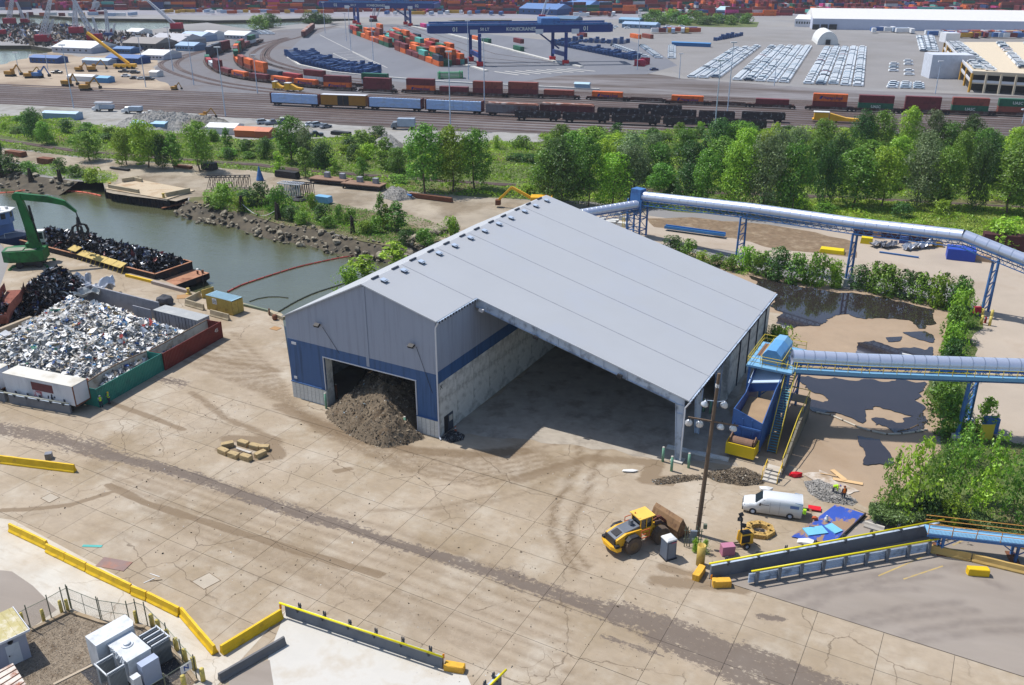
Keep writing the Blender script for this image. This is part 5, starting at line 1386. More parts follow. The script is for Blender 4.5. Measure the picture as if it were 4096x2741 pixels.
rocks("rock_bank",[tuple(p[:2]) for p in left_bank + [Vector((-200,262,0))]],130,-1,9.5,.1,.35,.9)
mPile = mat("old_timber",K(74,66,58),rough=.95,var=.35,vs=2)
for i,(x,y,h,n,lab) in enumerate(((-137.4,240.3,6.0,7,"cluster of old timber piles at the left edge of the creek"),(-127.1,235.3,5.0,6,"cluster of dark timber piles, second from the left in the creek"),(-117.9,232.3,5.2,6,"cluster of dark timber piles near the left bank stones"),(-71.5,207.8,4.6,7,"broken timber pile cluster right of the concrete dock"),(-62.0,201.5,6.2,4,"mooring piles tied with a white rope"),(-52.2,195.2,6.4,4,"mooring piles at the other end of the white rope"),(-33.9,184.7,6.6,3,"tall dark piles standing in the creek near the shed"))):
 o = thing("mooring_piles",lab,"piles",(x,y,ZW))
 for j in range(n):
  t = j*6.28/n; r_ = .45 if n > 3 else .3
  MB().cyl((math.cos(t)*(r_ + .35),math.sin(t)*(r_ + .35),-.5),(math.cos(t)*r_*.5,math.sin(t)*r_*.5,h*R.uniform(.78,1)),.24,.2,7).out("pile",mPile,o)
g = MB(); a,b = Vector((-62,201.5,2.2)),Vector((-52.2,195.2,2.4))
pts = [a.lerp(b,t/10) - Vector((0,0,2.2*math.sin(math.pi*t/10))) for t in range(11)]
g.tube(pts,.07,5); tag(g.out("mooring_rope",mWhite),"white rope hanging between two groups of mooring piles","rope")
dk = thing("concrete_dock","old concrete dock with dark sheet pile face and kerb blocks on its edge","dock",(0,0,0))
dp = [(-102.6,223.2),(-83.0,212.3),(-79.2,221.2),(-98.6,233.4)]
MB().prism(dp,-.35,.3).out("deck_slab",mat("dock_top",K(206,188,160),rough=.9,var=.14,vs=.2,c2=K(176,150,120),c2s=.2),dk)
g = MB()
for a,b in zip((dp[3],dp[0],dp[1]),(dp[0],dp[1],dp[2])):wall_corr(g,(a[0],a[1],0),(b[0],b[1],0),-3.4,-.1,pitch=1.1,depth=.35)
g.out("sheet_piling",mHull,dk)
for a,b,h in (((-101.5,223.6),(-92.0,218.2),.9),((-100.6,229.6),(-97.2,232.2),1.0),((-98.8,231.8),(-95.6,229.9),.9),((-84.0,214.6),(-79.8,219.4),1.0)):
 g = MB(); g.bar((a[0],a[1],.3 + h/2),(b[0],b[1],.3 + h/2),.6,h); g.out("kerb_block",mCB,dk)
for x,y in ((-101.8,224.9),(-84.3,213.8)):MB().lathe([(.35,0),(.3,.8),(.45,.9),(.4,1.1)],8,x,y,.3).out("bollard",mYel,dk)
g = MB(); g.ext([(-84.6,211.6,ZW + .2),(-76.8,213.2,-.6),(-77.4,214.8,-.5),(-84.4,213.0,ZW + .3)],(0,0,.2)); tag(g.out("steel_gangway",mRust),"rusty steel plate sloping from the dock into the water","plate")
# conveyors
def PL(c,r,x,y,p0,ang):
 """where the sight line through a spot meets an upright plane through p0"""
 X,Y = c*1024 + x/2.288,r*685 + y/2.288
 u = (X - 2048)/F_PX; v = (Y - 1370.5)/F_PX; d = Vector((u,_c - v*_s,-_s - v*_c)); n = Vector((-math.sin(math.radians(ang)),math.cos(math.radians(ang)),0))
 t = (p0[0]*n.x + p0[1]*n.y)/(d.x*n.x + d.y*n.y)
 return Vector((0,0,CAM_H)) + d*t
mTube = mat("galvanised_cover",K(196,204,222,.95),rough=.32,metal=.55,var=.06,vs=.6)
mCB1 = mat("conveyor_blue",K(72,124,186),rough=.5,var=.1,c2=K(54,92,150),c2s=.5)
mCB2 = mat("pale_blue_steel",K(130,184,222),rough=.55,var=.08)
mYR = mat("rail_yellow",K(232,206,70),rough=.5,var=.08)
def conveyor(name,label,pts,rad,sec,truss_h,m_tube,m_st,walk=0):
 o = thing(name,label,"conveyor",(0,0,0))
 base = None
 for a,b in zip(pts[:-1],pts[1:]):
  L_ = (b - a).length; k = max(1,round(L_/sec)); d = (b - a).normalized(); s_ = L_/k
  base = None
  q = d.to_track_quat('X','Z')
  for i in range(k):
   p = a + d*s_*i
   if base is None:
    g = MB(); n = 18
    P = []
    for x,rr in ((0,rad + .025),(.07,rad + .025),(.071,rad),(.072,rad),(s_ - .01,rad)):
     for j in range(n):
      t = 2*math.pi*j/n; P.append((x,rr*math.cos(t),rr*math.sin(t)))
    g._p(P,[(i2*n + j,(i2 + 1)*n + j,(i2 + 1)*n + (j + 1) % n,i2*n + (j + 1) % n) for i2 in range(4) for j in range(n)])
    base = g.out("cover_section",m_tube,o,True)
    base.rotation_mode = 'QUATERNION'; base.rotation_quaternion = q; base.location = p
   else:piece(base,o,p)
  side = Vector((-d.y,d.x,0)).normalized()
  g = MB(); w = rad*.95; z0 = rad*.55; z1 = z0 + truss_h
  for sg in (-1,1):
   for z in (z0,z1):g.bar(a + side*sg*w - Vector((0,0,z)),b + side*sg*w - Vector((0,0,z)),.14)
  g.out("truss_chord",m_st,o,kind="stuff")
  g = MB(); kk = max(2,int(L_/1.5))
  for sg in (-1,1):
   for i in range(kk):
    p,q2 = a.lerp(b,i/kk),a.lerp(b,(i + .5)/kk); r2 = a.lerp(b,(i + 1)/kk); s3 = side*sg*w
    g.bar(p + s3 - Vector((0,0,z0)),q2 + s3 - Vector((0,0,z1)),.07); g.bar(q2 + s3 - Vector((0,0,z1)),r2 + s3 - Vector((0,0,z0)),.07)
  for i in range(kk):
   p = a.lerp(b,i/kk) - Vector((0,0,z1)); g.bar(p - side*w,p + side*w,.06)
  g.out("truss_web",m_st,o,kind="stuff")
  if walk:
   s2 = side*(-w - .5); g = MB(); g.bar(a + s2 - Vector((0,0,.95)),b + s2 - Vector((0,0,.95)),1.0,.06); g.out("walkway_deck",mCB2,o)
   g = MB(); e = side*(-w - 1.0); g.bar(a + e - Vector((0,0,1.0)),b + e - Vector((0,0,1.0)),.08,.5); g.out("walkway_edge",mCB2,o)
   for z in (.1,.6):g = MB(); g.cyl(a + e + Vector((0,0,z - .45)),b + e + Vector((0,0,z - .45)),.035,.035,5); g.out("hand_rail",mYR,o)
   po = None
   for i in range(int(L_/1.6) + 1):
    p = a + d*i*1.6 + e - Vector((0,0,.9))
    if po is None:po = MB().box(0,0,0,.06,.06,1.1).out("rail_post",mYR,o); po.location = p
    else:piece(po,o,p)
 return o
def leg_frame(name,label,pa,pb,h,m,foot=None,lean=(0,0)):
 o = thing(name,label,"support",((pa[0] + pb[0])/2,(pa[1] + pb[1])/2,0),0,"conveyor legs")
 cx,cy = (pa[0] + pb[0])/2,(pa[1] + pb[1])/2; A = []
 for p in (pa,pb):
  a = Vector((p[0] - cx,p[1] - cy,0)); b = Vector(((p[0] - cx)*.8 + lean[0],(p[1] - cy)*.8 + lean[1],h)); A.append((a,b))
  MB().bar(a,b,.38,.3).out("leg",m,o)
 for t in (.12,.35,.58,.8,.97):MB().bar(A[0][0].lerp(A[0][1],t),A[1][0].lerp(A[1][1],t),.16).out("cross_bar",m,o)
 g = MB()
 for t0,t1 in ((.12,.35),(.35,.58),(.58,.8)):g.bar(A[0][0].lerp(A[0][1],t0),A[1][0].lerp(A[1][1],t1),.1)
 g.out("braces",m,o,kind="stuff")
 if foot:
  for a,b in A:MB().box(a.x,a.y,0,.9,.9,foot).out("footing",mPanel,o)
 return o
c1 = [PL(2,1,1185,228,(44.2,167.2),-41.6),PL(2,1,2200,343,(44.2,167.2),-41.6),PL(3,1,800,478,(44.2,167.2),-41.6),PL(3,1,1790,592,(44.2,167.2),-41.6)]
c1.append(PL(3,1,2343,812,(44.2,167.2),-41.6)); c1.append(c1[-1] + (c1[-1] - c1[-2])*2.4)
conveyor("covered_conveyor","long elevated silver tube conveyor with blue truss running in front of the wood",c1,1.0,1.95,1.15,mTube,mCB1)
hb = c1[0]
o = thing("transfer_tower","blue steel tower with box head where the two far conveyors meet","tower",(hb.x - .6,hb.y + .4,0),math.radians(-41.6))
for x,y in ((-1.6,-1.3),(1.6,-1.3),(1.6,1.3),(-1.6,1.3)):MB().box(x,y,0,.3,.3,hb.z - .6).out("leg",mCB1,o)
g = MB()
for z in (1.5,4.0,6.4):
 for a,b in (((-1.6,-1.3),(1.6,-1.3)),((1.6,-1.3),(1.6,1.3)),((1.6,1.3),(-1.6,1.3)),((-1.6,1.3),(-1.6,-1.3))):g.bar((*a,z),(*b,z),.16); g.bar((*a,z),(*b,z - 1.5 if z < 2 else z - 2.4),.1)
g.out("bracing",mCB1,o,kind="stuff")
MB().box(0,0,hb.z - 1.1,2.6,2.2,2.6,top=.9).out("head_box",mCB1,o)
MB().box(-.3,0,hb.z - 3.4,1.6,1.5,2.4,top=1.3).out("chute",mCB1,o)
g = MB(); g.box(-2.6,-1.5,0,.08,.08,4.5); g.box(-2.6,-.8,0,.08,.08,4.5)
for i in range(14):g.box(-2.6,-1.15,.3 + i*.3,.06,.7,.04)
g.out("ladder",mYR,o)
e2 = PL(2,1,600,395,(26.2,182.0),14)
conveyor("covered_conveyor","short tube conveyor rising from behind the shed roof to the blue tower",[Vector((26.0,182.3,6.9)),e2,e2 + (e2 - Vector((26,182.3,6.9)))*.8],.95,1.0,1.2,mTube,mCB1)
leg_frame("conveyor_leg","blue frame leg of the far conveyor nearest the tower",(43.3,166.2),(45.2,168.2),8.8,mCB1)
leg_frame("conveyor_leg","blue frame leg of the far conveyor standing on a concrete pier in the hedge",(59.6,152.0),(61.2,153.7),9.7,mCB1,1.4)
leg_frame("conveyor_leg","blue frame leg of the far conveyor at its bend by the blue tent",(76.8,137.0),(79.2,139.4),9.3,mCB1)
leg_frame("conveyor_leg","short leg under the small conveyor behind the shed roof",(17.0,176.6),(17.4,178.6),5.2,mCB1)
c2 = [Vector((34.6,101.3,9.0)),PL(3,2,900,172,(34.6,101.3),-6.5),PL(3,2,1850,203,(34.6,101.3),-6.5)]
c2.append(c2[-1] + (c2[-1] - c2[-2])*2.6)
conveyor("covered_conveyor","silver tube conveyor with pale blue walkway and yellow rails over the flooded yard",c2,.95,1.35,1.3,mTube,mCB1,1)
leg_frame("conveyor_leg","big blue A-frame leg of the near conveyor standing in the hedge",(54.5,96.6),(57.9,100.6),7.4,mCB1,.7)
o = thing("transformer_box","blue cabinet with yellow mesh panels at the big conveyor leg","cabinet",(59.2,98.0,0)); MB().box(0,0,.3,1.6,1.0,2.0).out("cabinet_body",mCB1,o); MB().box(-1.2,-1.6,0,1.6,.08,2.2).out("mesh_panel",mYR,o)
pf = thing("drive_platform","pale blue platform with yellow rails carrying the arched blue drive cover","platform",BL(54.6,22.2,ZY),TH)
ph = 7.9
MB().box(2.6,4.2,ph - .25,5.6,8.2,.25).out("deck",mCB2,pf)
MB().box(.75,5.6,ph + .01,1.0,4.2,.04).out("plank_floor",mat("plank",K(150,112,88),rough=.9,var=.2),pf)
for x,y in ((.2,.4),(5.0,.4),(.2,8.0),(5.0,8.0)):MB().box(x,y,0,.28,.28,ph - .3).out("leg",mCB1,pf)
g = MB()
for x0,y0,x1,y1 in ((.2,.4,5,.4),(.2,8,5,8),(.2,.4,.2,8),(5,.4,5,8)):
 for z in (2.5,5.2):g.bar((x0,y0,z),(x1,y1,z),.15)
 g.bar((x0,y0,.2),(x1,y1,5.2),.12)
g.out("braces",mCB1,pf,kind="stuff")
arch = [(-1.15,0),(-1.2,1.2),(-.6,1.95),(.4,1.95),(1.1,1.3),(1.15,0)]
for j in range(3):
 y0 = 1.1 + j*2.1; dz = j*.12
 g = MB(); g.ext([(2.6 + x,y0,ph + .1 + z - dz) for x,z in arch],(0,2.04,0)); g.out("drive_cover",mat("cover_blue",K(104,168,224),rough=.5,var=.06) if j < 2 else mCB2,pf)
g = MB()
rail = [((-.1,.1),(5.4,.1)),((-.1,.1),(-.1,8.2)),((-.1,8.2),(5.3,8.2)),((1.3,.9),(1.3,7.5)),((3.95,.9),(3.95,5.5)),((1.3,.9),(3.95,.9))]
for (x0,y0),(x1,y1) in rail:
 for z in (.55,1.08):g.cyl((x0,y0,ph + z),(x1,y1,ph + z),.04,.04,5)
 L_ = math.hypot(x1 - x0,y1 - y0); n = max(1,int(L_/1.4))
 for i in range(n + 1):g.cyl((x0 + (x1 - x0)*i/n,y0 + (y1 - y0)*i/n,ph),(x0 + (x1 - x0)*i/n,y0 + (y1 - y0)*i/n,ph + 1.08),.035,.035,5)
g.out("guard_rails",mYR,pf,kind="stuff")
st_ = thing("steel_stairs","long straight blue-green steel stair with yellow handrails up to the platform","stairs",(0,0,0))
sa,sb2 = Vector((31.0,93.3,ZY)),Vector((34.5,100.4,7.8)); dd = (sb2 - sa); n = 33; sd = Vector((dd.x,dd.y,0)).normalized(); sn = Vector((-sd.y,sd.x,0))
mSt = mat("stair_teal",K(104,160,176),rough=.6,var=.1)
tr_ = MB().box(0,0,0,.24,.98,.04,rz=math.atan2(sd.y,sd.x)).out("step",mSt,st_); tr_.location = sa + dd*(.5/n)
for i in range(1,n):piece(tr_,st_,sa + dd*((i + .5)/n))
for sg in (-1,1):
 MB().bar(sa + sn*sg*.52,sb2 + sn*sg*.52,.08,.32).out("stringer",mCB1 if sg > 0 else mYR,st_)
 g = MB(); g.cyl(sa + sn*sg*.56 + Vector((0,0,1.0)),sb2 + sn*sg*.56 + Vector((0,0,1.0)),.04,.04,5); g.cyl(sa + sn*sg*.56 + Vector((0,0,.55)),sb2 + sn*sg*.56 + Vector((0,0,.55)),.03,.03,5)
 for i in range(8):p = sa + dd*(i/7) + sn*sg*.56; g.cyl(p,p + Vector((0,0,1.0)),.03,.03,5)
 g.out("hand_rail",mYR,st_)
hp = thing("feed_hopper","blue steel feed hopper with sloping white roof and yellow apron tray beside the shed","hopper",BL(57.0,12.6,ZY),TH)
mHB = mat("hopper_blue",K(62,104,168),rough=.55,var=.12,c2=K(40,70,130),c2s=.6); mHW = mat("hopper_roof",K(196,216,238),rough=.5,var=.05)
g = MB(); g.ext([(-1.6,0,.5),(1.6,0,.5),(1.6,0,2.0),(-1.6,0,2.0)],(0,.12,0)); g.ext([(1.6,0,.5),(1.6,6.5,.5),(1.6,6.5,2.2),(1.6,0,2.0)],(.1,0,0)); g.ext([(-1.7,0,.5),(-1.7,3,.5),(-1.7,3,2.2),(-1.7,0,2.0)],(.1,0,0)); g.out("apron_tray",mat("tray_yellow",K(244,208,34),rough=.5,var=.06),hp)
g = MB(); g.cyl((-1.25,.9,1.9),(1.25,.9,1.9),.62,.62,18); g.out("belt_roller",mat("belt_brown",K(140,110,92),rough=.9,var=.2,stretch=(14,1,1,0)),hp)
g = MB()
for x in (-1.4,1.4):g.ext([(x,.3,1.5),(x,.3,2.6),(x,1.2,2.9),(x,2.2,2.0),(x,2.0,1.2)],(.12,0,0))
g.out("roller_cheek",mat("belt_brown"),hp)
g = MB(); g.ext([(-1.7,2.0,1.4),(1.7,2.0,1.4),(1.7,2.3,4.2),(-1.7,2.3,5.4)],(0,.1,0)); g.out("front_plate",mHB,hp)
for x in (-.6,.5):MB().ext([(x,1.95,1.6),(x + .12,1.95,1.6),(x + .12,2.2,4.4),(x,2.2,4.4)],(0,-.12,0)).out("plate_rib",mHB,hp)
MB().ext([(-1.7,1.95,3.3),(1.7,1.95,3.3),(1.7,1.97,3.5),(-1.7,1.97,3.5)],(0,-.14,0)).out("plate_rib",mHB,hp)
for x in (-1.8,1.7):g = MB(); g.ext([(x,2.1,.8),(x,13.5,.8),(x,13.5,7.0),(x,11.5,7.3),(x,7.5,6.4 if x > 0 else 5.2),(x,2.3,5.3 if x < 0 else 4.2)],(.1,0,0)); g.out("side_wall",mHB,hp)
g = MB(); g.ext([(-1.6,2.4,3.0),(1.6,2.4,3.0),(1.6,9.0,4.0),(-1.6,9.0,4.0)],(0,0,.1)); g.out("inner_floor",mat("chute_tan",K(172,146,116),rough=.9,var=.15),hp)
g = MB(); g.ext([(-2.0,9.2,5.6),(1.9,9.2,6.6),(1.9,14.2,8.0),(-2.0,14.2,7.2)],(0,0,.12)); g.out("roof",mHW,hp)
g = MB(); g.ext([(-1.95,9.25,4.4),(1.85,9.25,5.6),(1.85,9.25,6.55),(-1.95,9.25,5.55)],(0,.08,0)); g.out("hood_front",mHB,hp)
for x,y in ((-1.6,3),(1.6,3),(-1.6,8),(1.6,8),(-1.6,13),(1.6,13)):MB().box(x,y,0,.22,.22,1.4).out("leg",mCB1,hp)
rw = thing("ramp_wall","weathered grey retaining wall with yellow handrail beside the stairs","wall",(0,0,0))
wa,wb2 = BL(62.1,11.9,0),BL(61.6,27.6,0)
w_mat = mat("ramp_grey",K(132,126,112),rough=.9,var=.15,c2=K(100,96,90),c2s=.5)
for i in range(6):
 a,b = wa.lerp(wb2,i/6),wa.lerp(wb2,(i + .985)/6); h0,h1 = 1.2 + 1.6*min(1,i/3),1.2 + 1.6*min(1,(i + 1)/3)
 g = MB(); g.ext([(a.x,a.y,0),(b.x,b.y,0),(b.x,b.y,h1),(a.x,a.y,h0)],EB*.25); g.out("wall_panel",w_mat,rw)
g = MB(); g.cyl(wa + Vector((0,0,2.2)),wa.lerp(wb2,.5) + Vector((0,0,3.8)),.05); g.cyl(wa.lerp(wb2,.5) + Vector((0,0,3.8)),wb2 + Vector((0,0,3.8)),.05); g.cyl(wb2 + Vector((0,0,3.8)),wb2 - EB*3.2 + Vector((0,0,3.8)),.05)
for i in range(8):p = wa.lerp(wb2,i/7); g.cyl(p,p + Vector((0,0,2.2 + 1.6*min(1,i/3.5))),.04)
g.out("hand_rail",mYR,rw)
MB().ext([tuple(BL(58.6,26,2.6)),tuple(BL(61.6,26,2.6)),tuple(BL(61.6,28,2.6)),tuple(BL(58.6,28,2.6))],(0,0,.15)).out("landing",mConcA,rw)
sp_ = thing("concrete_steps","three pale concrete steps with yellow rails behind the van","steps",BL(61.4,9.6,ZY),TH)
for i in range(3):MB().box(0,i*.5,0,1.6,.5,.22*(i + 1)).out("step",mPale,sp_)
MB().box(0,2.0,0,1.7,1.2,.75).out("landing",mPale,sp_)
for x in (-.85,.85):g = MB(); g.bar((x,-.3,.2),(x,-.1,1.3),.07); g.bar((x,-.1,1.3),(x,1.6,1.9),.07); g.bar((x,1.6,.7),(x,1.6,1.9),.07); g.out("hand_rail",mYB,sp_)
mPud = mat("puddle_water",K(64,56,56,.5),rough=.05,spec=.9,var=.15,vs=.3,world=True)
QP = lambda*a:[tuple(G(2048 + x/.6055,680 + y/.6055)[:2]) for x,y in a]
for i,(pts,am) in enumerate(((QP((575,258),(640,270),(700,285),(760,295),(830,300),(900,310),(960,325),(1020,340),(1022,375),(990,385),(960,365),(900,360),(850,362),(815,350),(780,352),(745,378),(700,380),(660,385),(640,370),(655,345),(625,330),(640,300),(600,285)),.7),
  (QP((835,420),(875,415),(900,425),(935,435),(975,430),(1000,438),(1018,430),(1018,470),(830,470)),.5),(QP((905,408),(945,405),(940,416),(912,418)),.25),(QP((945,395),(1000,392),(1020,400),(1018,420),(980,412)),.3),
  (QP((695,505),(1000,515),(985,560),(1002,600),(985,638),(930,635),(875,620),(870,602),(940,612),(968,600),(945,590),(880,575),(850,590),(800,580),(750,592),(720,575),(765,562),(745,542),(700,530)),.8),(QP((720,560),(800,568),(860,590),(850,615),(830,605),(790,590),(730,584)),.5),
  (QP((835,645),(890,655),(895,668),(922,690),(920,714),(850,716),(862,695),(845,670)),.5))):
 struct(sheet("puddle",rough_edge(pts,am*.6,.45,i + 40,.22),ZY + .03 + .004*i,mPud))
boom_line("pale floating sausage boom lying across the flooded floor",[W(3,2,x,y) for x,y in ((430,645),(600,680),(720,740),(850,790),(1000,835),(1100,850),(1300,835),(1510,798))],.13,mat("boom_white",K(214,206,190),rough=.8),"booms on the flooded floor",ZY)
boom_line("thin brown hose curling at the right of the flooded floor",[W(3,2,x,y) for x,y in ((1180,825),(1280,805),(1360,770),(1440,730))],.08,mat("hose_brown",K(120,100,80)),"booms on the flooded floor",ZY)
g = MB(); a = W(3,2,1228,105,.3); b = W(3,2,1340,128,.3); g.cyl(a,b,.16,.16,8); tag(g.out("white_pipe",mWhite),"short white pipe lying in the far puddle","pipe")
# mulch in and before the shed
po_,ph_,pb_ = mound("mulch_pile",[tuple(BL(b,a)[:2]) for b,a in ((6.6,-1.4),(8.2,-2.6),(10.4,-3.6),(13,-4.6),(15.8,-5.2),(18.8,-5.3),(20.8,-3.2),(21.6,-.9),(20.0,.2),(20.1,6),(21.5,12),(22.8,22),(22.8,40),(5,42),(1.0,26),(3.2,12),(6.2,5),(7.0,.6))],6.4,5.0,ZY,.4,mMulch,.16,2.2)
tag(po_,"brown mulch pile spilling out of the shed door onto the yard","mulch pile")
P_ = scatter(ph_,pb_,60000,-.2); P_ = P_[[toBL(Vector(q))[1] < 9 for q in P_]]
place(shard_mesh("mulch",P_ + RG.normal(size=P_.shape)*.05,RG.choice([.08,.14,.22],len(P_),p=[.5,.35,.15]),pal(MP,MW,len(P_),.2),mVC,.45,.3,np.tile([0,0,1.0],(len(P_),1)),.7),"mulch",po_,kind="stuff")
def heap(label,pts,H,n,name="soil_heap",m=None,P3=MP,W3=MW,k=1.2):
 o,h,b = mound(name,pts,H,k,ZY,.3,m or mMulch,.3,len(label)); tag(o,label,"heap"); P_ = scatter(h,b,n,.02)
 place(shard_mesh("crumbs",P_,RG.choice([.06,.12],len(P_)),pal(P3,W3,len(P_),.15),mVC,.6,.2,np.tile([0,0,1.0],(len(P_),1)),.45),"crumbs",o,kind="stuff")
heap("low brown mulch heap between the shed corner and the steps",vp((1600,1085),(1640,1078),(1700,1072),(1745,1090),(1750,1110),(1700,1115),(1640,1105)),.8,8000)
heap("small ridge of brown mulch in front of the canopy footing",vp((1490,1100),(1540,1090),(1600,1088),(1610,1100),(1560,1106),(1500,1112)),.3,4000)
GP = (K(172,168,164),K(146,142,136),K(196,192,184))
heap("grey gravel heap behind the open van doors",vp((1838,1105),(1870,1100),(1920,1120),(1962,1150),(1950,1160),(1880,1150),(1850,1130)),.55,9000,m=mGravel,P3=GP,W3=(3,2,2))
heap("dark rubbish heap at the side door of the shed",[tuple(BL(b,a)[:2]) for b,a in ((23.5,.2),(25.2,-.4),(26.2,1.0),(25.6,2.2),(23.6,2.4))],.5,3000,P3=(K(60,60,66),K(100,96,92),K(190,190,190)),W3=(5,3,1),m=mScrapB)
heap("pale gravel heap beside the scrubby bushes",vp((850,330),(872,312),(905,318),(930,338),(880,342)),2.6,6000,m=mGravel,P3=GP,W3=(3,2,2),k=3)
heap("grey rubble heap on the dirt road by the blue pipe",vp((868,452),(890,434),(930,440),(952,456),(905,462)),2.2,8000,m=mGravel,P3=GP + (K(190,180,160),),W3=(3,3,2,1),k=2)
heap("grey rubble bank beside the long grey roof at far left",vp((265,288),(330,268),(420,270),(530,285),(540,298),(420,300),(320,302)),3.2,14000,m=mGravel,P3=GP + (K(120,104,84),),W3=(3,3,3,2),k=3)
# foreground barriers
T3 = lambda c,x,y,z=ZY:W(c,3,x,y,z)
for a,b,lab in (((100,158),(438,318),"yellow concrete barrier at the far left end of the line"),((437,345),(608,428),"short yellow barrier, second from the far left end"),((612,431),(800,522),"short yellow barrier, third in the line, beside the rusty plate"),((806,528),(1212,720),"long yellow barrier in the middle of the line"),((1218,734),(1352,788),"short yellow barrier right of the middle one"),((1362,792),(1648,934),"yellow barrier at the bend of the line"),((1668,932),(1972,1288),"yellow barrier running down from the bend beside the bollards")):
 jersey(lab,T3(0,*a),T3(0,*b),mYB,.95,.62,"yellow barriers in the foreground")
jersey("yellow barrier pointing up to the grey rail wall",T3(0,2030,1288),T3(1,238,950),mYB,.95,.62,"yellow barriers in the foreground")
jersey("grey concrete barrier below the yellow V of barriers",T3(0,2010,1535),T3(1,265,1190),mat("grey_barrier",K(116,116,118),rough=.9,var=.12),.8,.6)
jersey("yellow barrier running in from the left edge beside the tyre marks",W(0,2,-120,1085,ZY),W(0,2,690,1185,ZY),mYB,1.0,.6,feet=False)
mPY = mat("pipe_yellow",K(250,232,30),rough=.35,var=.04); mGW2 = mat("slate_wall",K(120,126,136),rough=.7,var=.06,c2=K(106,112,122),c2s=.4)
guard("pipe_rail_barrier","slate grey panel barrier with yellow pipe rail in the foreground centre",T3(1,283,930),T3(1,1712,1410),1.15,6,mPY,mGW2,pipe_h=1.5)
guard("pipe_rail_barrier","end of a yellow pipe rail barrier cut by the bottom edge",T3(1,2235,1568),T3(1,2080,1720),1.15,2,mPY,mGW2,pipe_h=1.5,side=-1)
guard("pipe_rail_barrier","long slate grey panel barrier with yellow pipe rail right of the pole",(18.9,69.9),(43.6,76.9),1.45,8,mPY,mGW2,pipe_h=1.95)
gr = thing("guard_rail","triple beam guard rail with grey posts before the long panel barrier","guard rail",(22.3,68.95,ZY),math.atan2(73.9 - 68.95,41.6 - 22.3))
L_ = math.hypot(19.3,4.95)
for z in (.25,.62,.98):
 for dz in (0,.16):MB().cyl((0,0,z + dz),(L_,0,z + dz),.085,.085,6).out("beam",mSteel,gr)
q = MB().box(0,-.2,0,.3,.25,1.45).out("post",mat("post_grey",K(118,126,138),rough=.6,metal=.2),gr); q.location = (.75,0,0)
for i in range(1,9):piece(q,gr,(.75 + i*2.35,0,0))
MB().cyl((.1,-.2,1.62),(L_ + .6,-.2,1.62),.09,.09,8).out("pipe_rail",mPY,gr,True)
MB().cyl((.4,.1,1.3),(L_ + .6,.1,1.3),.045,.045,6).out("cable",mBlack,gr)
def block(label,x,y,z,sx,sy,sz,rz,m,name="concrete_block",cat="block",group=None,slot=False):
 g = MB(); n = 3; P = []; rr = random.Random(int(x*13 + y*7)); e = .06
 for dz,k in ((0,1),(.08,1),(sz - .07,1),(sz,0)):
  for dx,dy in ((-1,-1),(0,-1),(1,-1),(1,0),(1,1),(0,1),(-1,1),(-1,0)):
   f = 1 if k else .93
   if dx and dy:f -= .04
   P.append((dx*sx/2*f + rr.uniform(-.02,.02),dy*sy/2*f + rr.uniform(-.02,.02),dz + rr.uniform(-.015,.015)*(dz > .1)))
 g._p(P,[(j*8 + i,j*8 + (i + 1) % 8,j*8 + 8 + (i + 1) % 8,j*8 + 8 + i) for j in range(3) for i in range(8)] + [tuple(range(24,32)),tuple(range(8))[::-1]])
 o = g.out(name,m); o.location = (x,y,z); o.rotation_euler = (0,0,rz); tag(o,label,cat,group)
 return o
mOB = mat("orange_block",K(240,184,66),rough=.8,var=.1,vs=1.5,c2=K(206,150,60),c2s=1,bump=.3)
block("orange concrete block at the end of the centre pipe rail barrier",*T3(1,1818,1430)[:2],ZY,1.75,.7,.62,-.22,mOB)
block("orange concrete block lying end on at the pole side of the long barrier",17.9,70.2,ZY,1.9,.7,.72,math.radians(58),mOB)
block("orange concrete block with a small flag beside it",19.75,68.75,ZY,1.75,.75,.7,.05,mOB)
block("bright yellow block on the asphalt below the blue footbridge",*W(3,3,1915,555,ZY)[:2],ZY,2.0,.7,.75,-.12,mYB)
for a,b,lab in (((1480,345),(1850,428),"faded yellow barrier behind the footbridge leg"),((1860,430),(2341,545),"faded yellow barrier, right one under the footbridge"),((2360,545),(2800,640),"faded yellow barrier beyond the right edge of the footbridge")):
 jersey(lab,W(3,3,*a,ZY),W(3,3,*b,ZY),mat("faded_yellow",K(206,172,104),rough=.85,var=.12),.8,.6,"faded barriers under the footbridge")
for a,b,lab in (((1195,100),(1500,160),"orange barrier behind the long rail, left one of the far row"),((1560,160),(1790,205),"orange barrier behind the footbridge, middle of the far row"),((1815,200),(2010,245),"orange barrier behind the footbridge, right of the far row"),((2050,245),(2341,315),"orange barrier at the right end of the far row")):
 jersey(lab,W(3,3,*a,ZY),W(3,3,*b,ZY),mat("orange_dull",K(206,160,80),rough=.85,var=.12),.85,.6,"orange barriers behind the footbridge")
jersey("pale concrete barrier lying beside the blue tarp sheet",W(3,3,880,110,ZY),W(3,3,1060,165,ZY),mPale,.6,.7,feet=False)
for p,lab in ((T3(1,236,945),"small orange flag marker at the end of the yellow barrier"),(T3(1,1718,1400),"small orange flag marker at the end of the centre barrier"),(T3(2,1815,668),"small orange flag marker beside the orange block")):
 o = thing("flag_marker",lab,"marker",p,0,"orange flag markers"); MB().cyl((0,0,0),(0,0,1.0),.02,.02,5).out("stick",mBlack,o); MB().box(0,0,.9,.2,.04,.45,rz=.5).out("flag",mat("flag_orange",K(250,150,30),rough=.6),o)
fb = thing("footbridge","blue steel footbridge with mesh sides and orange handrails at the right edge","footbridge",(0,0,0))
fa = PL(3,3,1465,165,(42.3,73.6),-12); fz = fa.z; d = Vector((math.cos(math.radians(-12)),math.sin(math.radians(-12)),0)); nn = Vector((-d.y,d.x,0))
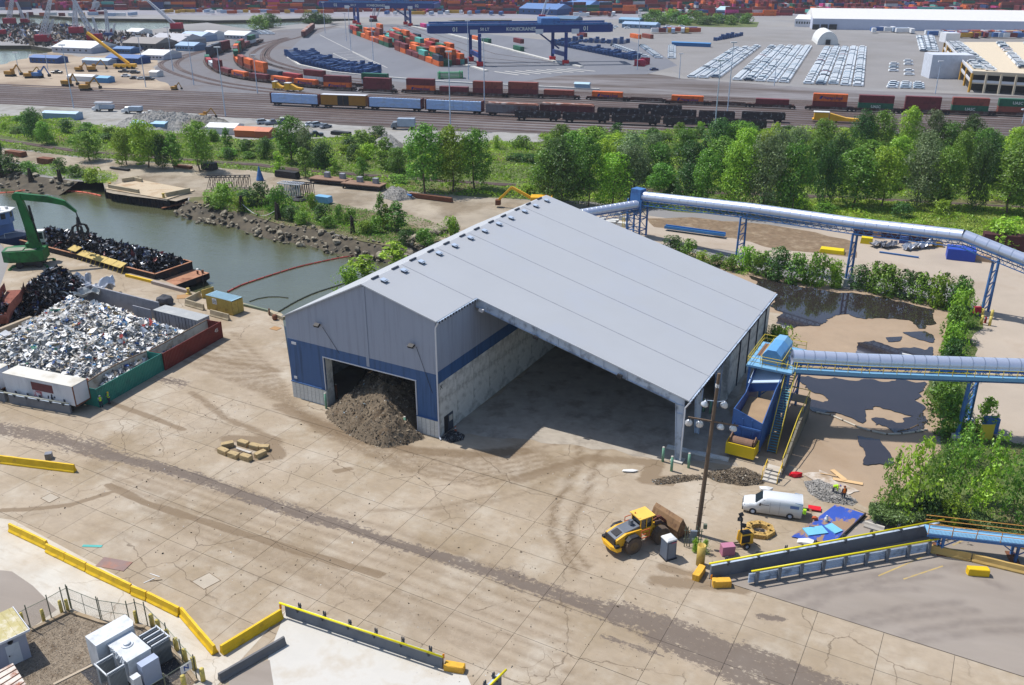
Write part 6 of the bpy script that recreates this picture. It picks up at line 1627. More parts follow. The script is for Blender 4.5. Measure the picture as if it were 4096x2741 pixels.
fa = Vector((fa.x,fa.y,0)); Lf = 23.0
def fp(x,y,z):return fa + d*x + nn*y + Vector((0,0,z))
MB().ext([fp(0,0,fz - .25),fp(Lf,0,fz - .25),fp(Lf,1.5,fz - .25),fp(0,1.5,fz - .25)],(0,0,.08)).out("deck",mCB2,fb)
for y in (0,1.5):MB().bar(fp(0,y,fz - .4),fp(Lf,y,fz - .4),.12,.3).out("edge_beam",mCB1,fb)
g = MB()
for i in range(int(Lf/.12)):g.box(*fp(i*.12,-.08,fz - .25),.03,.02,.55)
g.out("mesh_side",mat("mesh_grey",K(130,150,180),rough=.5),fb,kind="stuff")
for y in (-.1,1.5):
 for z in (.55,1.05):MB().cyl(fp(0,y,fz + z - .1),fp(Lf,y,fz + z - .1),.04,.04,5).out("hand_rail",mat("rail_orange",K(222,160,80),rough=.6),fb)
po = MB().box(0,0,0,.06,.06,1.2).out("rail_post",mat("rail_orange"),fb); po.location = fp(0,-.1,fz - .25)
for i in range(1,8):piece(po,fb,fp(i*2.2,-.1,fz - .25))
for i,x in enumerate((1.6,8.4,15.0)):
 for y in (.1,1.4):MB().bar(fp(x,y,ZY),fp(x,y,fz - .4),.22).out("leg",mCB1,fb)
 MB().box(*fp(x,.75,ZY),.9,2.2,.08,rz=math.radians(-12)).out("base_plate",mRust,fb)
 g = MB(); g.bar(fp(x,.1,fz - 1.6),fp(x - 1.5,.1,fz - .5),.09); g.bar(fp(x,.1,fz - 1.6),fp(x + 1.5,.1,fz - .5),.09); g.out("knee_brace",mCB1,fb)
for a,b in (((1010,570),(1430,390)),((1240,600),(1600,480)),((1690,290),(1800,240))):
 p,q = W(3,3,*a,ZY),W(3,3,*b,ZY); struct(sheet("painted_line",[tuple((p + Vector((0,.09,0)))[:2]),tuple((p - Vector((0,.09,0)))[:2]),tuple((q - Vector((0,.09,0)))[:2]),tuple((q + Vector((0,.09,0)))[:2])],ZY + .012,mat("worn_yellow_line",K(196,170,110),rough=.9,var=.2,c2=K(160,150,138),c2s=1.2,world=True)))
# fenced transformer yard, lower left
F = lambda x,y,z=ZY:W(0,3,x,y,z)
mGrv = mat("yard_gravel",K(150,136,118),rough=1,var=.4,vs=5,c2=K(110,94,76),c2s=.6,c2t=.6,bump=.8,bs=9,world=True)
struct(sheet("gravel_bed",[tuple(F(*q)[:2]) for q in ((-300,1240),(285,1068),(600,910),(680,930),(925,985),(1195,1030),(1340,1040),(1540,1240),(1800,1540),(1500,1760),(-300,1800))],ZY + .022,mGrv))
P_ = np.stack([RG.uniform(-48,-26,30000),RG.uniform(52,66,30000)],1); gp = [tuple(F(*q)[:2]) for q in ((-300,1240),(285,1068),(600,920),(680,950),(925,1000),(1195,1040),(1340,1050),(1540,1250),(1780,1540),(1500,1760),(-300,1800))]
P_ = P_[edge_dist(P_,gp) > .1]; place(shard_mesh("gravel",np.concatenate([P_,np.full((len(P_),1),ZY + .035)],1),.035,pal((K(160,146,128),K(120,104,86),K(200,192,180)),(4,4,1.5),len(P_)),mVC,.8),"gravel",kind="stuff")
kb = [F(285,1075),F(640,905),F(925,1000),F(1340,1050),F(1560,1240),F(1800,1545)]
g = thing("yard_kerb","low concrete kerb round the gravel transformer yard","kerb")
for a,b in zip(kb[:-1],kb[1:]):MB().bar(a + Vector((0,0,.1)),b + Vector((0,0,.1)),.35,.25).out("kerb_stone",mConcA,g)
mFen = mat("fence_steel",K(120,128,112),rough=.5,metal=.3); mWire = mat("fence_wire",K(110,112,104),rough=.6,metal=.3)
def chain_fence(label,pts,h=2.3,gate=()):
 o = thing("chain_link_fence",label,"fence",(0,0,0))
 for i,(a,b) in enumerate(zip(pts[:-1],pts[1:])):
  L_ = (b - a).length; d = (b - a).normalized()
  MB().cyl(a,a + Vector((0,0,h + .4)),.05,.05,7).out("post",mFen,o)
  if i in gate:MB().cyl(a + d*.15,a + d*.15 + Vector((0,0,h + .3)),.04,.04,6).out("gate_post",mFen,o); MB().cyl(a + Vector((0,0,h*.5)),b + Vector((0,0,h*.5)),.025,.025,5).out("gate_bar",mFen,o); m_ = (a + b)/2; MB().cyl(m_,m_ + Vector((0,0,h)),.025,.025,5).out("gate_bar",mFen,o)
  MB().cyl(a + Vector((0,0,h)),b + Vector((0,0,h)),.03,.03,5).out("top_rail",mFen,o)
  g = MB(); st = .14; n = int((L_ + h)/st); t_ = .006
  for k in range(n):
   for sg in (0,1):
    x0,z0,x1,z1 = k*st,0.05,k*st - h,h
    if x1 < 0:z1 = z0 + (x0 - 0)*(h - .05)/h; x1 = 0
    if x0 > L_:z0 = .05 + (x0 - L_); x0 = L_
    if z0 >= h or z1 <= z0:continue
    p,q = (a + d*x0,a + d*x1) if sg == 0 else (b - d*x0,b - d*x1)
    p,q = p + Vector((0,0,z0)),q + Vector((0,0,z1)); w = Vector((0,0,t_)); g.poly([p - w,q - w,q + w,p + w])
  g.out("wire_mesh",mWire,o,kind="stuff")
 MB().cyl(pts[-1],pts[-1] + Vector((0,0,h + .4)),.05,.05,7).out("post",mFen,o)
 return o
cf = chain_fence("chain link fence with double gate round the transformer yard",[F(-60,1270),F(285,1060),F(475,965),F(598,893),F(650,868),F(925,980),F(1195,1022),F(1270,1002),F(1355,1030),F(1550,1225),F(1680,1380),F(1805,1525)],gate=(4,5))
chain_fence("chain link fence with white top rail along the bottom of the transformer yard",[F(1805,1525),F(1540,1700),F(1300,1850)])
a,b = F(1805,1525),F(1540,1700); d = (a - b).normalized(); p = a - d*.75 + Vector((0,0,1.95))
sg = thing("sign_board","small white sign with a blue letter N on the fence corner","sign",p,math.atan2(d.y,d.x)); MB().box(0,-.06,-.4,1.0,.03,.75).out("panel",mWhite,sg); lettering("N",.62,mat("sign_blue",K(30,80,160),rough=.5),sg,(0,-.085,-.02),(1,0,0),bold=True)
mBY = mat("bollard_yellow",K(224,204,110),rough=.6,var=.1,c2=K(190,170,96),c2s=2)
for i,(x,y) in enumerate(((215,1015),(405,985),(567,903),(625,893),(1252,1000),(1398,1028),(1457,1080),(1540,1172),(1620,1250),(1700,1350),(1782,1425),(1862,1530),(1690,1595))):
 o = thing("bollard","pale yellow fence bollard, %s along the transformer yard from the left" % ordn(i),"bollard",F(x,y),0,"pale yellow bollards of the transformer yard"); r_ = .15 if i < 5 else .2
 MB().cyl((0,0,0),(0,0,1.25),r_,r_,12).out("post",mBY,o,True); MB().lathe([(r_*1.01,0),(r_*.8,.06),(.04,.1)],12,0,0,1.25).out("cap",mBY,o,True)
a,b = W(0,3,905,1080,3.2),W(0,3,1095,975,3.2); xa = math.atan2((b - a).y,(b - a).x)
mTW = mat("transformer_white",K(226,230,234),rough=.45,var=.04,c2=K(200,204,206),c2s=.8); mFin = mat("radiator_grey",K(150,160,168),rough=.5,var=.05)
tf = thing("transformer","white and grey power transformer with finned radiators inside the chain link fence","transformer",(-31.3,57.6,ZY),xa)
MB().box(0,0,.3,2.0,3.0,2.3).out("tank",mTW,tf); MB().box(0,.1,2.6,2.1,3.2,.12).out("tank_lid",mTW,tf)
g = MB(); g.prism([(-1.9,1.7),(1.3,1.7),(1.6,2.2),(1.6,3.5),(-1.9,3.5)],.2,3.1); g.out("cable_cabinet",mTW,tf)
MB().lathe([(.5,0),(.5,.08),(.3,.1),(.3,.25),(.1,.3)],14,0,.4,2.72).out("hatch",mTW,tf)
MB().box(.25,-2.3,.35,1.5,.75,2.15).out("control_cabinet",mat("cabinet_pale",K(178,190,214),rough=.45),tf)
MB().box(-1.05,-2.5,.0,.65,.6,1.9).out("side_box",mTW,tf)
def fins(x0,y0,n,L_,along,lab):
 f = MB().box(0,0,0,.03 if along == 'x' else L_,L_ if along == 'x' else .03,2.0).out("radiator_fin",mFin,tf); f.location = (x0,y0,.4)
 for i in range(1,n):piece(f,tf,(x0 + (i*.1 if along == 'x' else 0),y0 + (0 if along == 'x' else i*.1),.4))
for k in range(4):fins(1.35,-1.1 + k*.62,15,.45,'x',""); MB().box(2.05,-1.1 + k*.62,2.42,1.6,.1,.12).out("header_pipe",mTW,tf)
for k in (0,3):fins(-2.6,-1.3 + k*.6,14,.4,'x',""); MB().box(-1.95,-1.3 + k*.6,2.42,1.5,.1,.12).out("header_pipe",mTW,tf)
MB().box(2.85,-.15,2.42,.1,2.2,.12).out("header_pipe",mTW,tf); MB().box(-2.7,-.4,2.42,.1,2.0,.12).out("header_pipe",mTW,tf)
g = MB(); rr = random.Random(4)
for i in range(14):g.cyl((-1.1 + rr.uniform(-.2,.1),-1.2 + i*.16,2.5),(-1.1,-1.2 + i*.16,2.7 + rr.uniform(0,.3)),.07,.05,6)
g.out("bushings",mTW,tf,kind="stuff")
struct(sheet("transformer_pad",[tuple((tf.location + Matrix.Rotation(xa,3,'Z') @ Vector(q))[:2]) for q in ((-2.9,-3.4,0),(3.1,-3.4,0),(3.1,3.8,0),(-2.9,3.8,0))],ZY + .03,mat("pad_dark",K(70,70,74),rough=.9,var=.2,world=True)))
g = MB(); g.bar(F(490,1568),F(925,1350),.25,.2); tag(g.out("timber_edging",mConcA),"thin concrete strip running to the transformer across the gravel","edging")
c0 = F(262,1064,3.0); c1_ = F(115,872,3.0); c2_ = F(-80,1222,3.0)
ux = (c0 - c1_); uy = (c0 - c2_); e1,e2_ = c1_ - c0,c2_ - c0
hs = thing("control_house","small grey metal building with tan ribbed roof and white door at the left edge","building",(c0.x,c0.y,ZY))
mHs = mat("house_wall",K(176,180,196),rough=.6,var=.05); mHR = mat("tan_roof",K(196,184,128),rough=.6,var=.12,c2=K(216,208,184),c2s=1.2,c2t=.56)
n1 = Vector((e1.x,e1.y)).normalized(); n2 = Vector((-n1.y,n1.x)); n2 = n2 if n2.dot(Vector((e2_.x,e2_.y))) > 0 else -n2; l1 = e1.length; l2 = 6.5
def hp_(u,v,z):q = n1*u + n2*v; return (q.x,q.y,z)
g = MB(); g.ext([hp_(.25,.25,0),hp_(l1 - .25,.25,0),hp_(l1 - .25,l2,0),hp_(.25,l2,0)],(0,0,2.8)); g.out("walls",mHs,hs)
g = MB(); g.ext([hp_(0,0,2.8),hp_(l1,0,2.95),hp_(l1,l2,2.95),hp_(0,l2,2.8)],(0,0,.14)); g.out("roof",mHR,hs)
for i in range(8):MB().ext([hp_(.05,.25 + i*.62,2.94),hp_(l1 - .05,.25 + i*.62,3.09),hp_(l1 - .05,.31 + i*.62,3.09),hp_(.05,.31 + i*.62,2.94)],(0,0,.06)).out("roof_rib",mHR,hs)
g = MB(); g.ext([hp_(-.03,-.03,2.78),hp_(-.03,l2,2.78),hp_(-.09,l2,2.78),hp_(-.09,-.03,2.78)],(0,0,.2)); g.ext([hp_(-.03,-.03,2.78),hp_(l1,-.03,2.93),hp_(l1,-.09,2.93),hp_(-.03,-.09,2.78)],(0,0,.2)); g.out("gutter_trim",mTrim,hs)
g = MB(); g.ext([hp_(.21,.9,.1),hp_(.21,1.95,.1),hp_(.25,1.95,.1),hp_(.25,.9,.1)],(0,0,2.05)); dr = g.out("door",mTW,hs); MB().box(*hp_(.17,1.8,1.1),.08,.08,.08).out("door_knob",mBlack,dr)
MB().box(*hp_(.12,1.5,2.35),.3,.3,.16).out("door_lamp",mBlack,hs)
lr = [F(-60,1470,2.0),F(120,1375,2.0),F(240,1568,2.0),F(60,1700,2.0)]
sk = thing("rusty_shed","low shed with white ribbed rust-streaked roof in the bottom left corner","building",(0,0,0))
MB().ext([(p.x,p.y,2.0) for p in lr],(0,0,.1)).out("roof",mat("rust_streaked_roof",K(226,216,204),rough=.6,c2=K(160,96,66),c2s=.9,c2t=.55),sk)
MB().ext([(p.x,p.y,ZY) for p in lr],(0,0,1.9)).out("walls",mHs,sk)
for i in range(5):a,b = lr[0].lerp(lr[3],(i + .5)/5),lr[1].lerp(lr[2],(i + .5)/5); MB().bar(a + Vector((0,0,.12)),b + Vector((0,0,.12)),.06).out("roof_rib",mRust,sk)
g = MB(); pp = [F(875,482),F(955,400),F(1215,447),F(1130,530)]; g.ext([(p.x,p.y,ZY + .012) for p in pp],(0,0,.04)); tag(g.out("steel_plate",mat("plate_brown",K(150,126,120),rough=.7,metal=.2,var=.15,c2=K(168,120,100),c2s=.5)),"large rusty brown steel plate lying on the concrete beside the yellow barriers","plate")
g = MB(); p = F(845,298); g.box(p.x,p.y,ZY + .012,2.0,.35,.03,rz=-.05); tag(g.out("teal_strip",mat("teal",K(90,184,176),rough=.6)),"torn teal plastic strip lying beyond the yellow barriers","strip")
for i,(a,b) in enumerate((((1315,635),(1415,590)),((1370,548),(1460,578)),((1370,618),(1485,604)))):g = MB(); g.bar(F(*a,ZY + .03),F(*b,ZY + .03),.07,.04); tag(g.out("wood_strip",mWhite if i < 2 else mBark),("white strip nearest the teal scrap","second white strip crossing above the first","thin brown stick beside the white strips")[i],"strip","sticks on the yard")
for i,(x,y,rz,lx) in enumerate(((2.9,-15.55,-.08,1.5),(4.6,-15.6,.02,1.5),(6.25,-15.3,.05,1.5),(7.2,-13.9,1.35,1.4),(2.2,-14.2,.95,1.5),(3.6,-13.0,.02,1.5),(5.4,-12.9,.1,1.5),(6.6,-12.6,.5,1.2))):
 p = BL(x,y,ZY); block("weathered concrete block in the ring on the open yard, %s" % ("front left","front middle","front right","right side","left side","back left","back right","back right corner")[i],p.x,p.y,ZY,lx,.72,.65,TH + rz,mat("ring_block",K(196,172,128),rough=.95,var=.2,vs=1.5,c2=K(150,128,94),c2s=1,bump=.5),group="ring of concrete blocks")
g = MB(); p = BL(4.8,-14.3,ZY); g.box(p.x,p.y,ZY + .25,2.2,.12,.08,rz=TH); g.box(p.x,p.y + .3,ZY + .1,2.4,.2,.15,rz=TH); tag(g.out("timber",mPale),"pale timbers lying inside the ring of concrete blocks","timber")
mHat = mat("hatch_frame",K(206,198,184),rough=.9)
for c,r,q4,lab in ((0,3,((1755,620),(1915,540),(2020,610),(1865,692)),"near"),(0,2,((372,1425),(465,1378),(545,1418),(450,1468)),"far")):
 P4 = [W(c,r,*q,ZY + .02) for q in q4]; o = bpy.data.objects.new("floor_hatch",None); C.objects.link(o); struct(o); struct(sheet("hatch_lid",[tuple(p[:2]) for p in P4],ZY + .018,mat("hatch_lid",K(190,178,160),rough=.9,var=.1,world=True),parent=o))
 for a,b in zip(P4,P4[1:] + P4[:1]):MB().bar(a,b,.05,.02).out("joint",mJoint,o)
p = W(0,2,452,1062,ZY); tag(MB().box(p.x,p.y,ZY,.75,.7,.75,rz=.3).out("grey_box",mGry),"small grey box standing behind the yellow barrier at the left","box")
struct(sheet("asphalt_patch",[tuple(F(*q)[:2]) for q in ((-300,520),(20,520),(110,530),(300,660),(520,880),(285,1050),(-300,1220))],ZY + .016,mAsR)); struct(sheet("asphalt_patch",[tuple(T3(1,*q)[:2]) for q in ((-250,1480),(0,1375),(125,1340),(165,1600),(165,1800),(-250,1800))],ZY + .02,mAsR))
n_ = 2600; Pb = np.stack([RG.uniform(-12,62,n_),RG.uniform(-34,0,n_)],1); Pw = np.array([list(BL(b,a,ZY + .02)) for b,a in Pb])
place(shard_mesh("yard_litter",Pw,RG.choice([.03,.06,.12],n_,p=[.6,.32,.08]),pal((K(96,80,60),K(70,60,50),K(232,232,228)),(8,5,2),n_),mVC,.7),"yard_litter",kind="stuff")
# wheel loader
mLY = mat("loader_yellow",K(248,188,50),rough=.45,var=.06,c2=K(200,150,60),c2s=1.2,c2t=.66); mLG = mat("loader_grey",K(112,118,128),rough=.5); mTy = mat("dusty_tyre",K(104,90,78),rough=.95,var=.2,vs=2); mBk = mat("bucket_brown",K(150,118,86),rough=.8,var=.2,c2=K(104,76,58),c2s=1.5); mOr = mat("orange_rail",K(214,104,60),rough=.6)
ld = thing("wheel_loader","yellow wheel loader with wide brown bucket parked beside the wooden pole","loader",(12.9,75.7,ZY),math.radians(29))
def wheel(o,x,y,r,w,mt=None,mr=None,z=None):
 s = 1 if y > 0 else -1; z = r if z is None else z
 wh = MB(); n = 24; wh.cyl((x,y - w/2,z),(x,y + w/2,z),r,r,n,True)
 for i in range(n):t = i*6.283/n; wh.box(x + math.cos(t)*r,y,z + math.sin(t)*r - .03,.07,w,.06) if r > .7 else None
 w_ = wh.out("wheel",mt or mTy,o); g = MB(); g.cyl((x,y + s*w*.5,z),(x,y + s*(w*.5 + .02),z),r*.55,r*.5,14); g.cyl((x,y + s*w*.5,z),(x,y + s*(w*.5 + .06),z),r*.2,r*.18,10); g.out("rim",mr or mLY,w_); return w_
for x,y in ((-1.75,-1.15),(-1.75,1.15),(1.75,-1.15),(1.75,1.15)):wheel(ld,x,y,.92,.7,None,mat("rim_dust",K(120,100,76),rough=.9))
g = MB(); g.ext([(-3.6,-.95,1.0),(-.6,-.95,1.0),(-.5,-.95,2.2),(-2.4,-.95,2.25),(-3.5,-.95,1.85)],(0,1.9,0)); g.out("engine_body",mLY,ld)
g = MB(); g.ext([(-3.55,-.7,1.87),(-2.4,-.7,2.28),(-.6,-.7,2.5),(-.6,.7,2.5),(-2.4,.7,2.28),(-3.55,.7,1.87)][:3] + [(-.6,-.7,2.2),(-3.5,-.7,1.8)],(0,1.4,0)); g.out("hood",mLG,ld)
MB().box(-2.9,0,2.1,.8,.9,.06,ry=-.25).out("intake_grille",mBlack,ld); MB().box(-1.2,0,2.45,.35,.35,.55).out("exhaust",mLG,ld)
MB().box(-3.65,0,1.05,.1,1.6,.85).out("radiator_grille",mBlack,ld)
g = MB(); g.prism([(-4.0,-.6),(-3.7,-1.35),(-3.2,-1.35),(-3.2,1.35),(-3.7,1.35),(-4.0,.6)],.75,1.15); g.out("counterweight",mLY,ld)
for s in (-1,1):
 MB().box(-3.55,s*1.05,1.15,.5,.35,.25).out("tail_light",mBlack,ld)
 g = MB(); g.ext([(-2.6,s*.95,1.75),(-2.2,s*.95,2.05),(-1.3,s*.95,2.05),(-.8,s*.95,1.5),(-.9,s*.95,1.42),(-1.35,s*.95,1.93),(-2.15,s*.95,1.93),(-2.5,s*.95,1.68)],(0,s*.6,0)); g.out("mudguard",mBlack,ld)
 g = MB();
 for x0,z0,x1,z1 in ((-.9,2.4,.1,2.4),(-.9,2.4,-.9,1.5),(.1,2.4,.1,1.5),(-.9,1.5,.1,1.5),(-.9,1.9,.1,1.9)):g.bar((x0,s*1.4,z0),(x1,s*1.4,z1),.06)
 g.out("step_rail",mOr,ld)
g = MB(); g.prism([(-.55,-.75),(.95,-.7),(.95,.7),(-.55,.75)],1.5,2.0); g.out("cab_base",mLY,ld)
g = MB(); g.prism([(-.5,-.7),(.9,-.65),(.9,.65),(-.5,.7)],2.0,3.2); g.out("cab_glass",mGl,ld)
g = MB()
for x,y in ((-.52,-.72),(.92,-.67),(.92,.67),(-.52,.72),(.2,-.7),(.2,.7)):g.box(x,y,1.95,.1,.1,1.3)
g.out("cab_posts",mLY,ld,kind="stuff")
g = MB(); g.box(.2,0,3.22,1.9,1.75,.1); g.box(-.6,0,3.22,.3,1.3,.14); g.out("cab_roof",mat("loader_roof",K(255,206,96),rough=.5),ld)
MB().lathe([(.07,0),(.07,.12),(.03,.16)],8,-.5,.3,3.36).out("beacon",mOr,ld)
g = MB(); g.box(1.4,0,.7,1.7,1.1,1.0); g.ext([(1.0,-.5,1.6),(2.2,-.5,1.7),(2.4,-.5,1.2),(1.0,-.5,1.1)],(0,1.0,0)); g.out("front_frame",mLY,ld)
for s in (-.45,.45):g = MB(); g.ext([(1.5,s - .08,2.2),(2.2,s - .08,2.15),(3.4,s - .08,.8),(3.3,s - .08,.5),(2.1,s - .08,1.4),(1.5,s - .08,1.7)],(0,.16,0)); g.out("lift_arm",mat("arm_dark",K(92,74,70),rough=.8),ld)
g = MB(); g.ext([(2.0,-.15,2.35),(2.5,-.15,2.3),(3.3,-.15,1.5),(3.2,-.15,1.2)],(0,.3,0)); g.cyl((1.2,0,1.9),(2.2,0,2.2),.1); g.out("tilt_link",mat("arm_red",K(120,70,60),rough=.8),ld)
bk = thing("b","",""); [bk.__delitem__(k) for k in ("label","category")]; bk.name = "bucket"; bk.parent = ld; bk.location = (3.2,0,.15); bk.scale = (1.2,1.08,1.3); bk.rotation_euler = (0,0,math.radians(8))
pr = [(0,.1),(-.15,.8),(.15,1.5),(.45,1.75),(.5,1.68),(.25,1.4),(.0,.8),(.15,.22),(1.5,.12),(1.5,.05)]
g = MB(); g.ext([(x,-1.75,z) for x,z in pr],(0,3.5,0)); g.out("bucket_shell",mBk,bk)
for y in (-1.75,1.7):g = MB(); g.ext([(0,y,.1),(-.15,y,.8),(.45,y,1.72),(1.45,y,.1)],(0,.05,0)); g.out("bucket_side",mBk,bk)
for y in (-.85,0,.85):MB().ext([(.1,y,1.4),(.5,y,1.72),(.55,y,1.6),(.3,y,1.2)],(0,.05,0)).out("bucket_rib",mBk,bk)
# vans, cars, trucks
def loft(secs,ring):
 """secs: (x, half width low, half width high, z0, z1); ring: corner cut"""
 g = MB(); P = []
 for x,wl,wh,z0,z1 in secs:
  c = min(ring,(z1 - z0)*.45)
  for y,z in ((-wl,z0),(-wl,z1 - c*2),(-wh,z1 - c*.6),(-wh + c,z1),(wh - c,z1),(wh,z1 - c*.6),(wl,z1 - c*2),(wl,z0)):P.append((x,y,z))
 n = 8; m = len(secs)
 g._p(P,[(j*n + i,j*n + (i + 1) % n,(j + 1)*n + (i + 1) % n,(j + 1)*n + i) for j in range(m - 1) for i in range(n)] + [tuple(range(n)),tuple(range((m - 1)*n,m*n))[::-1]])
 return g
mCar = {k:mat("car_" + k,K(*c),rough=.28,spec=.6,var=.02,rnd=.06) for k,c in dict(white=(232,236,240),silver=(190,198,206),grey=(122,130,142),dark=(44,50,60),blue=(44,66,120),red=(150,40,46)).items()}
vn = thing("white_van","white cargo van with open rear doors and a lime vest hung on one door","van",(27.7,80.95,ZY),math.atan2(1.1,-4.0) )
VB = [(3.05,.80,.72,.45,.95),(2.9,.92,.85,.35,1.12),(2.3,1.0,.92,.3,1.3),(1.75,1.0,.9,.3,1.38),(1.0,1.0,.84,.3,2.08),(.6,1.0,.85,.3,2.16),(-2.9,1.0,.88,.3,2.18),(-3.0,.98,.85,.35,2.12)]
loft(VB,.16).out("body",mCar["white"],vn,True)
g = MB(); g._p([(1.76,-.82,1.37),(1.76,.82,1.37),(1.05,.76,2.02),(1.05,-.76,2.02)],[(0,1,2,3)]); g.v = [(x + .03,y,z + .02) for x,y,z in g.v]; g.out("windscreen",mGl,vn)
for s in (-1,1):
 g = MB(); g.ext([(1.45,s*.985,1.3),(.35,s*.985,1.3),(.35,s*.93,1.88),(.95,s*.93,1.88)],(0,s*.02,0)); g.out("side_window",mGl,vn)
 MB().box(1.3,s*1.12,1.28,.12,.2,.28).out("mirror",mBlack,vn); MB().box(2.86,s*.72,.85,.12,.3,.2).out("headlight",mSteel,vn)
 g = MB(); g.box(1.55 - 1.3,s*1.005,.45,.02,.01,1.3); g.box(-.7,s*1.005,.45,.02,.01,1.5); g.out("door_gap",mGW,vn,kind="stuff")
MB().box(2.98,0,.35,.2,1.7,.3).out("front_bumper",mBlack,vn); MB().box(3.0,0,.75,.06,1.1,.3).out("grille",mBlack,vn)
wp = [wheel(vn,x,y,.37,.26,mBlack,mSteel) for x,y in ((1.95,-.9),(1.95,.9),(-1.85,-.9),(-1.85,.9))]
MB().box(-3.01,0,.45,.02,1.6,1.5).out("cargo_opening",mBlack,vn)
for s,a in ((-1,1.75),(1,1.2)):
 D = MB(); D.box(0,.4*-1,0,.06,.8,1.6); d_ = D.out("rear_door",mat("door_blue",K(186,204,230),rough=.4),vn); d_.location = (-3.0,s*.95,.45); d_.rotation_euler = (0,0,s*(math.pi/2 if s > 0 else math.pi/2)*(1.1 if s < 0 else .95) + (math.pi if s < 0 else 0))
 MB().box(.0,-.4,.95,.08,.55,.5).out("door_window",mGl,d_)
MB().box(-3.15,1.8,1.5,.3,.3,.5).out("hung_vest",mat("hi_vis_lime",K(190,250,40),rough=.7),vn)
MB().box(-3.4,-.2,.75,1.2,.5,.05).out("loaded_boards",mBk,vn)
MB().box(-2.2,1.005,1.35,.9,.01,.35).out("side_logo",mat("logo_blue",K(110,134,190),rough=.5),vn)
def car_proto(kind,col):
 if kind == "sedan":b = [(2.25,.72,.66,.3,.68),(2.0,.88,.8,.22,.8),(1.1,.9,.84,.2,.95),(-1.2,.9,.84,.2,.98),(-2.0,.88,.8,.22,.92),(-2.3,.75,.7,.3,.75)]; c = [(1.0,.78,.74,.9,.95),(.3,.76,.6,.9,1.42),(-.9,.76,.6,.9,1.42),(-1.7,.78,.72,.9,.98)]
 elif kind == "suv":b = [(2.35,.78,.72,.35,.85),(2.1,.94,.86,.28,1.02),(1.1,.95,.9,.25,1.1),(-2.2,.95,.9,.25,1.1),(-2.35,.9,.85,.35,1.0)]; c = [(1.1,.84,.8,1.05,1.1),(.4,.82,.68,1.05,1.72),(-1.9,.82,.68,1.05,1.72),(-2.25,.84,.78,1.05,1.1)]
 else:b = [(2.75,.8,.74,.4,.9),(2.5,.98,.9,.3,1.05),(1.3,1.0,.92,.28,1.12),(-2.7,1.0,.95,.3,1.1),(-2.8,.95,.9,.35,1.05)]; c = [(1.3,.86,.8,1.08,1.12),(.6,.84,.68,1.08,1.78),(-.6,.84,.68,1.08,1.78),(-.85,.86,.8,1.08,1.12)]
 return loft(b,.1).mesh("car_body",mCar[col]),loft(c,.1).mesh("car_glass",mGl),c
_CP = {}
def car(kind,col,x,y,rz,label,group,full=True,name="parked_car"):
 if (kind,col) not in _CP:_CP[kind,col] = car_proto(kind,col)
 bm_,cm_,c = _CP[kind,col]
 o = thing(name,label,"car",(x,y,0.02),rz,group); place(bm_,"body",o,); place(cm_,"windows",o)
 if (kind,"roof",col) not in _CP:
  x1,x0 = c[1][0],c[2][0]; g = MB().box((x1 + x0)/2,0,c[1][4] - .02,x1 - x0 + .1,1.15,.05); _CP[kind,"roof",col] = g.mesh("roof",mCar[col])
  w = MB()
  for xx in (c[0][0] + .3,-1.4):
   for yy in (-.85,.85):w.cyl((xx,yy - .1,.33),(xx,yy + .1,.33),.33,.33,10)
  _CP[kind,"wh",col] = w.mesh("wheels",mBlack)
 place(_CP[kind,"roof",col],"roof",o)
 if full:place(_CP[kind,"wh",col],"wheels",o,kind="stuff")
 return o
ca = lambda c,r,x,y:W(c,r,x,y)
for c_,x,y,kd,col,rz,lab in ((1,68,1135,"suv","silver",.5,"silver SUV at the left of the pair by the purple toilet"),(1,155,1140,"pickup","grey",.5,"grey covered pickup beside the purple toilet"),(1,495,1155,"sedan","white",.8,"white sedan, left one of three by the tracks"),(1,560,1160,"suv","silver",.8,"silver SUV, middle one of three by the tracks"),(1,640,1172,"sedan","grey",.9,"grey sedan, right one of three by the tracks"),(1,540,1250,"pickup","dark",.3,"dark blue pickup behind the grey green tree"),
  (0,1380,1058,"pickup","white",.1,"white pickup truck beside the parked dump trucks"),(0,1395,1115,"pickup","white",.2,"white pickup below the pale boom on the gravel"),(0,525,675,"pickup","dark",-.1,"dark blue pickup on the sandy ground"),(0,1155,705,"sedan","white",0,"white car on the sandy ground near the yellow crane"),(0,1140,665,"pickup","dark",.1,"black pickup under the yellow crane"),(0,1235,725,"sedan","dark",0,"black car, left one in the row on the sand"),(0,1300,730,"sedan","silver",0,"silver car in the row on the sand"),(0,1370,735,"suv","dark",0,"dark SUV at the right end of the row on the sand"),(0,1240,675,"suv","dark",0,"dark SUV behind the row on the sand"),(2,1300,645,"sedan","blue",.3,"blue car alone near the red trailers beside the lot")):
 p = ca(c_,0,x,y); car(kd,col,p.x,p.y,rz,lab,"cars along the gravel strip")
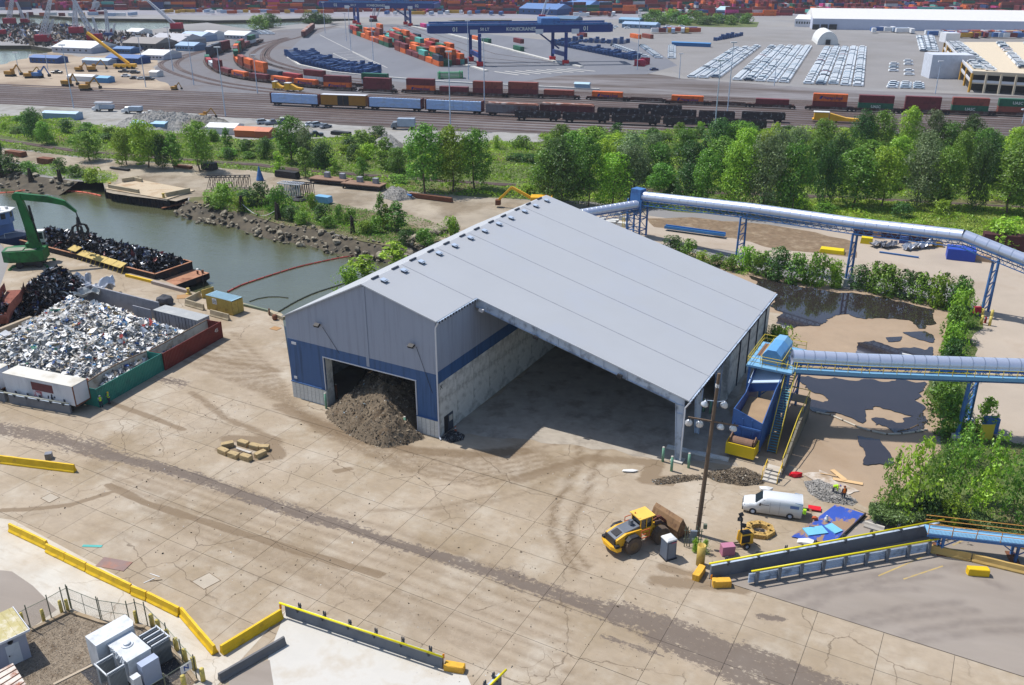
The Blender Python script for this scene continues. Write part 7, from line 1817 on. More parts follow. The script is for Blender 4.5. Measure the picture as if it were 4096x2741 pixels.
def truck(label,p,rz,L_,h,mb,mc,name="truck",dump=False):
 o = thing(name,label,"truck",(p.x,p.y,.02),rz); x0 = -L_/2
 MB().box(x0 + (L_ - 2.2)/2,0,1.1,L_ - 2.4,2.4,h,top=1.05 if dump else 1).out("dump_body" if dump else "cargo_box",mb,o); MB().box(0,0,.7,L_,1.0,.4).out("chassis",mBlack,o)
 loft([(L_/2 + (.9 if dump else 0),.95,.85,.5,1.5),(L_/2 - .3,1.05,.95,.5,1.8),(L_/2 - .7,1.1,.95,.5,2.5),(L_/2 - 2.0,1.1,.95,.5,2.55)],.12).out("cab",mc,o)
 MB().box(L_/2 - .45,0,1.75,.1,1.7,.6,ry=-.4).out("windscreen",mGl,o)
 for x in (-L_/2 + 1.2,L_/2 - 1.1):
  for y in (-1,1):MB().cyl((x,y - .15,.5),(x,y + .15,.5),.5,.5,12).out("wheel",mBlack,o)
 return o
mBoxG = mat("box_grey_blue",K(170,184,202),rough=.5)
truck("grey box truck parked by the tracks behind the three tall trees",ca(1,0,1350,1185),math.pi - .1,8.2,2.6,mBoxG,mCar["grey"])
truck("white dump truck, nearer the white pickup",ca(0,0,1225,1040),math.pi - .05,6.6,1.5,mBoxG,mCar["white"],dump=True)
t_ = truck("white rack truck with pipes on top, leftmost by the tracks",ca(0,0,960,1020),math.pi - .05,7.0,1.2,mBoxG,mCar["white"],dump=True); MB().box(0,0,2.9,6.5,1.8,.5).out("pipe_rack",mTrim,t_)
# small machines and things by the pole
o = thing("portable_toilet","grey portable toilet with white domed roof between loader and pole","toilet",W(2,3,1425,395,ZY),math.radians(25))
MB().box(0,0,.12,1.12,1.12,2.1,top=.97).out("cabin",mat("toilet_grey",K(108,118,134),rough=.5,var=.06),o); MB().box(0,0,0,1.3,1.3,.12).out("skid",mBlack,o)
g = MB(); g._p([(-.6,-.6,2.2),(.6,-.6,2.2),(.6,.6,2.2),(-.6,.6,2.2),(-.55,-.55,2.32),(.55,-.55,2.32),(.55,.55,2.32),(-.55,.55,2.32),(-.35,-.3,2.45),(.35,-.3,2.45),(.35,.3,2.45),(-.35,.3,2.45)],[(0,1,5,4),(1,2,6,5),(2,3,7,6),(3,0,4,7),(4,5,9,8),(5,6,10,9),(6,7,11,10),(7,4,8,11),(8,9,10,11)]); g.out("roof",mWhite,o)
MB().box(0,-.57,.25,.8,.04,1.75).out("door",mat("toilet_door",K(128,138,154),rough=.5),o); MB().box(.2,-.6,1.95,.6,.02,.12).out("name_strip",mat("strip_pink",K(190,110,130)),o)
p = ca(1,0,247,1145); o = thing("portable_toilet","purple portable toilet with white top beside the parked SUV","toilet",(p.x,p.y,0)); MB().box(0,0,0,1.4,1.4,2.3).out("cabin",mat("purple",K(84,66,140)),o); MB().box(0,0,2.3,1.5,1.5,.3).out("roof",mWhite,o)
pl = thing("utility_pole","tall leaning wooden light pole with cross arm and silver floodlights","pole",(19.0,76.8,ZY))
mWd = mat("pole_wood",K(118,100,84),rough=.95,var=.25,vs=1.5,stretch=(3,3,.3,0)); top = PL(2,2,1895,285,(19.4,77.0),0) - Vector((19.0,76.8,ZY)); g = MB(); g.cyl((0,0,0),top,.26,.15,12); g.out("pole_shaft",mWd,pl)
def at(t):return top*t
arm = at(.725); MB().bar(arm + Vector((-2.3,.5,.1)),arm + Vector((2.3,-.9,-.1)),.14).out("cross_arm",mWd,pl)
def lampo(q):
 l = MB().lathe([(.08,.35),(.14,.3),(.2,.15),(.36,-.05),(.38,-.2),(.3,-.2)],12).out("floodlight",mat("lamp_silver",K(220,224,230),rough=.3,metal=.5),pl,True); l.location = q; l.rotation_euler = (R.uniform(.2,.5),R.uniform(-.3,.3),0); MB().cyl((0,0,.3),(.1,.1,.6),.04).out("lamp_bracket",mBlack,l)
for s in (-2.2,-1.2,.75,1.9):lampo(arm + Vector((s,-.28*s - .1,-.45)))
for s,z in ((-1.0,.84),(.9,.835)):lampo(at(z) + Vector((s,-.1,-.2))); MB().bar(at(z),at(z) + Vector((s,0,.1)),.06).out("lamp_arm",mSteel,pl)
MB().box(*(at(.92)),.3,.3,.35).out("sensor",mWhite,pl)
g = MB()
for i in range(9):q = at(.08 + i*.05); g.bar(q + Vector((-.5,0,0)),q + Vector((.5,0,0)),.03)
g.out("steps",mBlack,pl,kind="stuff")
o = thing("switch_rack","grey switch box on a rack of steel pipes at the foot of the wooden pole","switch box",(18.1,74.7,ZY),-.1)
for i,x in enumerate((-.8,-.55,-.3,.3,.55,.8)):MB().cyl((x,.1*(i % 2),0),(x,.1*(i % 2),2.5 - .15*(i % 3)),.05,.05,7).out("pipe",mFen,o)
for z in (1.0,2.0):MB().bar((-.95,-.05,z),(.95,-.05,z),.06).out("cross_bar",mFen,o)
MB().box(0,-.15,.75,.65,.25,1.35).out("switch_box",mat("box_grey",K(130,140,152),rough=.5),o); MB().box(0,-.28,1.0,.32,.02,.3).out("notice",mWhite,o); MB().box(1.1,.2,2.2,.35,.3,.5).out("junction_box",mFen,o)
g = MB(); g.lathe([(.42,0),(.42,2.3),(.36,2.3),(.36,.1)],14,18.35,71.9,ZY); tag(g.out("gate_post",mYel,None,True),"thick hollow yellow steel post at the head of the long barrier","post")
MB().box(0,0,0,1.3,.8,1.1).out("x",mat("pink_box",K(196,130,156),rough=.6,var=.05)); q = C.objects["x"]; q.name = "fuel_box"; q.location = (21.35,73.6,ZY); q.rotation_euler = (0,0,.15); tag(q,"dusty pink metal box behind the yellow pipe rail","box")
o = thing("light_tower","small yellow light tower trailer with folded black lamps beside the straw ring","light tower",(23.3,75.0,ZY),math.radians(15))
MB().box(.1,0,.5,1.3,1.1,1.1,top=.9).out("engine_housing",mLY,o); MB().box(-.1,-.5,.55,.9,.08,.95).out("side_panel",mBlack,o); MB().box(.1,0,1.6,1.0,.7,.06).out("housing_top",mBlack,o)
for y in (-.65,.65):wheel(o,0,y,.32,.2,mBlack,mSteel)
g = MB(); g.bar((-.6,0,.5),(-2.2,0,.55),.08); g.bar((-.6,-.4,.5),(-1.8,0,.55),.06); g.bar((-2.1,0,0),(-2.1,0,.6),.06); g.bar((.7,0,.5),(1.5,-.7,.1),.07); g.out("drawbar",mBlack,o)
MB().cyl((-.3,0,1.0),(-.45,.2,3.0),.09,.09,8).out("mast",mBlack,o)
for i,(x,y,z) in enumerate(((-.55,-.3,2.6),(-.5,.5,2.9),(-.75,-.1,3.1),(-.3,.4,3.3))):l = MB().box(0,0,0,.45,.3,.35).out("lamp",mBlack,o); l.location = (x,y,z); l.rotation_euler = (.5,.4,i)
g = MB(); pts = [(.0,0)]
st = thing("straw_ring","ring of straw bales around a floor drain between van and light tower","straw ring",(25.5,77.3,ZY))
mStr = mat("straw",K(222,184,110),rough=1,var=.35,vs=3,c2=K(180,140,76),c2s=2,bump=1,bs=8)
for i in range(7):
 t = i*6.283/7; rr = random.Random(i); b_ = MB(); b_.box(0,0,0,1.25,.62,.5,top=.92); q = b_.out("straw_bale",mStr,st); q.location = (math.cos(t)*1.15,math.sin(t)*1.0,0); q.rotation_euler = (0,0,t + math.pi/2)
P_ = np.array([[math.cos(t)*r_,math.sin(t)*r_*.88,z] for t,r_,z in zip(RG.uniform(0,6.283,3500),RG.normal(1.15,.2,3500),RG.uniform(0,.56,3500))]); place(shard_mesh("loose_straw",P_,.07,pal((K(232,196,120),K(190,150,84)),(2,1),len(P_)),mVC,.15),"loose_straw",st,kind="stuff")
MB().box(0,0,.01,1.2,.9,.04).out("drain_grate",mBlack,st)
tp = thing("blue_tarp","blue tarp covered with mud streaks edged by a dark board near the van","tarp",(0,0,0))
tq = [W(3,3,225,225,ZY + .1),W(3,2,640,1495,ZY + .1),W(3,3,880,5,ZY + .1),W(3,3,600,275,ZY + .1)]
tq = [Vector((28.5,76.3,ZY + .1)),Vector((34.9,82.1,ZY + .1)),Vector((37.5,80.3,ZY + .1)),Vector((32.4,75.0,ZY + .1))]
MB().ext(tq,(0,0,.04)).out("sheet",mat("tarp_blue",K(60,92,186),rough=.5,var=.08,c2=K(166,136,108),c2s=.55,c2t=.53,c2w=.03,stretch=(1.5,.7,1,.7)),tp); MB().bar(tq[2],tq[3],.12,.45).out("edge_board",mBlack,tp)
for x,y,sx,sy,rz,m_,nm,lab in ((31.2,77.2,2.2,1.3,.2,"foam_blue","foam_sheet","pale blue foam sheet lying on the tarp, larger one"),(33.2,77.6,1.1,1.5,.5,"foam_blue","foam_sheet","pale blue foam sheet, smaller one nearer the board"),(32.4,81.3,1.3,.8,-.3,"red_case","tool_case","open red tool case on the tarp")):
 tag(MB().box(x,y,ZY + .15,sx,sy,.12,rz=rz).out(nm,mat(m_,K(128,204,240) if "foam" in m_ else K(224,30,44),rough=.5)),lab,"case" if "red" in m_ else "foam sheet")
tag(MB().ball((31.8,79.3,ZY + .35),.3,1,(1.2,.8,.8),.2).out("power_saw",mOr),"small orange power saw on the blue tarp","saw")
tag(MB().lathe([(.2,0),(.22,.3),(.1,.55),(.08,.7)],8,32.9,79.0,ZY + .15).out("spray_bottle",mWhite),"white sprayer standing on the blue tarp","sprayer")
tag(MB().ball((28.1,84.9,ZY + .3),.6,1,(1.4,.8,.6),.15).out("white_sack",mWhite),"white sack lying in front of the concrete steps","sack")
tag(MB().ball((29.8,75.4,ZY + .2),.7,1,(1.5,.8,.4),.15).out("white_sheet",mWhite),"crumpled white sheet at the near corner of the tarp","sheet")
tag(MB().ball((32.3,88.0,ZY + .3),.6,1,(1.2,.7,.6),.25).out("red_bag",mat("red_case")),"red bag lying beside the ramp wall","bag")
for i,(x,y,L2,w_,rz) in enumerate(((37.9,86.9,3.2,.55,-.35),(37.3,88.2,2.4,.6,1.9),(36.2,88.2,1.9,.12,-.3))):tag(MB().box(x,y,ZY + .03*i + .02,L2,w_,.04,rz=rz).out("plywood_plank",mat("new_ply",K(228,190,140),rough=.8)),("long new plank beside the two workers","wide new plank crossing the long one","thin batten beside the planks")[i],"plank")
struct(sheet("lime_dust",rough_edge([tuple(W(3,2,x,y)[:2]) for x,y in ((330,1220),(480,1170),(520,1200),(600,1260),(700,1300),(840,1370),(700,1400),(560,1360),(420,1290))],.35,.6,6),ZY + .024,mat("lime_dust",K(216,206,194),rough=1,c2=K(176,154,130),c2s=.8,c2t=.5,c2w=.12,world=True)))
tag(MB().ball((13.6,89.0,ZY + .12),.5,1,(2.1,.7,.35),.25).out("white_cloth",mWhite),"crumpled white cloth lying left of the canopy bollards","cloth")
p = W(1,2,1825,812,ZY); o = thing("traffic_cone","orange traffic cone with white band beside the shed side door","cone",p); MB().lathe([(.2,0),(.2,.04),(.16,.05),(.1,.35)],10).out("base",mOr,o); MB().lathe([(.1,.35),(.07,.52)],10).out("band",mWhite,o); MB().lathe([(.07,.52),(.03,.75)],10).out("tip",mOr,o)
beam("ground_kerb","low concrete kerb running under the canopy to the hopper","kerb",BL(48.6,11.4,ZY),BL(56.0,12.0,ZY),.7,.22,mPanel)
# people
def person(label,loc,rz,pose,vest,hat,shirt,legs):
 o = thing("person",label,"person",loc,rz)
 J = pose; names = list(J); V_ = [J[k][0] for k in names]; Rr = [J[k][1] for k in names]; ix = {k:i for i,k in enumerate(names)}
 E_ = [("pel","waist"),("waist","chest"),("chest","neck"),("neck","head"),("head","crown")]
 for s in "lr":E_ += [("pel","hip" + s),("hip" + s,"knee" + s),("knee" + s,"ank" + s),("ank" + s,"toe" + s),("chest","sh" + s),("sh" + s,"elb" + s),("elb" + s,"wr" + s),("wr" + s,"palm" + s)]
 for s in "lr":
  a = Vector(J["wr" + s][0]); b = Vector(J["palm" + s][0]); d = (b - a).normalized(); sd_ = d.orthogonal().normalized()
  for f in range(4):
   k = "f%d%s" % (f,s); V_.append(tuple(b + sd_*(f - 1.5)*.024 + d*(.075 - .008*abs(f - 1.4)))); Rr.append(.009); ix[k] = len(V_) - 1; E_.append(("palm" + s,k))
  V_.append(tuple(a + d*.04 + sd_*.05)); Rr.append(.01); ix["th" + s] = len(V_) - 1; E_.append(("wr" + s,"th" + s))
 me = bpy.data.meshes.new("body"); me.from_pydata(V_,[(ix[a],ix[b]) for a,b in E_],[]); b = bpy.data.objects.new("body",me); C.objects.link(b)
 md = b.modifiers.new("s",'SKIN');
 for i,r_ in enumerate(Rr):me.skin_vertices[0].data[i].radius = (r_,r_)
 me.skin_vertices[0].data[0].use_root = True
 b.modifiers.new("u",'SUBSURF').levels = 1
 dg = bpy.context.evaluated_depsgraph_get(); nm = bpy.data.meshes.new_from_object(b.evaluated_get(dg)); bpy.data.objects.remove(b)
 nm.materials.clear(); nm.materials.append(mat("skin",K(196,148,120),rough=.6)); ob_ = place(nm,"body",o)
 def sleeve(nm_,ks,m_,k=1.25):
  g = MB()
  for a,c in zip(ks[:-1],ks[1:]):g.cyl(J[a][0],J[c][0],J[a][1]*k,J[c][1]*k,10)
  return g.out(nm_,m_,o,True)
 for s in "lr":sleeve("trouser_leg",["hip" + s,"knee" + s,"ank" + s],legs,1.3); sleeve("sleeve",["sh" + s,"elb" + s,"wr" + s],shirt,1.3); MB().bar(J["ank" + s][0],J["toe" + s][0],.1,.09).out("boot",mBlack,o)
 g = MB(); pe,ch,ne = (Vector(J[k][0]) for k in ("pel","chest","neck")); g.cyl(pe,pe.lerp(ch,.5),.17,.17,12); g.cyl(pe.lerp(ch,.5),ch,.17,.2,12); g.cyl(ch,ne,.2,.09,12); g.out("vest",vest,o,True)
 g = MB(); hd = Vector(J["head"][0]); cr_ = Vector(J["crown"][0]); up = (cr_ - hd).normalized(); g.cyl(hd + up*.05,hd + up*.08,.15,.14,12); g.cyl(hd + up*.08,hd + up*.17,.125,.06,12); g.out("hard_hat",hat,o,True)
 return o
def stand(bend=0.0,arms="down"):
 cb,sb_ = math.cos(bend),math.sin(bend)
 def T(x,y,z):z2 = z - .95; return (x*cb + z2*sb_,y,.95 + z2*cb - x*sb_)
 P = {"pel":((0,0,.95),.13),"waist":(T(0,0,1.1),.13),"chest":(T(0,0,1.32),.15),"neck":(T(0,0,1.5),.06),"head":(T(.02,0,1.6),.1),"crown":(T(.02,0,1.72),.07)}
 for s,y in (("l",1),("r",-1)):
  P["hip" + s] = ((0,y*.1,.9),.09); P["knee" + s] = ((.04 + .03*y,y*.12,.5),.065); P["ank" + s] = ((-.02 + .04*y,y*.13,.09),.045); P["toe" + s] = ((.14 + .04*y,y*.14,.04),.04); P["sh" + s] = (T(0,y*.19,1.42),.065)
  if arms == "down":e,w,pp = T(-.03,y*.25,1.14),T(.05,y*.26,.9),T(.08,y*.26,.82)
  elif arms == "front":e,w,pp = T(.05,y*.24,1.15),T(.25,y*.12,1.2),T(.32,y*.08,1.22)
  else:e,w,pp = T(.28,y*.2,1.3),T(.5,y*.16,1.22),T(.57,y*.15,1.2)
  P["elb" + s] = (e,.045); P["wr" + s] = (w,.032); P["palm" + s] = (pp,.035)
 return P
mLime = mat("hi_vis_lime"); mHO = mat("hi_vis_orange",K(255,130,30),rough=.7); mJe = mat("dark_jeans",K(70,74,90),rough=.9); mSh = mat("shirt_grey",K(150,156,170),rough=.9); mHY = mat("hat_yellow",K(250,214,30),rough=.4); mHB2 = mat("hat_blue",K(50,90,190),rough=.4)
person("worker in white hard hat and lime vest standing at the green container's end",W(0,2,930,592,ZY),-1.0,stand(0,"front"),mLime,mWhite,mSh,mJe)
person("worker in yellow hard hat and lime vest beside the green container",W(0,2,1005,560,ZY),-1.9,stand(0,"front"),mLime,mHY,mat("shirt_blue",K(60,100,150),rough=.9),mJe)
person("worker in lime shirt and blue hard hat bending over the dusty trench",W(3,2,590,1385,ZY),-.3,stand(1.25,"reach"),mLime,mHB2,mLime,mJe)
person("worker in orange and lime vest seen from behind beside the dusty trench",W(3,2,685,1440,ZY),1.7,stand(0,"down"),mHO,mat("hat_brown",K(140,60,40),rough=.5),mJe,mJe)
for i,(x,y) in enumerate(((1950,1405),(1955,1340),(2025,1415),(2040,1355))):p = W(3,1,x,y); o = thing("bollard",("near left","far left","near right","far right")[i] + " yellow bollard of four guarding the hydrant at the right road","bollard",p,0,"bollards round the hydrant"); MB().cyl((0,0,0),(0,0,1.6),.22,.22,12).out("post",mBY,o,True)
p = W(3,1,1985,1390); o = thing("hydrant","red hydrant with pale top between four yellow bollards","hydrant",p); MB().lathe([(.25,0),(.18,.2),(.18,.9),(.1,1.05)],10).out("barrel",mat("hydrant_red",K(170,60,60)),o); MB().box(0,0,.7,.9,.2,.2).out("outlet",mTrim,o)
p = W(3,1,1900,1345); o = thing("red_cabinet","dark red cabinet on legs at the fence of the right road","cabinet",p); MB().box(0,0,.9,1.1,.5,1.1).out("case",mat("cabinet_red",K(170,30,60)),o); MB().box(-.4,0,0,.1,.1,.9).out("leg",mBlack,o); MB().box(.4,0,0,.1,.1,.9).out("leg",mBlack,o)
MB().box(0,0,0,3.4,5.0,2.2).out("x",mat("tent_blue",K(50,84,190),rough=.5,var=.06)); q = C.objects["x"]; q.name = "blue_tank"; tag(q,"big bright blue covered bin beyond the conveyor bend","bin"); q.location = W(3,1,1755,800); q.rotation_euler = (0,0,1.2)
for x,y,sx,sy,sz,cc,lab,nm in ((585,745,4.8,2.2,.8,(240,214,20),"flat bright yellow steel frame lying on the mud by the hedge","yellow_pallet"),(900,660,2.4,1.6,1.3,(244,216,30),"yellow skip-like bin beside the scrap under the conveyor","yellow_bin"),(1550,690,2.0,1.2,1.0,(200,160,60),"tan box with yellow lid left of the blue bin","tan_box"),(990,615,1.8,.3,1.6,(190,150,120),"brown board leaning behind the yellow bin","board"),(1950,820,3.4,1.6,1.2,(190,160,130),"tan skid right of the blue bin","skid"),(1240,655,1.8,1.8,1.2,(70,90,150),"blue drum with pale lid under the conveyor","drum")):
 p = W(3,1,x,y); o = MB().box(0,0,0,sx,sy,sz,top=.9).out(nm,mat(nm + "_paint",K(*cc),rough=.6,var=.1)); o.location = p; o.rotation_euler = (0,0,-.4); tag(o,lab,nm.split("_")[-1])
for x,y,L2,lab in ((1000,690,3.5,"grey scrap sheet left in the heap under the conveyor"),(1110,700,4.0,"dark scrap sheets in the middle of the heap under the conveyor"),(1330,715,5.0,"white crumpled sheet right of the scrap heap"),(1440,700,4.5,"pale twisted sheeting near the tan box")):p = W(3,1,x,y); crumple("crumpled_sheet",lab,(p.x,p.y,.1),L2,1.8,1.1,mFoil if x > 1200 else mGry,x*.01)
a,b = W(2,1,1400,515,.6),W(2,1,1950,590,.6); o = thing("steel_truss","long bright blue conveyor frame lying on the concrete","beam",(0,0,0)); MB().bar(a,b,1.1,.2).out("frame_deck",mCB1,o)
for s in (-.55,.55):MB().bar(a + Vector((.4*s,s,.3)),b + Vector((.4*s,s,.3)),.15,.5).out("side_channel",mat("bright_blue",K(80,150,214),rough=.5),o)
p = W(3,1,1020,740,.2); q = W(3,1,1380,790,.2); g = MB(); g.bar(p,q,.3); tag(g.out("steel_beam",mCB1),"blue steel beam lying on the road under the conveyor","beam")
# rail yard
mRail = mat("rail_steel",K(150,142,140),rough=.5,metal=.4); mBed = mat("track_bed",K(88,70,66),rough=.95,var=.25,vs=.3,c2=K(112,98,92),c2s=.05,world=True)
rb_np = [tuple(q[:2]) for q in rail_belt]
def track(pts,wd=2.7,name="railway_track",zz=.085):
 o = bpy.data.objects.new(name,None); C.objects.link(o); struct(o)
 P = [Vector((p[0],p[1],0)) for p in pts]; nr = []
 for i in range(len(P)):
  d = (P[min(i + 1,len(P) - 1)] - P[max(i - 1,0)]).normalized(); nr.append(Vector((-d.y,d.x,0)))
 def rib(o0,o1,z,nm,m):
  g = MB()
  for i in range(len(P) - 1):g.poly([P[i] + nr[i]*o0 + Vector((0,0,z)),P[i + 1] + nr[i + 1]*o0 + Vector((0,0,z)),P[i + 1] + nr[i + 1]*o1 + Vector((0,0,z)),P[i] + nr[i]*o1 + Vector((0,0,z))][::-1])
  g.out(nm,m,o)
 rib(-wd/2,wd/2,zz,"sleeper_bed",mBed); rib(-.79,-.65,zz + .16,"rail",mRail); rib(.65,.79,zz + .16,"rail",mRail)
tn_ = math.tan(math.radians(-14.5))
for i in range(20):
 y0 = 305 + 5.0*i; xs = [x for x in range(-340,330,10) if inside((x,y0 + x*tn_ + (3 if x < 0 else 0)),rb_np)]
 if len(xs) > 4:track([(x,y0 + x*tn_ - max(0,-x - 60)*.02*(i/12 - .3)) for x in range(min(xs),max(xs) + 1,10)])
track([tuple(p[:2]) for p in spline(trackG,8)],zz=.1)
def tp(*a):return [W(c,0,x,y) for c,x,y in a]
curves = [tp((1,900,830),(1,400,790),(1,0,745),(0,2200,720),(0,2000,665),(0,1895,590),(0,1905,530),(0,2060,440),(0,2343,375)),tp((1,930,775),(1,480,755),(1,180,705),(0,2300,660),(0,2165,560),(0,2200,465),(1,60,400),(1,300,340)),tp((1,700,900),(1,0,830),(0,1900,760),(0,1560,660),(0,1470,580),(0,1640,520),(0,1900,455)),tp((1,600,870),(1,0,800),(0,2000,745),(0,1680,650),(0,1620,570),(0,1800,490),(0,2100,420)),tp((1,1200,745),(1,700,695),(1,250,590),(1,100,510),(1,200,400),(1,430,330),(1,560,270),(1,760,235)),tp((1,1100,760),(1,600,710),(1,150,600),(1,60,520),(1,130,420),(1,330,340)),tp((1,860,640 + 90),(1,330,640),(1,30,560),(1,-40,500),(1,60,430),(1,260,350))]
for c_ in curves:track([tuple(p[:2]) for p in spline(c_,10)],2.9)
CC = {"orange":(216,106,50),"maroon":(112,48,54),"brown":(140,72,60),"green":(36,98,74),"blue":(44,66,118),"grey":(196,200,204),"red":(160,50,56),"teal":(90,170,160),"pink":(200,60,130),"navy":(60,68,84)}
mCon = {k:mat("container_" + k,K(*v,.95),rough=.6,var=.1,vs=.5,c2=K(*[q*.8 for q in v]),c2s=.4,c2t=.6) for k,v in CC.items()}
_CM = {}
def con_mesh(c,L_=12.19,far=False):
 if (c,L_,far) in _CM:return _CM[c,L_,far]
 g = MB(); g.box(0,0,0,L_,2.44,2.6)
 if not far:
  g.box(0,0,2.59,L_ - .3,2.2,.05)
  for i in range(int(L_/.55)):g.box(-L_/2 + .4 + i*.55,0,.15,.26,2.5,2.3)
  for x in (-L_/2,L_/2):g.box(x,-.6,.15,.06,1.05,2.3); g.box(x,.6,.15,.06,1.05,2.3)
 _CM[c,L_,far] = g.mesh("shipping_container",mCon[c]); return _CM[c,L_,far]
mLet = {"b":mat("letter_blue",K(40,56,130),rough=.6),"w":mat("letter_white",K(220,224,220),rough=.6)}
WRIT = {"orange":("Hapag-Lloyd","b"),"green":("UASC","w")}
def container(c,p,rz,z,label,L_=12.19,write=False,group=None,far=False):
 o = thing("shipping_container",label,"container",(p[0],p[1],z),rz,group); place(con_mesh(c,L_,far),"body",o)
 if write and c in WRIT:t,k = WRIT[c]; lettering(t,1.35,mLet[k],o,(.9 if k == "b" else 0,-1.28,1.25),(1,0,0),bold=True); (k == "b") and MB().ext([(-4.0,-1.28,.8),(-3.1,-1.28,.8),(-2.6,-1.28,1.9),(-3.5,-1.28,1.9)],(0,-.01,0)).out("emblem",mLet[k],o)
 return o
mWell = mat("well_car",K(84,58,54),rough=.9,var=.3,c2=K(130,126,124),c2s=.5,c2t=.62)
def wellcar(p,rz,label,L_=15.5):
 o = thing("well_car",label,"rail car",(p[0],p[1],.25),rz);
 for y in (-1.35,1.35):MB().box(0,y,.35,13,.15,1.0).out("side_sill",mWell,o)
 MB().box(0,0,.35,13,2.5,.15).out("floor",mWell,o)
 for s in (-1,1):
  MB().box(s*7.3,0,.9,1.8,2.4,.45).out("end_deck",mWell,o); g = MB(); [g.cyl((s*7.5 + dx,y,.45),(s*7.5 + dx,y + .12,.45),.45,.45,8) for dx in (-.8,.8) for y in (-.8,.7)]; g.box(s*7.5,0,.4,2.2,1.4,.3); g.out("bogie",mBlack,o)
 return o
near = [(1,640,865,828,"orange","maroon"),(1,990,1245,850,"maroon","maroon"),(1,1385,1640,858,"orange","maroon"),(1,1685,1945,872,"maroon",None),(1,1990,2255,886,"maroon","brown"),(1,2310,2583,893,"maroon","brown"),(2,290,570,905,"brown",None),(2,730,1015,922,"orange",None),(2,1090,1370,935,None,None),(2,1450,1755,960,"orange",None),(2,1830,2130,975,None,None),(2,2220,2533,992,"maroon",None),(3,390,720,1012,"maroon","orange"),(3,805,1145,1028,"green","maroon"),(3,1225,1575,1040,"maroon","maroon"),(3,1655,2010,1052,"green","brown"),(3,2085,2425,1065,"brown","green")]
for i,(c,x0,x1,y,lo,up) in enumerate(near):
 k = (x1 - x0)*.0205; a,b = W(c,0,x0,y - k),W(c,0,x1,y + k); m_ = (a + b)/2; rz = math.atan2((b - a).y,(b - a).x); wellcar(m_,rz,"well car of the nearer container train, %s from the left" % ordn(i))
 if lo:container(lo,m_,rz,.9,"%s container low in the nearer train, car %s from the left" % (lo,ordn(i)),write=True)
 if up:container(up,m_,rz,3.52,"%s container stacked on top in the nearer train, %s car" % (up,ordn(i)),write=True)
for ti,(path,nm,cols) in enumerate(((tp((1,590,812),(1,360,792),(1,170,765),(1,0,745),(0,2200,722),(0,2100,700),(0,2000,662),(0,1930,615),(0,1900,575),(0,1898,545)),"nearer curving train","orange .,orange .,maroon .,orange .,maroon .,maroon maroon,grey .,red .,green .,brown ."),
  (tp((1,1245,812),(1,900,795),(1,640,782),(1,475,762),(1,310,742),(1,180,715),(1,50,685),(0,2300,660),(0,2200,610),(0,2165,560),(0,2165,520),(0,2200,470),(0,2270,430),(1,20,395),(1,100,370)),"farther curving train","grey green,. .,grey maroon,red .,navy .,orange orange,brown orange,brown brown,orange .,orange green,maroon maroon,orange orange,green green,brown brown,maroon ."),(tp((0,1905,540),(0,1960,510),(0,2040,480),(0,2110,460)),"third train at the far left of the curve","navy navy,navy navy,maroon maroon,maroon ."))):
 pp = spline([Vector((p.x,p.y,0)) for p in path],15.8)
 for i,(a,b) in enumerate(zip(pp[:-1],pp[1:])):
  cs = cols.split(",")[i % len(cols.split(","))].split(); m_ = (a + b)/2; rz = math.atan2((b - a).y,(b - a).x) % math.pi; rz = rz if rz < 2.2 else rz - math.pi; wellcar(m_,rz,"well car in the %s, %s along" % (nm,ordn(i)))
  for j,c in enumerate(cs):
   if c != ".":container(c,m_,rz,.9 + 2.62*j,"%s %s container in the %s, %s car" % (("lower","upper")[j],c,nm,ordn(i)),write=j == 0 and i < 4)
mWrap = mat("blue_wrap",K(168,196,236,.95),rough=.45,var=.15,vs=.8,c2=K(186,206,232),c2s=.9,c2t=.56,stretch=(.4,1,1,0)); mBxY = mat("boxcar_yellow",K(186,132,54),rough=.7,var=.1); mHop = mat("hopper_grey",K(140,136,142),rough=.8,var=.2,c2=K(100,66,62),c2s=.15,c2t=.5); mHopB = mat("hopper_maroon",K(112,62,66),rough=.85,var=.25,vs=.6,c2=K(160,140,136),c2s=.4,c2t=.62)
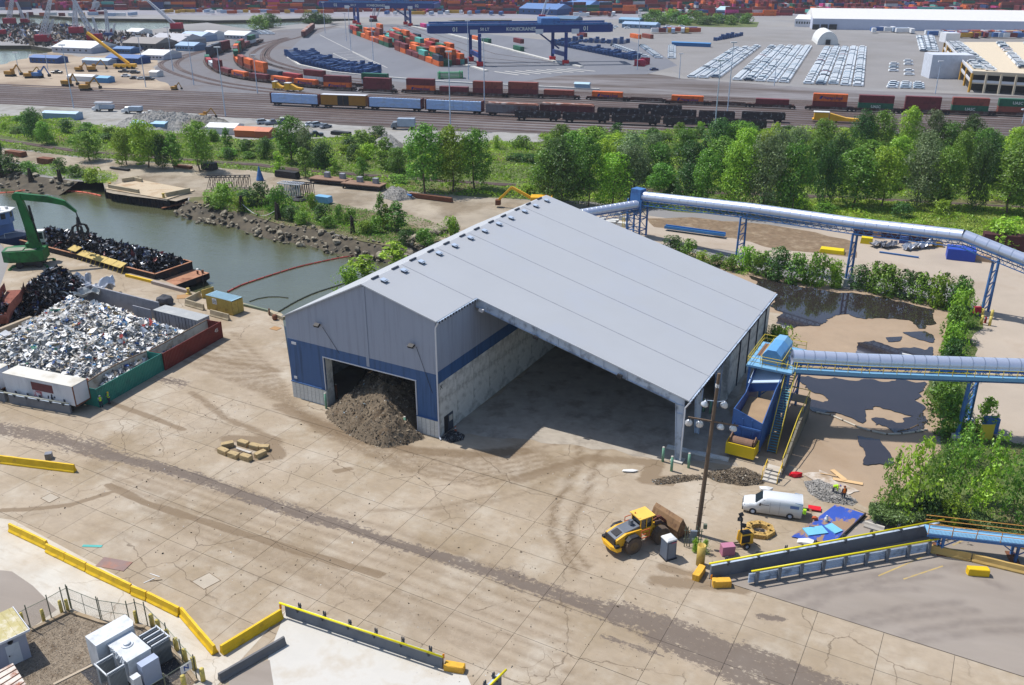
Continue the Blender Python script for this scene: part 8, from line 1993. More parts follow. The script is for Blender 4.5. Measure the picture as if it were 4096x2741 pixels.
def railcar(kind,a,b,label):
 m_ = (a + b)/2; L_ = (b - a).length*.97; o = thing("rail_car",label,"rail car",(m_.x,m_.y,.25),math.atan2((b - a).y,(b - a).x))
 for s in (-1,1):g = MB(); [g.cyl((s*(L_/2 - 2.4) + dx,y,.45),(s*(L_/2 - 2.4) + dx,y + .12,.45),.45,.45,8) for dx in (-.9,.9) for y in (-.8,.7)]; g.box(s*(L_/2 - 2.4),0,.4,2.8,1.5,.35); g.out("bogie",mBlack,o)
 MB().box(0,0,.85,L_,2.9,.3).out("underframe",mBlack,o)
 if kind == "lumber":
  n = 6
  for i in range(n):
   MB().box(-L_/2 + .6 + (i + .5)*(L_ - 1.2)/n,0,1.15,(L_ - 1.2)/n - .06,2.7,3.3).out("wrapped_lumber",mWrap,o)
  for x in (-L_/2 + .25,L_/2 - .25):MB().box(x,0,1.15,.4,2.9,3.5).out("bulkhead",mHopB,o)
  g = MB(); g.box(0,0,4.5,L_,.4,.15); [g.box(-L_/2 + i*1.2,0,4.55,.1,1.6,.15) for i in range(int(L_/1.2))]; g.out("centre_beam",mRust,o)
 elif kind == "box":
  MB().box(0,0,1.15,L_,2.95,3.6).out("body",mBxY,o); MB().box(0,0,4.75,L_,2.9,.15).out("roof",mTrim,o)
  for x in (-1.15,1.15):MB().box(x,-1.5,1.2,2.2,.08,3.4).out("door",mBlack,o)
  for i in range(14):x = -L_/2 + .6 + i*(L_ - 1.2)/13; (abs(x) > 2.6) and MB().box(x,-1.49,1.2,.12,.05,3.4).out("side_rib",mBxY,o)
 elif kind == "hopper":
  m2 = mHop if "grey" in label else mHopB; MB().box(0,0,1.15,L_,2.95,2.9).out("body",m2,o); MB().box(0,0,4.05,L_,2.7,.5,top=.93).out("roof",mat("hopper_roof_rust",K(150,100,84),rough=.9,c2=K(206,196,190),c2s=.3,c2t=.55),o)
  for i in range(18):MB().box(-L_/2 + .5 + i*(L_ - 1)/17,-1.5,1.15,.14,.08,2.85).out("side_rib",m2,o)
 else:
  mg = mat("gondola",K(70,64,66),rough=.9,var=.3,c2=K(150,158,166),c2s=.7,c2t=.6,c2w=.05)
  for y in (-1.4,1.4):MB().box(0,y,1.1,L_,.12,2.0).out("side_wall",mg,o)
  for x in (-L_/2 + .06,L_/2 - .06):MB().box(x,0,1.1,.12,2.7,2.0).out("end_wall",mg,o)
  for i in range(13):MB().box(-L_/2 + .5 + i*(L_ - 1)/12,-1.5,1.1,.14,.1,1.95).out("side_rib",mg,o)
  MB().box(0,0,3.1,L_,2.95,.06).out("rim",mRust,o) if False else MB().box(0,0,1.2,L_ - .3,2.6,1.2 if "rusty scrap" in label else .3).out("load",mRust,o)
for c,x0,x1,y0,y1,k,lab in ((1,145,603,962,985,"lumber","blue wrapped lumber car at the left end of the boxcar string"),(1,607,1026,985,1000,"box","yellow boxcar with dark double doors between wrapped lumber cars"),(1,1032,1540,1003,1025,"lumber","blue wrapped lumber car right of the yellow boxcar"),(1,1550,2092,1027,1050,"lumber","last blue wrapped lumber car before the grey hopper"),(1,2105,2590,1055,1078,"hopper","grey rusty hopper car right of the lumber cars"),(2,255,755,1060,1085,"hopper","maroon hopper car with rust patched roof"),
  (2,25,450,1098,1112,"gondola","graffitied gondola, left end of the front row"),(2,458,896,1118,1130,"gondola","graffitied gondola, second in the front row"),(2,905,1360,1137,1152,"gondola","graffitied gondola, third in the front row"),(2,1373,1845,1158,1175,"gondola","graffitied gondola with rusty scrap, fourth in the front row"),(2,1868,2330,1180,1196,"gondola","graffitied gondola with rusty scrap half hidden by trees"),(2,775,1226,1072,1088,"gondola","dark gondola behind the front row, left"),(2,1262,1690,1085,1100,"gondola","dark gondola behind the front row, middle"),(2,1700,2040,1102,1115,"gondola","dark gondola behind the front row, right"),(2,2090,2500,1110,1125,"gondola","dark gondola at the right behind the trees"),(2,1150,1556,1040,1055,"gondola","long brown gondola beyond the dark ones"),(1,435,525,350,270,"hopper","dark locomotive-like car standing alone on the far curve")):railcar(k,W(c,0,x0,y0),W(c,0,x1,y1),lab)
for c,x,y,lab,L_ in ((3,620,1125,"yellow track machine with white cab roof in front of the trees",16),(1,350,840,"yellow and white track machine beside the curving train",8),(1,210,825,"yellow hopper wagon left of the track machine",5)):
 p = W(c,0,x,y); o = thing("track_machine",lab,"rail machine",(p.x,p.y,.3),math.radians(-14)); MB().box(0,0,.5,L_,2.4,.5).out("frame",mLY,o); MB().box(-L_*.32,0,1.0,L_*.3,2.5,2.2).out("cab",mLY,o); MB().box(-L_*.32,0,3.2,L_*.33,2.7,.2).out("cab_roof",mWhite,o); MB().ext([(-L_*.15,-1,1),(L_*.5,-1,1),(L_*.5,-1,1.3),(L_*.2,-1,1.6),(-L_*.15,-1,3.0)],(0,2,0)).out("engine_hood",mLY,o); g = MB(); [g.cyl((x2,y2,.4),(x2,y2 + .15,.4),.4,.4,8) for x2 in (-L_*.35,0,L_*.38) for y2 in (-.8,.7)]; g.out("wheels",mBlack,o,kind="stuff")
def hgt(c,r,x,y,c2,r2,y2):
 p = W(c,r,x,y); zc = p.y*_c + CAM_H*_s; v0 = (r*685 + y/2.288 - 1370.5)/F_PX; v1 = (r2*685 + y2/2.288 - 1370.5)/F_PX; return zc*(v0 - v1)/(_c - v1*_s)
for i,(c,x,y,yt) in enumerate(((0,675,990,410),(0,1335,800,330),(0,1775,780,330),(0,2065,1070,430),(1,15,860,500),(1,1780,1180,470),(1,2090,950,345),(1,633,305,20),(1,828,375,120),(1,870,470,60),(1,1075,560,170),(1,1945,730,190),(2,1855,1190,550),(2,1968,1055,385),(2,1530,720,490),(2,1145,640,90),(3,55,785,540),(3,1530,860,560),(3,2325,1130,1000),(0,1585,650,250),(0,440,640,490),(0,180,690,480))):
 p = W(c,0,x,y); h = hgt(c,0,x,y,c,0,yt); o = thing("light_mast","tall thin light mast, %s %s" % (ordn(i),"in the rail yard from the left" if y > 700 else "among the far masts"),"light mast",p); MB().cyl((0,0,0),(0,0,h),.22,.12,6).out("mast",mSteel,o); MB().box(0,0,h - .3,2.2,.8,.4).out("lamp_head",mTrim,o)
# container yard, cranes, lots, far terminal
def bil(q,u,v):a,b,c,d = q; return a.lerp(b,u).lerp(d.lerp(c,u),v)
q = [W(1,0,850,300),W(1,0,1680,615),W(1,0,1915,590),W(1,0,1290,270)]
du = (q[1] - q[0]); rz0 = math.atan2(du.y,du.x); rr = random.Random(5); n = int(du.length/13.2); k_ = 0
for i in range(n):
 for j in range(7):
  u,v = (i + .5)/n,(j + .5)/7
  hh = rr.choice((0,0,1,1,2)) if u < .3 else rr.choice((0,1,1,2,2,3)) if u < .85 else rr.choice((1,2,2,3))
  p = bil(q,u,v); p = p + Vector((rr.uniform(-.3,.3),rr.uniform(-.3,.3),0)); stack = []
  if (q[0].lerp(q[3],0) - q[3]).length*1 and j*2.9 > (bil(q,u,1) - bil(q,u,0)).length:continue
  p = bil(q,u,0) + (bil(q,u,1) - bil(q,u,0)).normalized()*(1.4 + j*max(2.9,(bil(q,u,1) - bil(q,u,0)).length/7))
  for t in range(hh):
   c = rr.choice(("orange","orange","orange","orange","orange","brown","maroon","maroon","brown","green","green","navy","teal","red")); k_ += 1
   container(c,p,rz0 + math.pi,.12 + 2.62*t,"%s container on tier %s of the yard stacks, block %s from the far end, row %s from the left" % (c,t + 1,i + 1,j + 1),write=False,group=None)["label"] = "%s container, %s tier, %s row of the yard stacks, %s block from the back" % (c,("ground","second","third")[t],ordn(j),ordn(i))
for c,x,y,cc,h in ((1,1535,250,"pink",1),(1,1680,235,"green",1),(1,2010,370,"orange",1),(1,2010,510,"brown",2),(2,60,465,"green",1),(2,60,435,"maroon",1),(2,1130,350,"orange",1),(2,1240,350,"brown",1),(1,2110,390,"green",1),(2,640,335,"maroon",1)):container(cc,W(c,0,x,y),rz0,.12 if (x,y) != (60,435) else 2.74,"%s container standing apart near the gantry crane at %s" % (cc,{1535:"the far kerb",1680:"the far end",2010:"its left legs",60:"the middle",1130:"the stacker",1240:"the stacker's right",2110:"the left kerb",640:"the truck"}[x]))
mKW = mat("kerb_white",K(214,212,206),rough=.8)
def strip(name,pts,w,m,z,h=0):
 pts = [Vector((p.x,p.y,z)) for p in pts]
 o = bpy.data.objects.new(name,None); C.objects.link(o); struct(o); g = MB()
 for a,b in zip(pts[:-1],pts[1:]):g.bar(a,b,w,max(h,.02))
 g.out("strip",m,o); return o
for p_ in (tp((1,1430,245),(1,1700,300),(1,2343,462),(2,0,465),(2,520,600)),tp((1,290,530),(1,400,600),(1,700,665),(1,1200,715),(1,1730,755),(2,240,800),(2,800,825)),tp((1,1930,600),(1,2110,655)),tp((2,560,600),(2,640,618))):strip("white_kerb",p_,2.0 if len(p_) < 6 else 1.2,mKW,.3,.6)
for i in range(8):a,b = W(2,0,-160 + i*95,640 - i*4 + 18),W(2,0,60 + i*100,690 - i*5); strip("crossing_strip",[a,b],1.3,mKW,.12)
for x0,y0,x1,y1 in ((705,490,880,475),(705,490,960,610),(880,475,1145,612),(960,610,1145,612),(760,510,920,495),(800,535,965,520),(850,560,1010,545),(900,585,1070,575),(585,320,640,350),(640,350,900,480),(900,480,1200,622)):strip("painted_line",tp((1,x0,y0),(1,x1,y1)),.45,mKW,.09)
for i in range(14):a,b = W(1,0,800 + i*68,262 + i*27),W(1,0,870 + i*68,262 + i*27 - 4); strip("painted_line",[a,b],.5,mat("line_yellow",K(210,180,110),rough=.9),.09)
for j in range(4):strip("crane_track",tp((1,1230 + j*60,240),(1,1830 + j*120,560 - j*35 + 40),(2,40 + j*110,610 - j*14)),.5,mBed,.1)
mNv = mat("crane_navy",K(38,66,136),rough=.5,var=.06); mCrR = mat("bogie_red",K(220,40,50),rough=.6)
def gantry(label,num,feet,L0,L1,yt,txt):
 a0,a1,b0,b1 = feet; ma,mb = (a0 + a1)/2,(b0 + b1)/2; ang = math.degrees(math.atan2((mb - ma).y,(mb - ma).x)); h = yt
 o = thing("gantry_crane",label,"crane",(0,0,0)); d = Vector((math.cos(math.radians(ang)),math.sin(math.radians(ang)),0)); nn = Vector((-d.y,d.x,0))
 for f in feet:MB().bar(f + Vector((0,0,2)),f + Vector((0,0,h)),1.7).out("leg",mNv,o); MB().box(f.x,f.y,0,3.4,3.4,2.2).out("bogie",mCrR,o)
 for p,q2 in ((a0,a1),(b0,b1)):MB().bar(p + Vector((0,0,5)),q2 + Vector((0,0,5)),1.2,2.2).out("sill_beam",mNv,o)
 MB().bar(mb + Vector((0,0,h*.45)),mb - d*12 + Vector((0,0,h)),.8).out("brace",mNv,o)
 e0,e1 = ma - d*L0,mb + d*L1; wgt = (a1 - a0).length*.32
 for s in (-1,1):MB().bar(e0 + nn*s*wgt + Vector((0,0,h + 1.9)),e1 + nn*s*wgt + Vector((0,0,h + 1.9)),1.6,3.8).out("girder",mNv,o); MB().bar(e0 + nn*s*(wgt + 1.2) + Vector((0,0,h + 4.3)),e1 + nn*s*(wgt + 1.2) + Vector((0,0,h + 4.3)),.5,.9).out("walkway",mCB1,o)
 for e in (e0,e1):MB().bar(e - nn*(wgt + 1) + Vector((0,0,h + 2)),e + nn*(wgt + 1) + Vector((0,0,h + 2)),2,3.6).out("end_beam",mNv,o)
 MB().box(*(mb - d*6 + Vector((0,0,h + 3.8))),10,wgt*2,3.2,rz=math.radians(ang)).out("trolley",mCB1,o)
 Lt = (e1 - e0).length
 for t,tx,sz in ((.14,num,3.0),(.86,num,3.0),(.5,txt,2.4),(.3,"50 LT",2.0)):lettering(tx,sz,mLet["w"],o,e0.lerp(e1,t) - nn*(wgt + .84) + Vector((0,0,h + 1.9)),d,bold=True)
 for t in (.22,.78,.58):p = e0.lerp(e1,t) - nn*(wgt + .86) + Vector((0,0,h + .6)); MB().bar(p,p + d*4,.05,2.4).out("panel_sign",mTrim,o)
gantry("near navy gantry crane numbered 01 spanning the container tracks","01",(W(1,0,2050,605),W(1,0,1965,560),W(2,0,490,590),W(2,0,370,555)),24,26,hgt(2,0,490,590,2,0,300),"KONECRANES")
gantry("farther navy gantry crane numbered 02 beyond the container stacks","02",(W(1,0,940,235),W(1,0,905,215),W(1,0,1415,240),W(1,0,1370,225)),27,24,hgt(1,0,1415,240,1,0,78),"KONECRANES")
mCh = mat("chassis_blue",K(62,98,152),rough=.6,var=.15)
gc = MB()
for i in range(5):gc.box(0,i*.25,.3 + i*.55,12,1.0,.2); gc.box(-5,i*.25,0,.6,2.0,3.1 if i == 0 else .3);
for x in (-5,4.5,5.6):gc.box(x,.6,.1,.25,2.2,3.2)
chm = gc.mesh("chassis_stack",mCh); k_ = 0
for rows,nm in ((tp((1,330,500),(1,420,560),(1,640,615),(1,900,660),(1,1120,690)),"curved row by the white kerb"),(tp((1,470,500),(1,620,560),(1,850,610),(1,1100,660)),"inner curved row"),(tp((2,410,400),(2,700,460),(2,1130,545)),"straight row behind the crane leg"),(tp((2,560,375),(2,800,390),(2,1080,400)),"far straight row"),(tp((2,1890,370),(2,2100,330)),"row along the lot wall")):
 for i,p in enumerate(spline(rows,4.2)[:44]):o = place(chm,"chassis_stack"); o.location = p; o.scale = (1,1,rr.uniform(.45,1.1)); o.rotation_euler = (0,0,1.2 if "curved" in nm else 1.0); tag(o,"blue stacked trailer chassis in the %s, %s along it" % (nm,ordn(i)),"chassis","chassis: " + nm)
for nm,c,x,y,cc in (("green",1,1780,720,(30,150,90)),("red",2,1210,600,(170,50,80))):
 o = place(chm.copy(),"chassis_stack"); o.data.materials[0] = mat("chassis_" + nm,K(*cc),rough=.6); o.location = W(c,0,x,y); o.rotation_euler = (0,0,.1 if nm == "green" else 1.1); o.scale = (1,2.2,1); tag(o,"%s stacked trailer chassis %s" % (nm,"beyond the container train" if nm == "green" else "at the corner of the car lot"),"chassis")
mFC = mat("far_car_paint",(1,1,1),rough=.3,vc=True,var=0,spec=.6)
def far_car(col):
 g = MB().col(K(*col,.98)); g.box(0,0,.3,4.6,1.85,.72,top=.96); g.box(-.3,0,1.38,2.5,1.6,.1); g.col(K(60,86,112)); g.box(-.2,0,1.0,3.0,1.65,.4,top=.8); g.col(K(40,40,44)); g.box(1.4,0,0,.6,1.82,.5); g.box(-1.4,0,0,.6,1.82,.5); return g
cols_ = {"white":(236,240,244),"silver":(190,204,214),"grey":(110,126,144),"dark":(50,62,80),"red":(130,40,50)}
fc = {k:far_car(v) for k,v in cols_.items()}; fm = {k:g.mesh("car",mFC) for k,g in fc.items()}; spots = []
def lot(q,pu,pv,rz,nm,gap=0,z=.03,dens=.93):
 rz = math.atan2((q[1] - q[0]).y,(q[1] - q[0]).x)
 A = (q[1] - q[0]).length; B = (q[3] - q[0]).length; nu,nv = max(1,round(A/pu)),max(1,int(B/pv))
 for j in range(nv):
  if gap and j % gap == gap - 1:continue
  for i in range(nu):
   if rr.random() > dens:continue
   p = bil(q,(i + .5)/nu,(j + .5)/nv); spots.append((p.x,p.y,z,rz + rr.uniform(-.04,.04),rr.choices(list(cols_),(74,13,6,6,1))[0],nm,i,j))
lot([W(2,0,1590,715),W(2,0,1900,728),W(2,0,2290,425),W(2,0,2010,450)],5.3,3.1,.35,"left car lot",0)
lot([W(2,0,2005,738),W(3,0,195,765),W(3,0,410,432),W(2,0,2343,432)],5.3,2.9,.35,"middle car lot",0)
lot([W(3,0,310,772),W(3,0,880,798),W(3,0,905,440),W(3,0,510,440)],5.3,2.8,.35,"right car lot",0)
lot([W(2,0,1170,530),W(2,0,1520,545),W(2,0,1600,430),W(2,0,790,418)],6.6,4.6,.3,"lot behind the blue chassis",0)
lot([W(3,0,1060,740),W(3,0,1370,745),W(3,0,1340,530),W(3,0,1100,530)],9,15,.3,"sparse lot beside the garage",0,dens=.6)
lot([W(3,0,1070,815),W(3,0,1440,825),W(3,0,1430,770),W(3,0,1100,760)],6.5,5.5,.35,"row of dark cars by the fence",0)
for x0,x1 in ((1385,1420),(1435,1480),(1480,1530)):lot([W(3,0,x0 + 25,475),W(3,0,x1 + 15,478),W(3,0,x1 - 35,340),W(3,0,x0,340)],5,3.2,.3,"three white columns",0)
lot([W(0,0,2343,320),W(1,0,180,320),W(1,0,120,290),W(0,0,2280,290)],5.5,6,.3,"lot by the far curve",0); lot([W(2,0,840,272),W(2,0,1650,270),W(2,0,1600,240),W(2,0,900,245)],11,12,.3,"far employee lot",0,dens=.6)
gh = hgt(3,0,1862,845,3,0,672)
gq = lambda x,y:W(3,0,x,y,gh)
lot([gq(1900,655),gq(2110,668),gq(1760,400),gq(1650,400)],5.5,4,.3,"left side of the garage roof",5,gh + .05); lot([gq(2270,640),gq(2600,650),gq(2500,400),gq(2000,400)],5.8,4,.3,"right side of the garage roof",5,gh + .05)
spots.sort(key=lambda s:s[1]); SV = []
for s in spots[:285]:
 o = place(fm[s[4]],"parked_car"); o.location = s[:3]; o.rotation_euler = (0,0,s[3]); tag(o,"%s car in the %s, %s column, %s row" % (s[4],s[5],ordn(s[6]),ordn(s[7])),"car","%s cars, %s" % (s[4],s[5]))
g = MB(); g.cc = (1,1,1,1)
for x,y,z,rz,c,nm,_i,_j in spots[285:]:
 cq,sq = math.cos(rz),math.sin(rz); src = fc[c]; k = len(g.v); g.v += [(x + a*cq - b*sq,y + a*sq + b*cq,z + h) for a,b,h in src.v]; g.c += src.c; g.f += [tuple(k + i for i in f) for f in src.f]
g.out("distant_cars",mFC,kind="stuff")
mGr = mat("garage_concrete",K(222,206,180),rough=.85,var=.06)
def quad_block(nm,m,par,pts,z0,z1):return MB().ext([(p[0],p[1],z0) for p in pts],(0,0,z1 - z0)).out(nm,m,par)
ga = thing("parking_garage","open parking garage with cars on its roof and a white stair tower","building"); fl,fr,bl2,br2 = gq(1870,672),gq(2700,715),gq(1620,385),gq(2450,385)
quad_block("roof_deck",mGr,ga,(fl,fr,br2,bl2),gh - .5,gh); quad_block("middle_deck",mGr,ga,(fl,fr,br2,bl2),gh*.47,gh*.47 + .5); quad_block("inner_core",mBlack,ga,[bil([fl,fr,br2,bl2],u,v) for u,v in ((.03,.05),(1,.05),(1,.95),(.03,.95))],0,gh - .6)
for t in range(8):p = fl.lerp(bl2,t/7); MB().box(p.x,p.y,0,.8,.8,gh).out("column",mat("ochre",K(210,160,60)),ga)
for t in range(1,7):p = fl.lerp(fr,t/6); MB().box(p.x,p.y,0,.8,.8,gh).out("column",mGr,ga)
for a,b in ((fl,bl2),(fl,fr)):MB().bar(Vector((a.x,a.y,gh + .5)),Vector((b.x,b.y,gh + .5)),.3,1.0).out("parapet",mTrim if b is bl2 else mGr,ga); MB().bar(Vector((a.x,a.y,gh*.47 + 1)),Vector((b.x,b.y,gh*.47 + 1)),.3,1.0).out("parapet",mTrim,ga)
MB().box(*(gq(1655,385)),8,8,5).out("stair_head",mTrim,ga)
p = W(3,0,1675,722); MB().box(p.x,p.y + 6,0,19,12,hgt(3,0,1675,722,3,0,505),rz=-.1).out("stair_tower",mat("tower_white",K(214,220,232),rough=.6),ga)
h = hgt(3,0,400,268,3,0,170); wh = thing("warehouse","very long white warehouse with pale roof beyond the car lots","building"); a,b = W(3,0,400,268),W(3,0,2700,305); d = (b - a).normalized(); nn = Vector((-d.y,d.x,0)); w2 = 60
quad_block("walls",mat("warehouse_wall",K(206,212,232),rough=.6,var=.04),wh,(a,b,b + nn*w2,a + nn*w2),0,h); MB()._p([a + Vector((0,0,h)),b + Vector((0,0,h)),b + nn*w2/2 + Vector((0,0,h + 6)),a + nn*w2/2 + Vector((0,0,h + 6)),a + nn*w2 + Vector((0,0,h)),b + nn*w2 + Vector((0,0,h))],[(0,1,2,3),(3,2,5,4),(0,3,4)]).out("roof",mat("warehouse_roof",K(232,230,228),rough=.6,var=.05),wh)
for x0,x1 in ((405,465),(480,540),(555,625),(1450,1520),(1545,1580),(1790,1820),(1885,1920)):p,q2 = W(3,0,x0,272),W(3,0,x1,273); MB().ext([tuple(p + Vector((0,-.3,0))),tuple(q2 + Vector((0,-.3,0))),tuple(q2 + Vector((0,-.3,h*.5))),tuple(p + Vector((0,-.3,h*.5)))],(0,.2,0)).out("dock_door",mBlack,wh)
p = W(3,0,545,412); w = (W(3,0,635,412) - W(3,0,450,412)).length; qh = thing("arch_shed","white round-arched fabric shed standing alone behind the car lots","building",(p.x,p.y,0),-.2)
g = MB(); n = 14; g.ext([(w/2*math.cos(math.pi*i/n),0,w*.62*math.sin(math.pi*i/n)) for i in range(n + 1)],(0,34,0)); g.out("fabric_arch",mWhite,qh,False); MB().box(0,-.3,0,w*.22,.4,w*.25).out("doorway",mBlack,qh)
def stack_row(y,x0,x1,g,objs,dense=.85,mx=5):
 x = x0
 while x < x1:
  run = rr.choice((3,5,8)); rz = rr.choice((0,0,math.pi/2)); Lw = 12.6 if rz == 0 else 2.7; hh = rr.randint(2,mx)
  for k in range(run if rz == 0 else run*4):
   if rr.random() < dense:
    for t in range(max(1,hh - rr.choice((0,0,1,2)))):
     c = rr.choices(list(CC),(12,26,14,4,8,5,22,2,4,8))[0]
     if objs is not None and len(objs) < 110 and rz == 0:objs.append(1); container(c,(x,y),rz,t*2.6,"%s container, %s tier, in the nearest far terminal rows, %s along" % (c,ORD[t],ordn(len(objs) - 1)),far=True)
     else:g.col(K(*CC[c])); g.box(x,y,t*2.6,12.1,2.44,2.55,rz=rz)
   x += Lw
   if x > x1:break
  x += rr.choice((4,8,22))
g = MB(); ob_ = []
for i,y in enumerate((885,890,915,921,945,951,975,981,1010,1016,1045,1052,1090,1096,1135,1142,1190,1197,1250,1257)):
 x1 = y*.62; stack_row(y,(150,150,-40,-40,-250,-250)[i] if i < 6 else -x1,x1,g,ob_ if i < 4 else None,.85,3 + min(3,i // 3))
g.out("distant_container_stacks",mat("far_container_paint",(1,1,1),rough=.7,vc=True,var=.1,vs=.1),kind="stuff")
for c,x0,x1,y,dp,yt,cc,lab in ((0,275,530,575,8,520,(52,84,140),"dark blue low building by the left basin"),(0,975,1270,580,10,520,(44,80,140),"long dark blue building behind the yellow crane"),(0,755,990,590,7,545,(160,176,200),"pale blue grey trailer building left of the blue one"),(0,620,850,740,5,690,(226,228,232),"white site trailer on the sand"),(0,890,990,758,5,715,(92,150,200),"light blue box right of the white site trailer"),(0,480,840,480,22,425,(190,192,204),"white roofed shed with gable at the left"),(0,1290,1500,545,16,495,(214,216,226),"white building beside the curved tracks"),(0,1130,1430,450,20,385,(110,104,100),"open sided grey shed behind the blue building"),(0,1350,1650,420,26,365,(150,150,156),"large grey roofed shed in the boat yard"),(0,1610,1780,465,12,410,(120,150,180),"blue grey shed near the curve"),(0,1640,1850,380,16,320,(150,170,200),"two storey pale blue building"),(0,1850,1955,370,12,300,(220,224,232),"white two storey building"),(0,2030,2240,355,16,315,(190,196,206),"round topped silver shed left of the curve"),(0,1040,1200,490,8,440,(60,100,150),"row of blue tanks in the boat yard"),(0,1150,1270,320,14,285,(226,230,232),"white box building at the basin"),(0,1370,1440,705,5,655,(226,226,226),"white box trailer at the edge of the curved tracks"),(0,395,700,1090,4,1040,(150,176,204),"long low grey blue roofed box on the gravel"),(0,1210,1510,1185,4,1150,(130,170,220),"long pale blue container beyond the left trees"),(0,2150,2343,1255,6,1210,(196,110,66),"orange roofed container behind the thin tree"),(1,0,120,1265,6,1215,(180,100,70),"rusty orange roofed box by the parked cars"),(0,1890,2150,1225,7,1165,(232,232,230),"white tarp covered mound beside the orange container"),
  (2,65,410,130,30,70,(60,96,150),"wide blue building beyond the crane"),(2,400,700,95,30,35,(70,110,170),"tall blue building beyond the crane"),(2,700,850,95,24,45,(64,104,160),"blue building at the right of the tall one"),(2,390,580,205,14,165,(60,90,120),"dark blue office by the gate"),(2,975,1160,215,10,172,(100,140,170),"glass fronted blue building"),(2,1005,1310,255,12,215,(120,146,176),"long low blue grey office"),(2,1865,1950,135,20,85,(150,180,214),"pale blue gabled hut in the terminal"),(2,570,700,815,4,770,(150,180,204),"pale blue cabin between the tracks"),(2,1460,1810,420,3,395,(44,110,170),"long blue container row at the lot wall"),(3,240,400,245,20,165,(222,224,232),"white annex left of the long warehouse")):
 a,b = W(c,0,x0,y),W(c,0,x1,y + (x1 - x0)*.04); h = max(2.2,hgt(c,0,x0,y,c,0,yt)*.9); o = thing("low_building",lab,"building",(a.x,a.y,0),math.atan2((b - a).y,(b - a).x)); L_ = (b - a).length
 MB().box(L_/2,dp/2,0,L_,dp,h).out("walls",mat("wall_%d_%d_%d" % cc,K(*cc),rough=.7,var=.06),o); rc_ = tuple(min(235,q + 40) for q in cc); MB().ext([(-.3,-.3,h),(-.3,dp + .3,h),(-.3,dp/2,h + dp*.14)],(L_ + .6,0,0)).out("roof",mat("roof_%d_%d_%d" % rc_,K(*rc_),rough=.6,var=.08),o)
 if L_ > 9 and h > 2.4:
  wdn = MB().box(0,-.05,h*.4,1.2,.1,h*.28).out("window",mGl,o); wdn.location = (L_*.12,0,0); [piece(wdn,o,(L_*(.12 + .15*i),0,0)) for i in range(1,6)]
mLt = mat("lattice_white",K(216,218,226),rough=.6); mCrM = mat("crane_red",K(178,30,60),rough=.6)
def lattice(o,p0,p1,w,m,n=14,nm="lattice_boom"):
 g = MB(); p0,p1 = Vector(p0),Vector(p1); d = (p1 - p0); s = Vector((1,0,0))*w/2; t = d.normalized().cross(Vector((1,0,0))).normalized()*w/2
 for a in (s + t,s - t,-s + t,-s - t):g.bar(p0 + a,p1 + a*.5,w*.16)
 for i in range(n):
  a,b = p0 + d*(i/n),p0 + d*((i + 1)/n); k = 1 - .5*i/n
  for u,v in ((s + t,-s + t),(-s - t,s - t),(s + t,s - t),(-s + t,-s - t)):g.bar(a + u*k,b + v*k,w*.1)
 g.out(nm,m,o)
for i,(c,x,y,xt,yt,lab) in enumerate(((0,395,410,520,-20,"big red crane with white lattice boom on the barge"),(0,90,240,160,-60,"red lattice crane, leftmost behind the basin"),(0,230,230,180,20,"red lattice crane beside the leftmost one"),(0,870,400,720,-40,"red crane with two tall white booms"),(0,700,330,720,30,"pale lattice crane behind the twin boom one"),(0,850,140,900,-40,"small red crane at the far basin edge"),(0,1000,370,995,85,"white lattice mast on a blue base"),(0,1620,290,1390,5,"red crane with long white boom leaning left"),(1,1075,200,1110,-30,"red crane with white lattice tower between the gantries"),(2,275,190,320,-30,"red and white crane rising behind the near gantry"),(0,10,340,-10,200,"red crane cut by the left edge"))):
 p = W(c,0,x,y); L_ = hgt(c,0,x,y,c,0,yt); s = 1.0 if L_ > 20 else .7; t = (xt - x)/2.288*p.y/F_PX; o = thing("lattice_crane",lab,"crane",(p.x,p.y,0))
 MB().box(0,0,0,9*s,7*s,2).out("crawler_base",mBlack,o); MB().box(0,1,2,8*s,6*s,4*s).out("machinery_house",mat("base_blue",K(50,80,140)) if "blue base" in lab else mCrM,o); lattice(o,(0,0,4),(t,3,L_),2.8*s,mLt)
 (i % 3 != 1) and lattice(o,(3,0,4),(t*.4 + 5,2,L_*.55),1.6*s,mLt,8,"lattice_mast")
p = W(0,0,1150,630); o = thing("mobile_crane","yellow mobile crane with boom pointing up left on the sand","crane",(p.x,p.y,0)); MB().box(0,0,.8,11,3,1.6).out("carrier",mLY,o); [MB().cyl((x,-1.5,.7),(x,1.5,.7),.7,.7,10).out("axle",mBlack,o) for x in (-4,-1.5,1.5,4)]; MB().bar((2,0,2.5),(-19,6,17),1.2).out("boom",mLY,o)
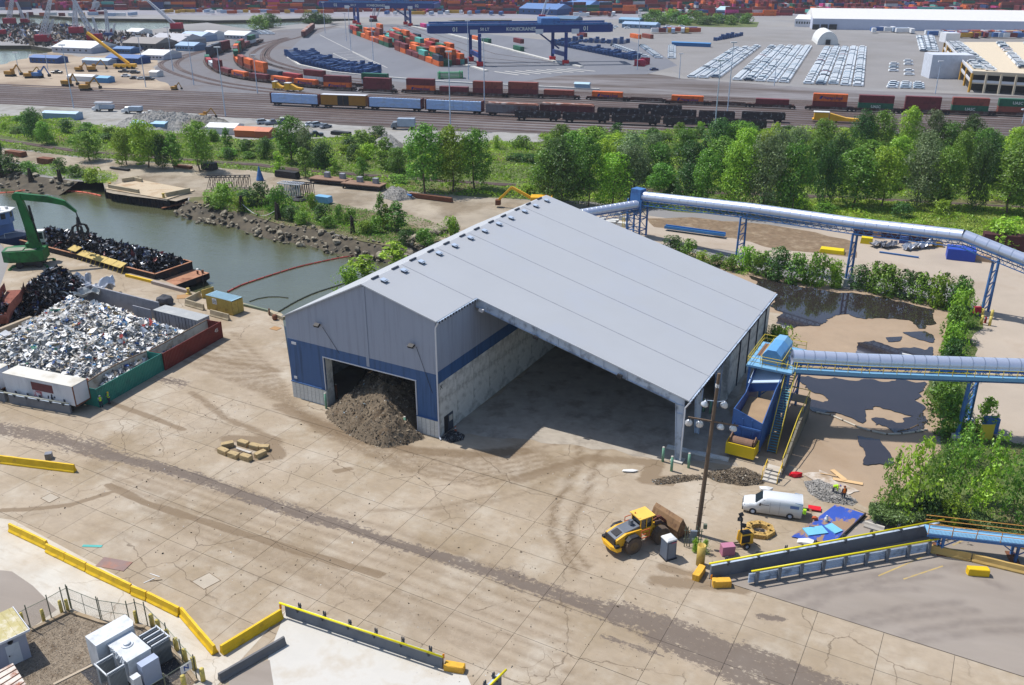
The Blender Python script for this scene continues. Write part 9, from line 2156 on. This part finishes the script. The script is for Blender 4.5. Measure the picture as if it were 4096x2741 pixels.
for i,(x,y,s,lab) in enumerate(((620,790,1,"yellow excavator on the gravel heap, left one"),(790,830,1,"dark yellow excavator beside the tracks, right one"),(100,700,1,"excavator at the left edge of the sand"),(270,715,.9,"small yellow excavator on the sand"),(350,715,1,"blue machine on the sand"),(850,655,1,"rusty yellow machine heap on the sand"),(730,655,.8,"small yellow loader on the sand"),(1600,825,.6,"small dark machine beside the curved tracks"),(1865,1090,.7,"backhoe with orange roof on the gravel strip"))):
 p = W(0,0,x,y); o = thing("excavator",lab,"excavator",(p.x,p.y,0),R.uniform(-.5,.5)); o.scale = (s,s,s); mm = mat("dirty_yellow",K(186,140,64),rough=.8,var=.2) if "blue" not in lab else mCB1
 for yy in (-1.2,1.2):MB().box(0,yy,0,4,.7,.9).out("crawler",mBlack,o)
 MB().box(-.5,0,1.0,4,2.7,1.5).out("upper_body",mm,o); MB().box(.7,.8,2.4,1.5,1.1,1.1).out("cab",mm,o); g = MB(); g.bar((1,0,2),(4.5,0,5.5),.5); g.bar((4.5,0,5.5),(6.5,0,2),.4); g.out("digger_arm",mm,o); MB().box(6.5,0,.8,1,1.2,1.2).out("bucket",mBlack,o)
def truss(lab,a,b,w,h,m,z=0):
 o = thing("steel_truss",lab,"truss",(0,0,0)); d = b - a; s = Vector((-d.y,d.x,0)).normalized()*w/2; g = MB(); n = 9
 for u in (s,-s):
  for z2 in (z,z + h):g.bar(a + u + Vector((0,0,z2)),b + u + Vector((0,0,z2)),.18)
  for i in range(n):p,q2 = a + d*(i/n) + u,a + d*((i + 1)/n) + u; g.bar(p + Vector((0,0,z)),q2 + Vector((0,0,z + h)),.1); g.bar(q2 + Vector((0,0,z)),q2 + Vector((0,0,z + h)),.1)
 for i in range(n + 1):p = a + d*(i/n) + Vector((0,0,z + h)); g.bar(p - s,p + s,.12)
 g.out("truss_frame",m,o)
truss("black steel truss lying behind the concrete dock",W(0,1,1900,165),W(0,1,2290,160),2.2,3.2,mBlack); truss("white painted truss frame beside the creek bushes",W(1,1,230,225),W(1,1,430,245),2.4,3.4,mTrim); truss("black truss right behind the white truss",W(1,1,330,215),W(1,1,515,235),2.0,3.2,mBlack)
p = W(1,1,38,85); tag(MB().lathe([(1.0,0),(1.0,.3),(.12,3.7)],12,p.x,p.y,0).out("blue_cone",mCB1),"tall blue cone standing in the grass beside the dirt road","cone")
for c,x,y,L2,wd,h,mm,nm,lab in ((1,1600,265,12,.8,1.0,mRust,"rusty_girder","long rusty girder at the end of the dirt road"),(1,290,60,7,2,1.6,mBlack,"scrap_heap","dark scrap frame tilted in the grass"),(1,620,290,4,2,1.5,mCB2,"blue_plate","pale blue and rust steel pieces by the tyre"),(0,430,1500 - 1567,5,2.4,1.5,mRust,"rusty_skip","rusty open skip on the dirt road at the left"),(0,150,1430 - 1567,7,2.2,1.3,mRust,"machine_wreck","rusty machine wreck at the left edge of the road"),(0,1680,1540 - 1567,6,1.2,.6,mRust,"steel_scrap","rusty steel scrap lying beside the road"),(0,1920,1555 - 1567,4,2.4,1.8,mBlack,"dark_bin","dark bin at the roadside"),(0,1100,-10,7,1.0,.4,mBlack,"beam_stack","stack of dark beams beside the dirt road"),(1,780,-330 - 0,7,2.2,1.0,mBlack,"flat_trailer","loaded flat trailer on the gravel strip")):
 p = W(c,1,x,y); o = MB().box(0,0,.2,L2,wd,h,top=.95).out(nm,mm); o.location = p; o.rotation_euler = (0,0,-.45); tag(o,lab,nm.split("_")[-1])
p = W(1,1,405,270); o = MB().lathe([(1.5,0),(1.9,.4),(1.5,.8),(.9,.8),(.9,0)],16).out("old_tyre",mBlack); o.location = p; tag(o,"big old tyre lying at the creek bank below the white truss","tyre")
a,b = W(1,1,1315,205,.9),W(1,1,1425,225,.9); tag(MB().cyl(a,b,.3,.3,8).out("blue_pipe",mCB1),"bright blue pipe on the rubble heap at the road","pipe")
p = W(1,1,2180,380); o = thing("excavator","yellow excavator arm reaching over the slab behind the shed","excavator",(p.x + 9,p.y + 4,0),math.pi - .1); MB().box(-2,0,.9,5,3,2).out("upper_body",mLY,o); [MB().box(-2,y,0,5,.8,.9).out("crawler",mBlack,o) for y in (-1.3,1.3)]; MB().bar((0,0,2.2),(5,0,4.8),.6).out("boom",mLY,o); MB().bar((5,0,4.8),(8,0,1.8),.5).out("stick",mLY,o); MB().box(8.2,0,.6,1.2,1.4,1.2).out("bucket",mRust,o)
for i in range(7):p = W(2,1,960,500) + Vector((R.uniform(-6,6),R.uniform(-2,6),0)); block("pale concrete block in the stack behind the blue tower, %s" % ordn(i),p.x,p.y,.1 + .8*(i > 4),2.4,1.1,.8,-.4 + R.uniform(-.2,.2),mPanel,group="blocks behind the tower")
strip("container_wall",[W(3,1,780,575),W(3,1,1500,640)],2.5,mat("dark_maroon_wall",K(80,44,48)),1.5,3.0)
strip("container_wall",[W(3,1,1950,690),W(3,1,2500,740)],2.5,mat("dark_maroon_wall"),1.5,3.0)
for c,x,y,lab in ((1,690,115,"rusty barge platform with grey boxes, left of two in the grass"),(1,990,160,"rusty barge platform with grey boxes, right of two in the grass")):
 p = W(c,1,x,y); o = thing("platform",lab,"platform",p,-.35); MB().box(0,0,1.2,11,4,.25).out("deck_plate",mat("platform_tan",K(150,120,100),rough=.9,var=.3),o); [MB().box(u,v,0,.3,.3,1.2).out("leg",mBlack,o) for u in (-5,0,5) for v in (-1.7,1.7)]; MB().box(0,0,.5,10.5,3.4,.5).out("under_frame",mBlack,o); [MB().box(u,.8,1.45,1.3,1.2,1.3).out("grey_box",mGry,o) for u in (-1.5,3)]
cp = [tuple(W(0,0,x,y)[:2]) for x,y in ((-200,235),(500,225),(900,290),(1100,320),(1400,330),(1700,300),(1900,330),(1500,470),(1000,480),(300,420),(-200,350))]
P_ = np.stack([RG.uniform(-420,-60,16000),RG.uniform(540,790,16000)],1); P_ = P_[edge_dist(P_,cp) > 0]; hh_ = np.clip(nfield(P_,.02,3),0,1)*9 + .8
place(shard_mesh("yard_clutter",np.concatenate([P_,(hh_*RG.uniform(.1,1,len(P_)))[:,None]],1),RG.choice([.8,1.6,2.6],len(P_)),pal((K(90,76,66),K(60,60,66),K(150,130,110),K(220,220,224),K(60,96,150),K(170,50,60)),(8,7,6,4,1.5,1.5),len(P_),.2),mVC,.4),"yard_clutter",kind="stuff")
g = MB()
for c,x0,x1,y,n_ in ((3,950,1350,300,8),(3,1500,2343,330,26),(3,1650,2343,345,20),(2,1320,1680,300,12),(2,560,950,150,14),(2,850,1000,90,12),(0,1500,2300,125,14),(1,0,700,125,12),(1,1200,2300,135,16),(0,200,1300,150,12)):
 for i in range(n_):p = W(c,0,x0 + (x1 - x0)*i/n_ + rr.uniform(-15,15),y + rr.uniform(-8,8)); g.col(K(*rr.choice(((230,232,236),(230,232,236),(170,190,216),(70,110,170),(210,160,60),(190,90,60),(120,50,56))))); g.box(p.x,p.y,.8,rr.choice((5,9,12)),2.6,2.8,rz=rr.choice((0,0,1.4)))
g.out("distant_trailers",mat("far_container_paint",(1,1,1),rough=.7,vc=True,var=.1,vs=.1),kind="stuff")
for i,(c,x,y) in enumerate([(2,1230 + k*70,205 + (k % 3)*12) for k in range(14)] + [(1,520 + k*45,215) for k in range(3)] + [(1,30,270),(1,130,255)]):p = W(c,0,x,y); tree(("bush3","bush")[i % 2],p.x,p.y,R.uniform(5,10),R.uniform(12,20),"far tree clump at the terminal edge, %s from the left of its row" % ordn(i),name="tree",cat="tree")
lay("far_grass",[tuple(W(2,0,x,y)[:2]) for x,y in ((1180,195),(1500,190),(2050,190),(2260,205),(2240,250),(1900,250),(1500,235))],mSoil,.1,amp=0)
# haze
hz = MB().box(0,640,-6,3000,1500,62).out("haze",None)
mh = bpy.data.materials.new("haze"); mh.use_nodes = True; nt = mh.node_tree; nt.nodes.clear(); o_ = nt.nodes.new("ShaderNodeOutputMaterial"); v_ = nt.nodes.new("ShaderNodeVolumePrincipled"); v_.inputs["Color"].default_value = (.82,.88,1,1); v_.inputs["Density"].default_value = .00008; nt.links.new(v_.outputs[0],o_.inputs["Volume"]); hz.data.materials.append(mh); hz["kind"] = "stuff"
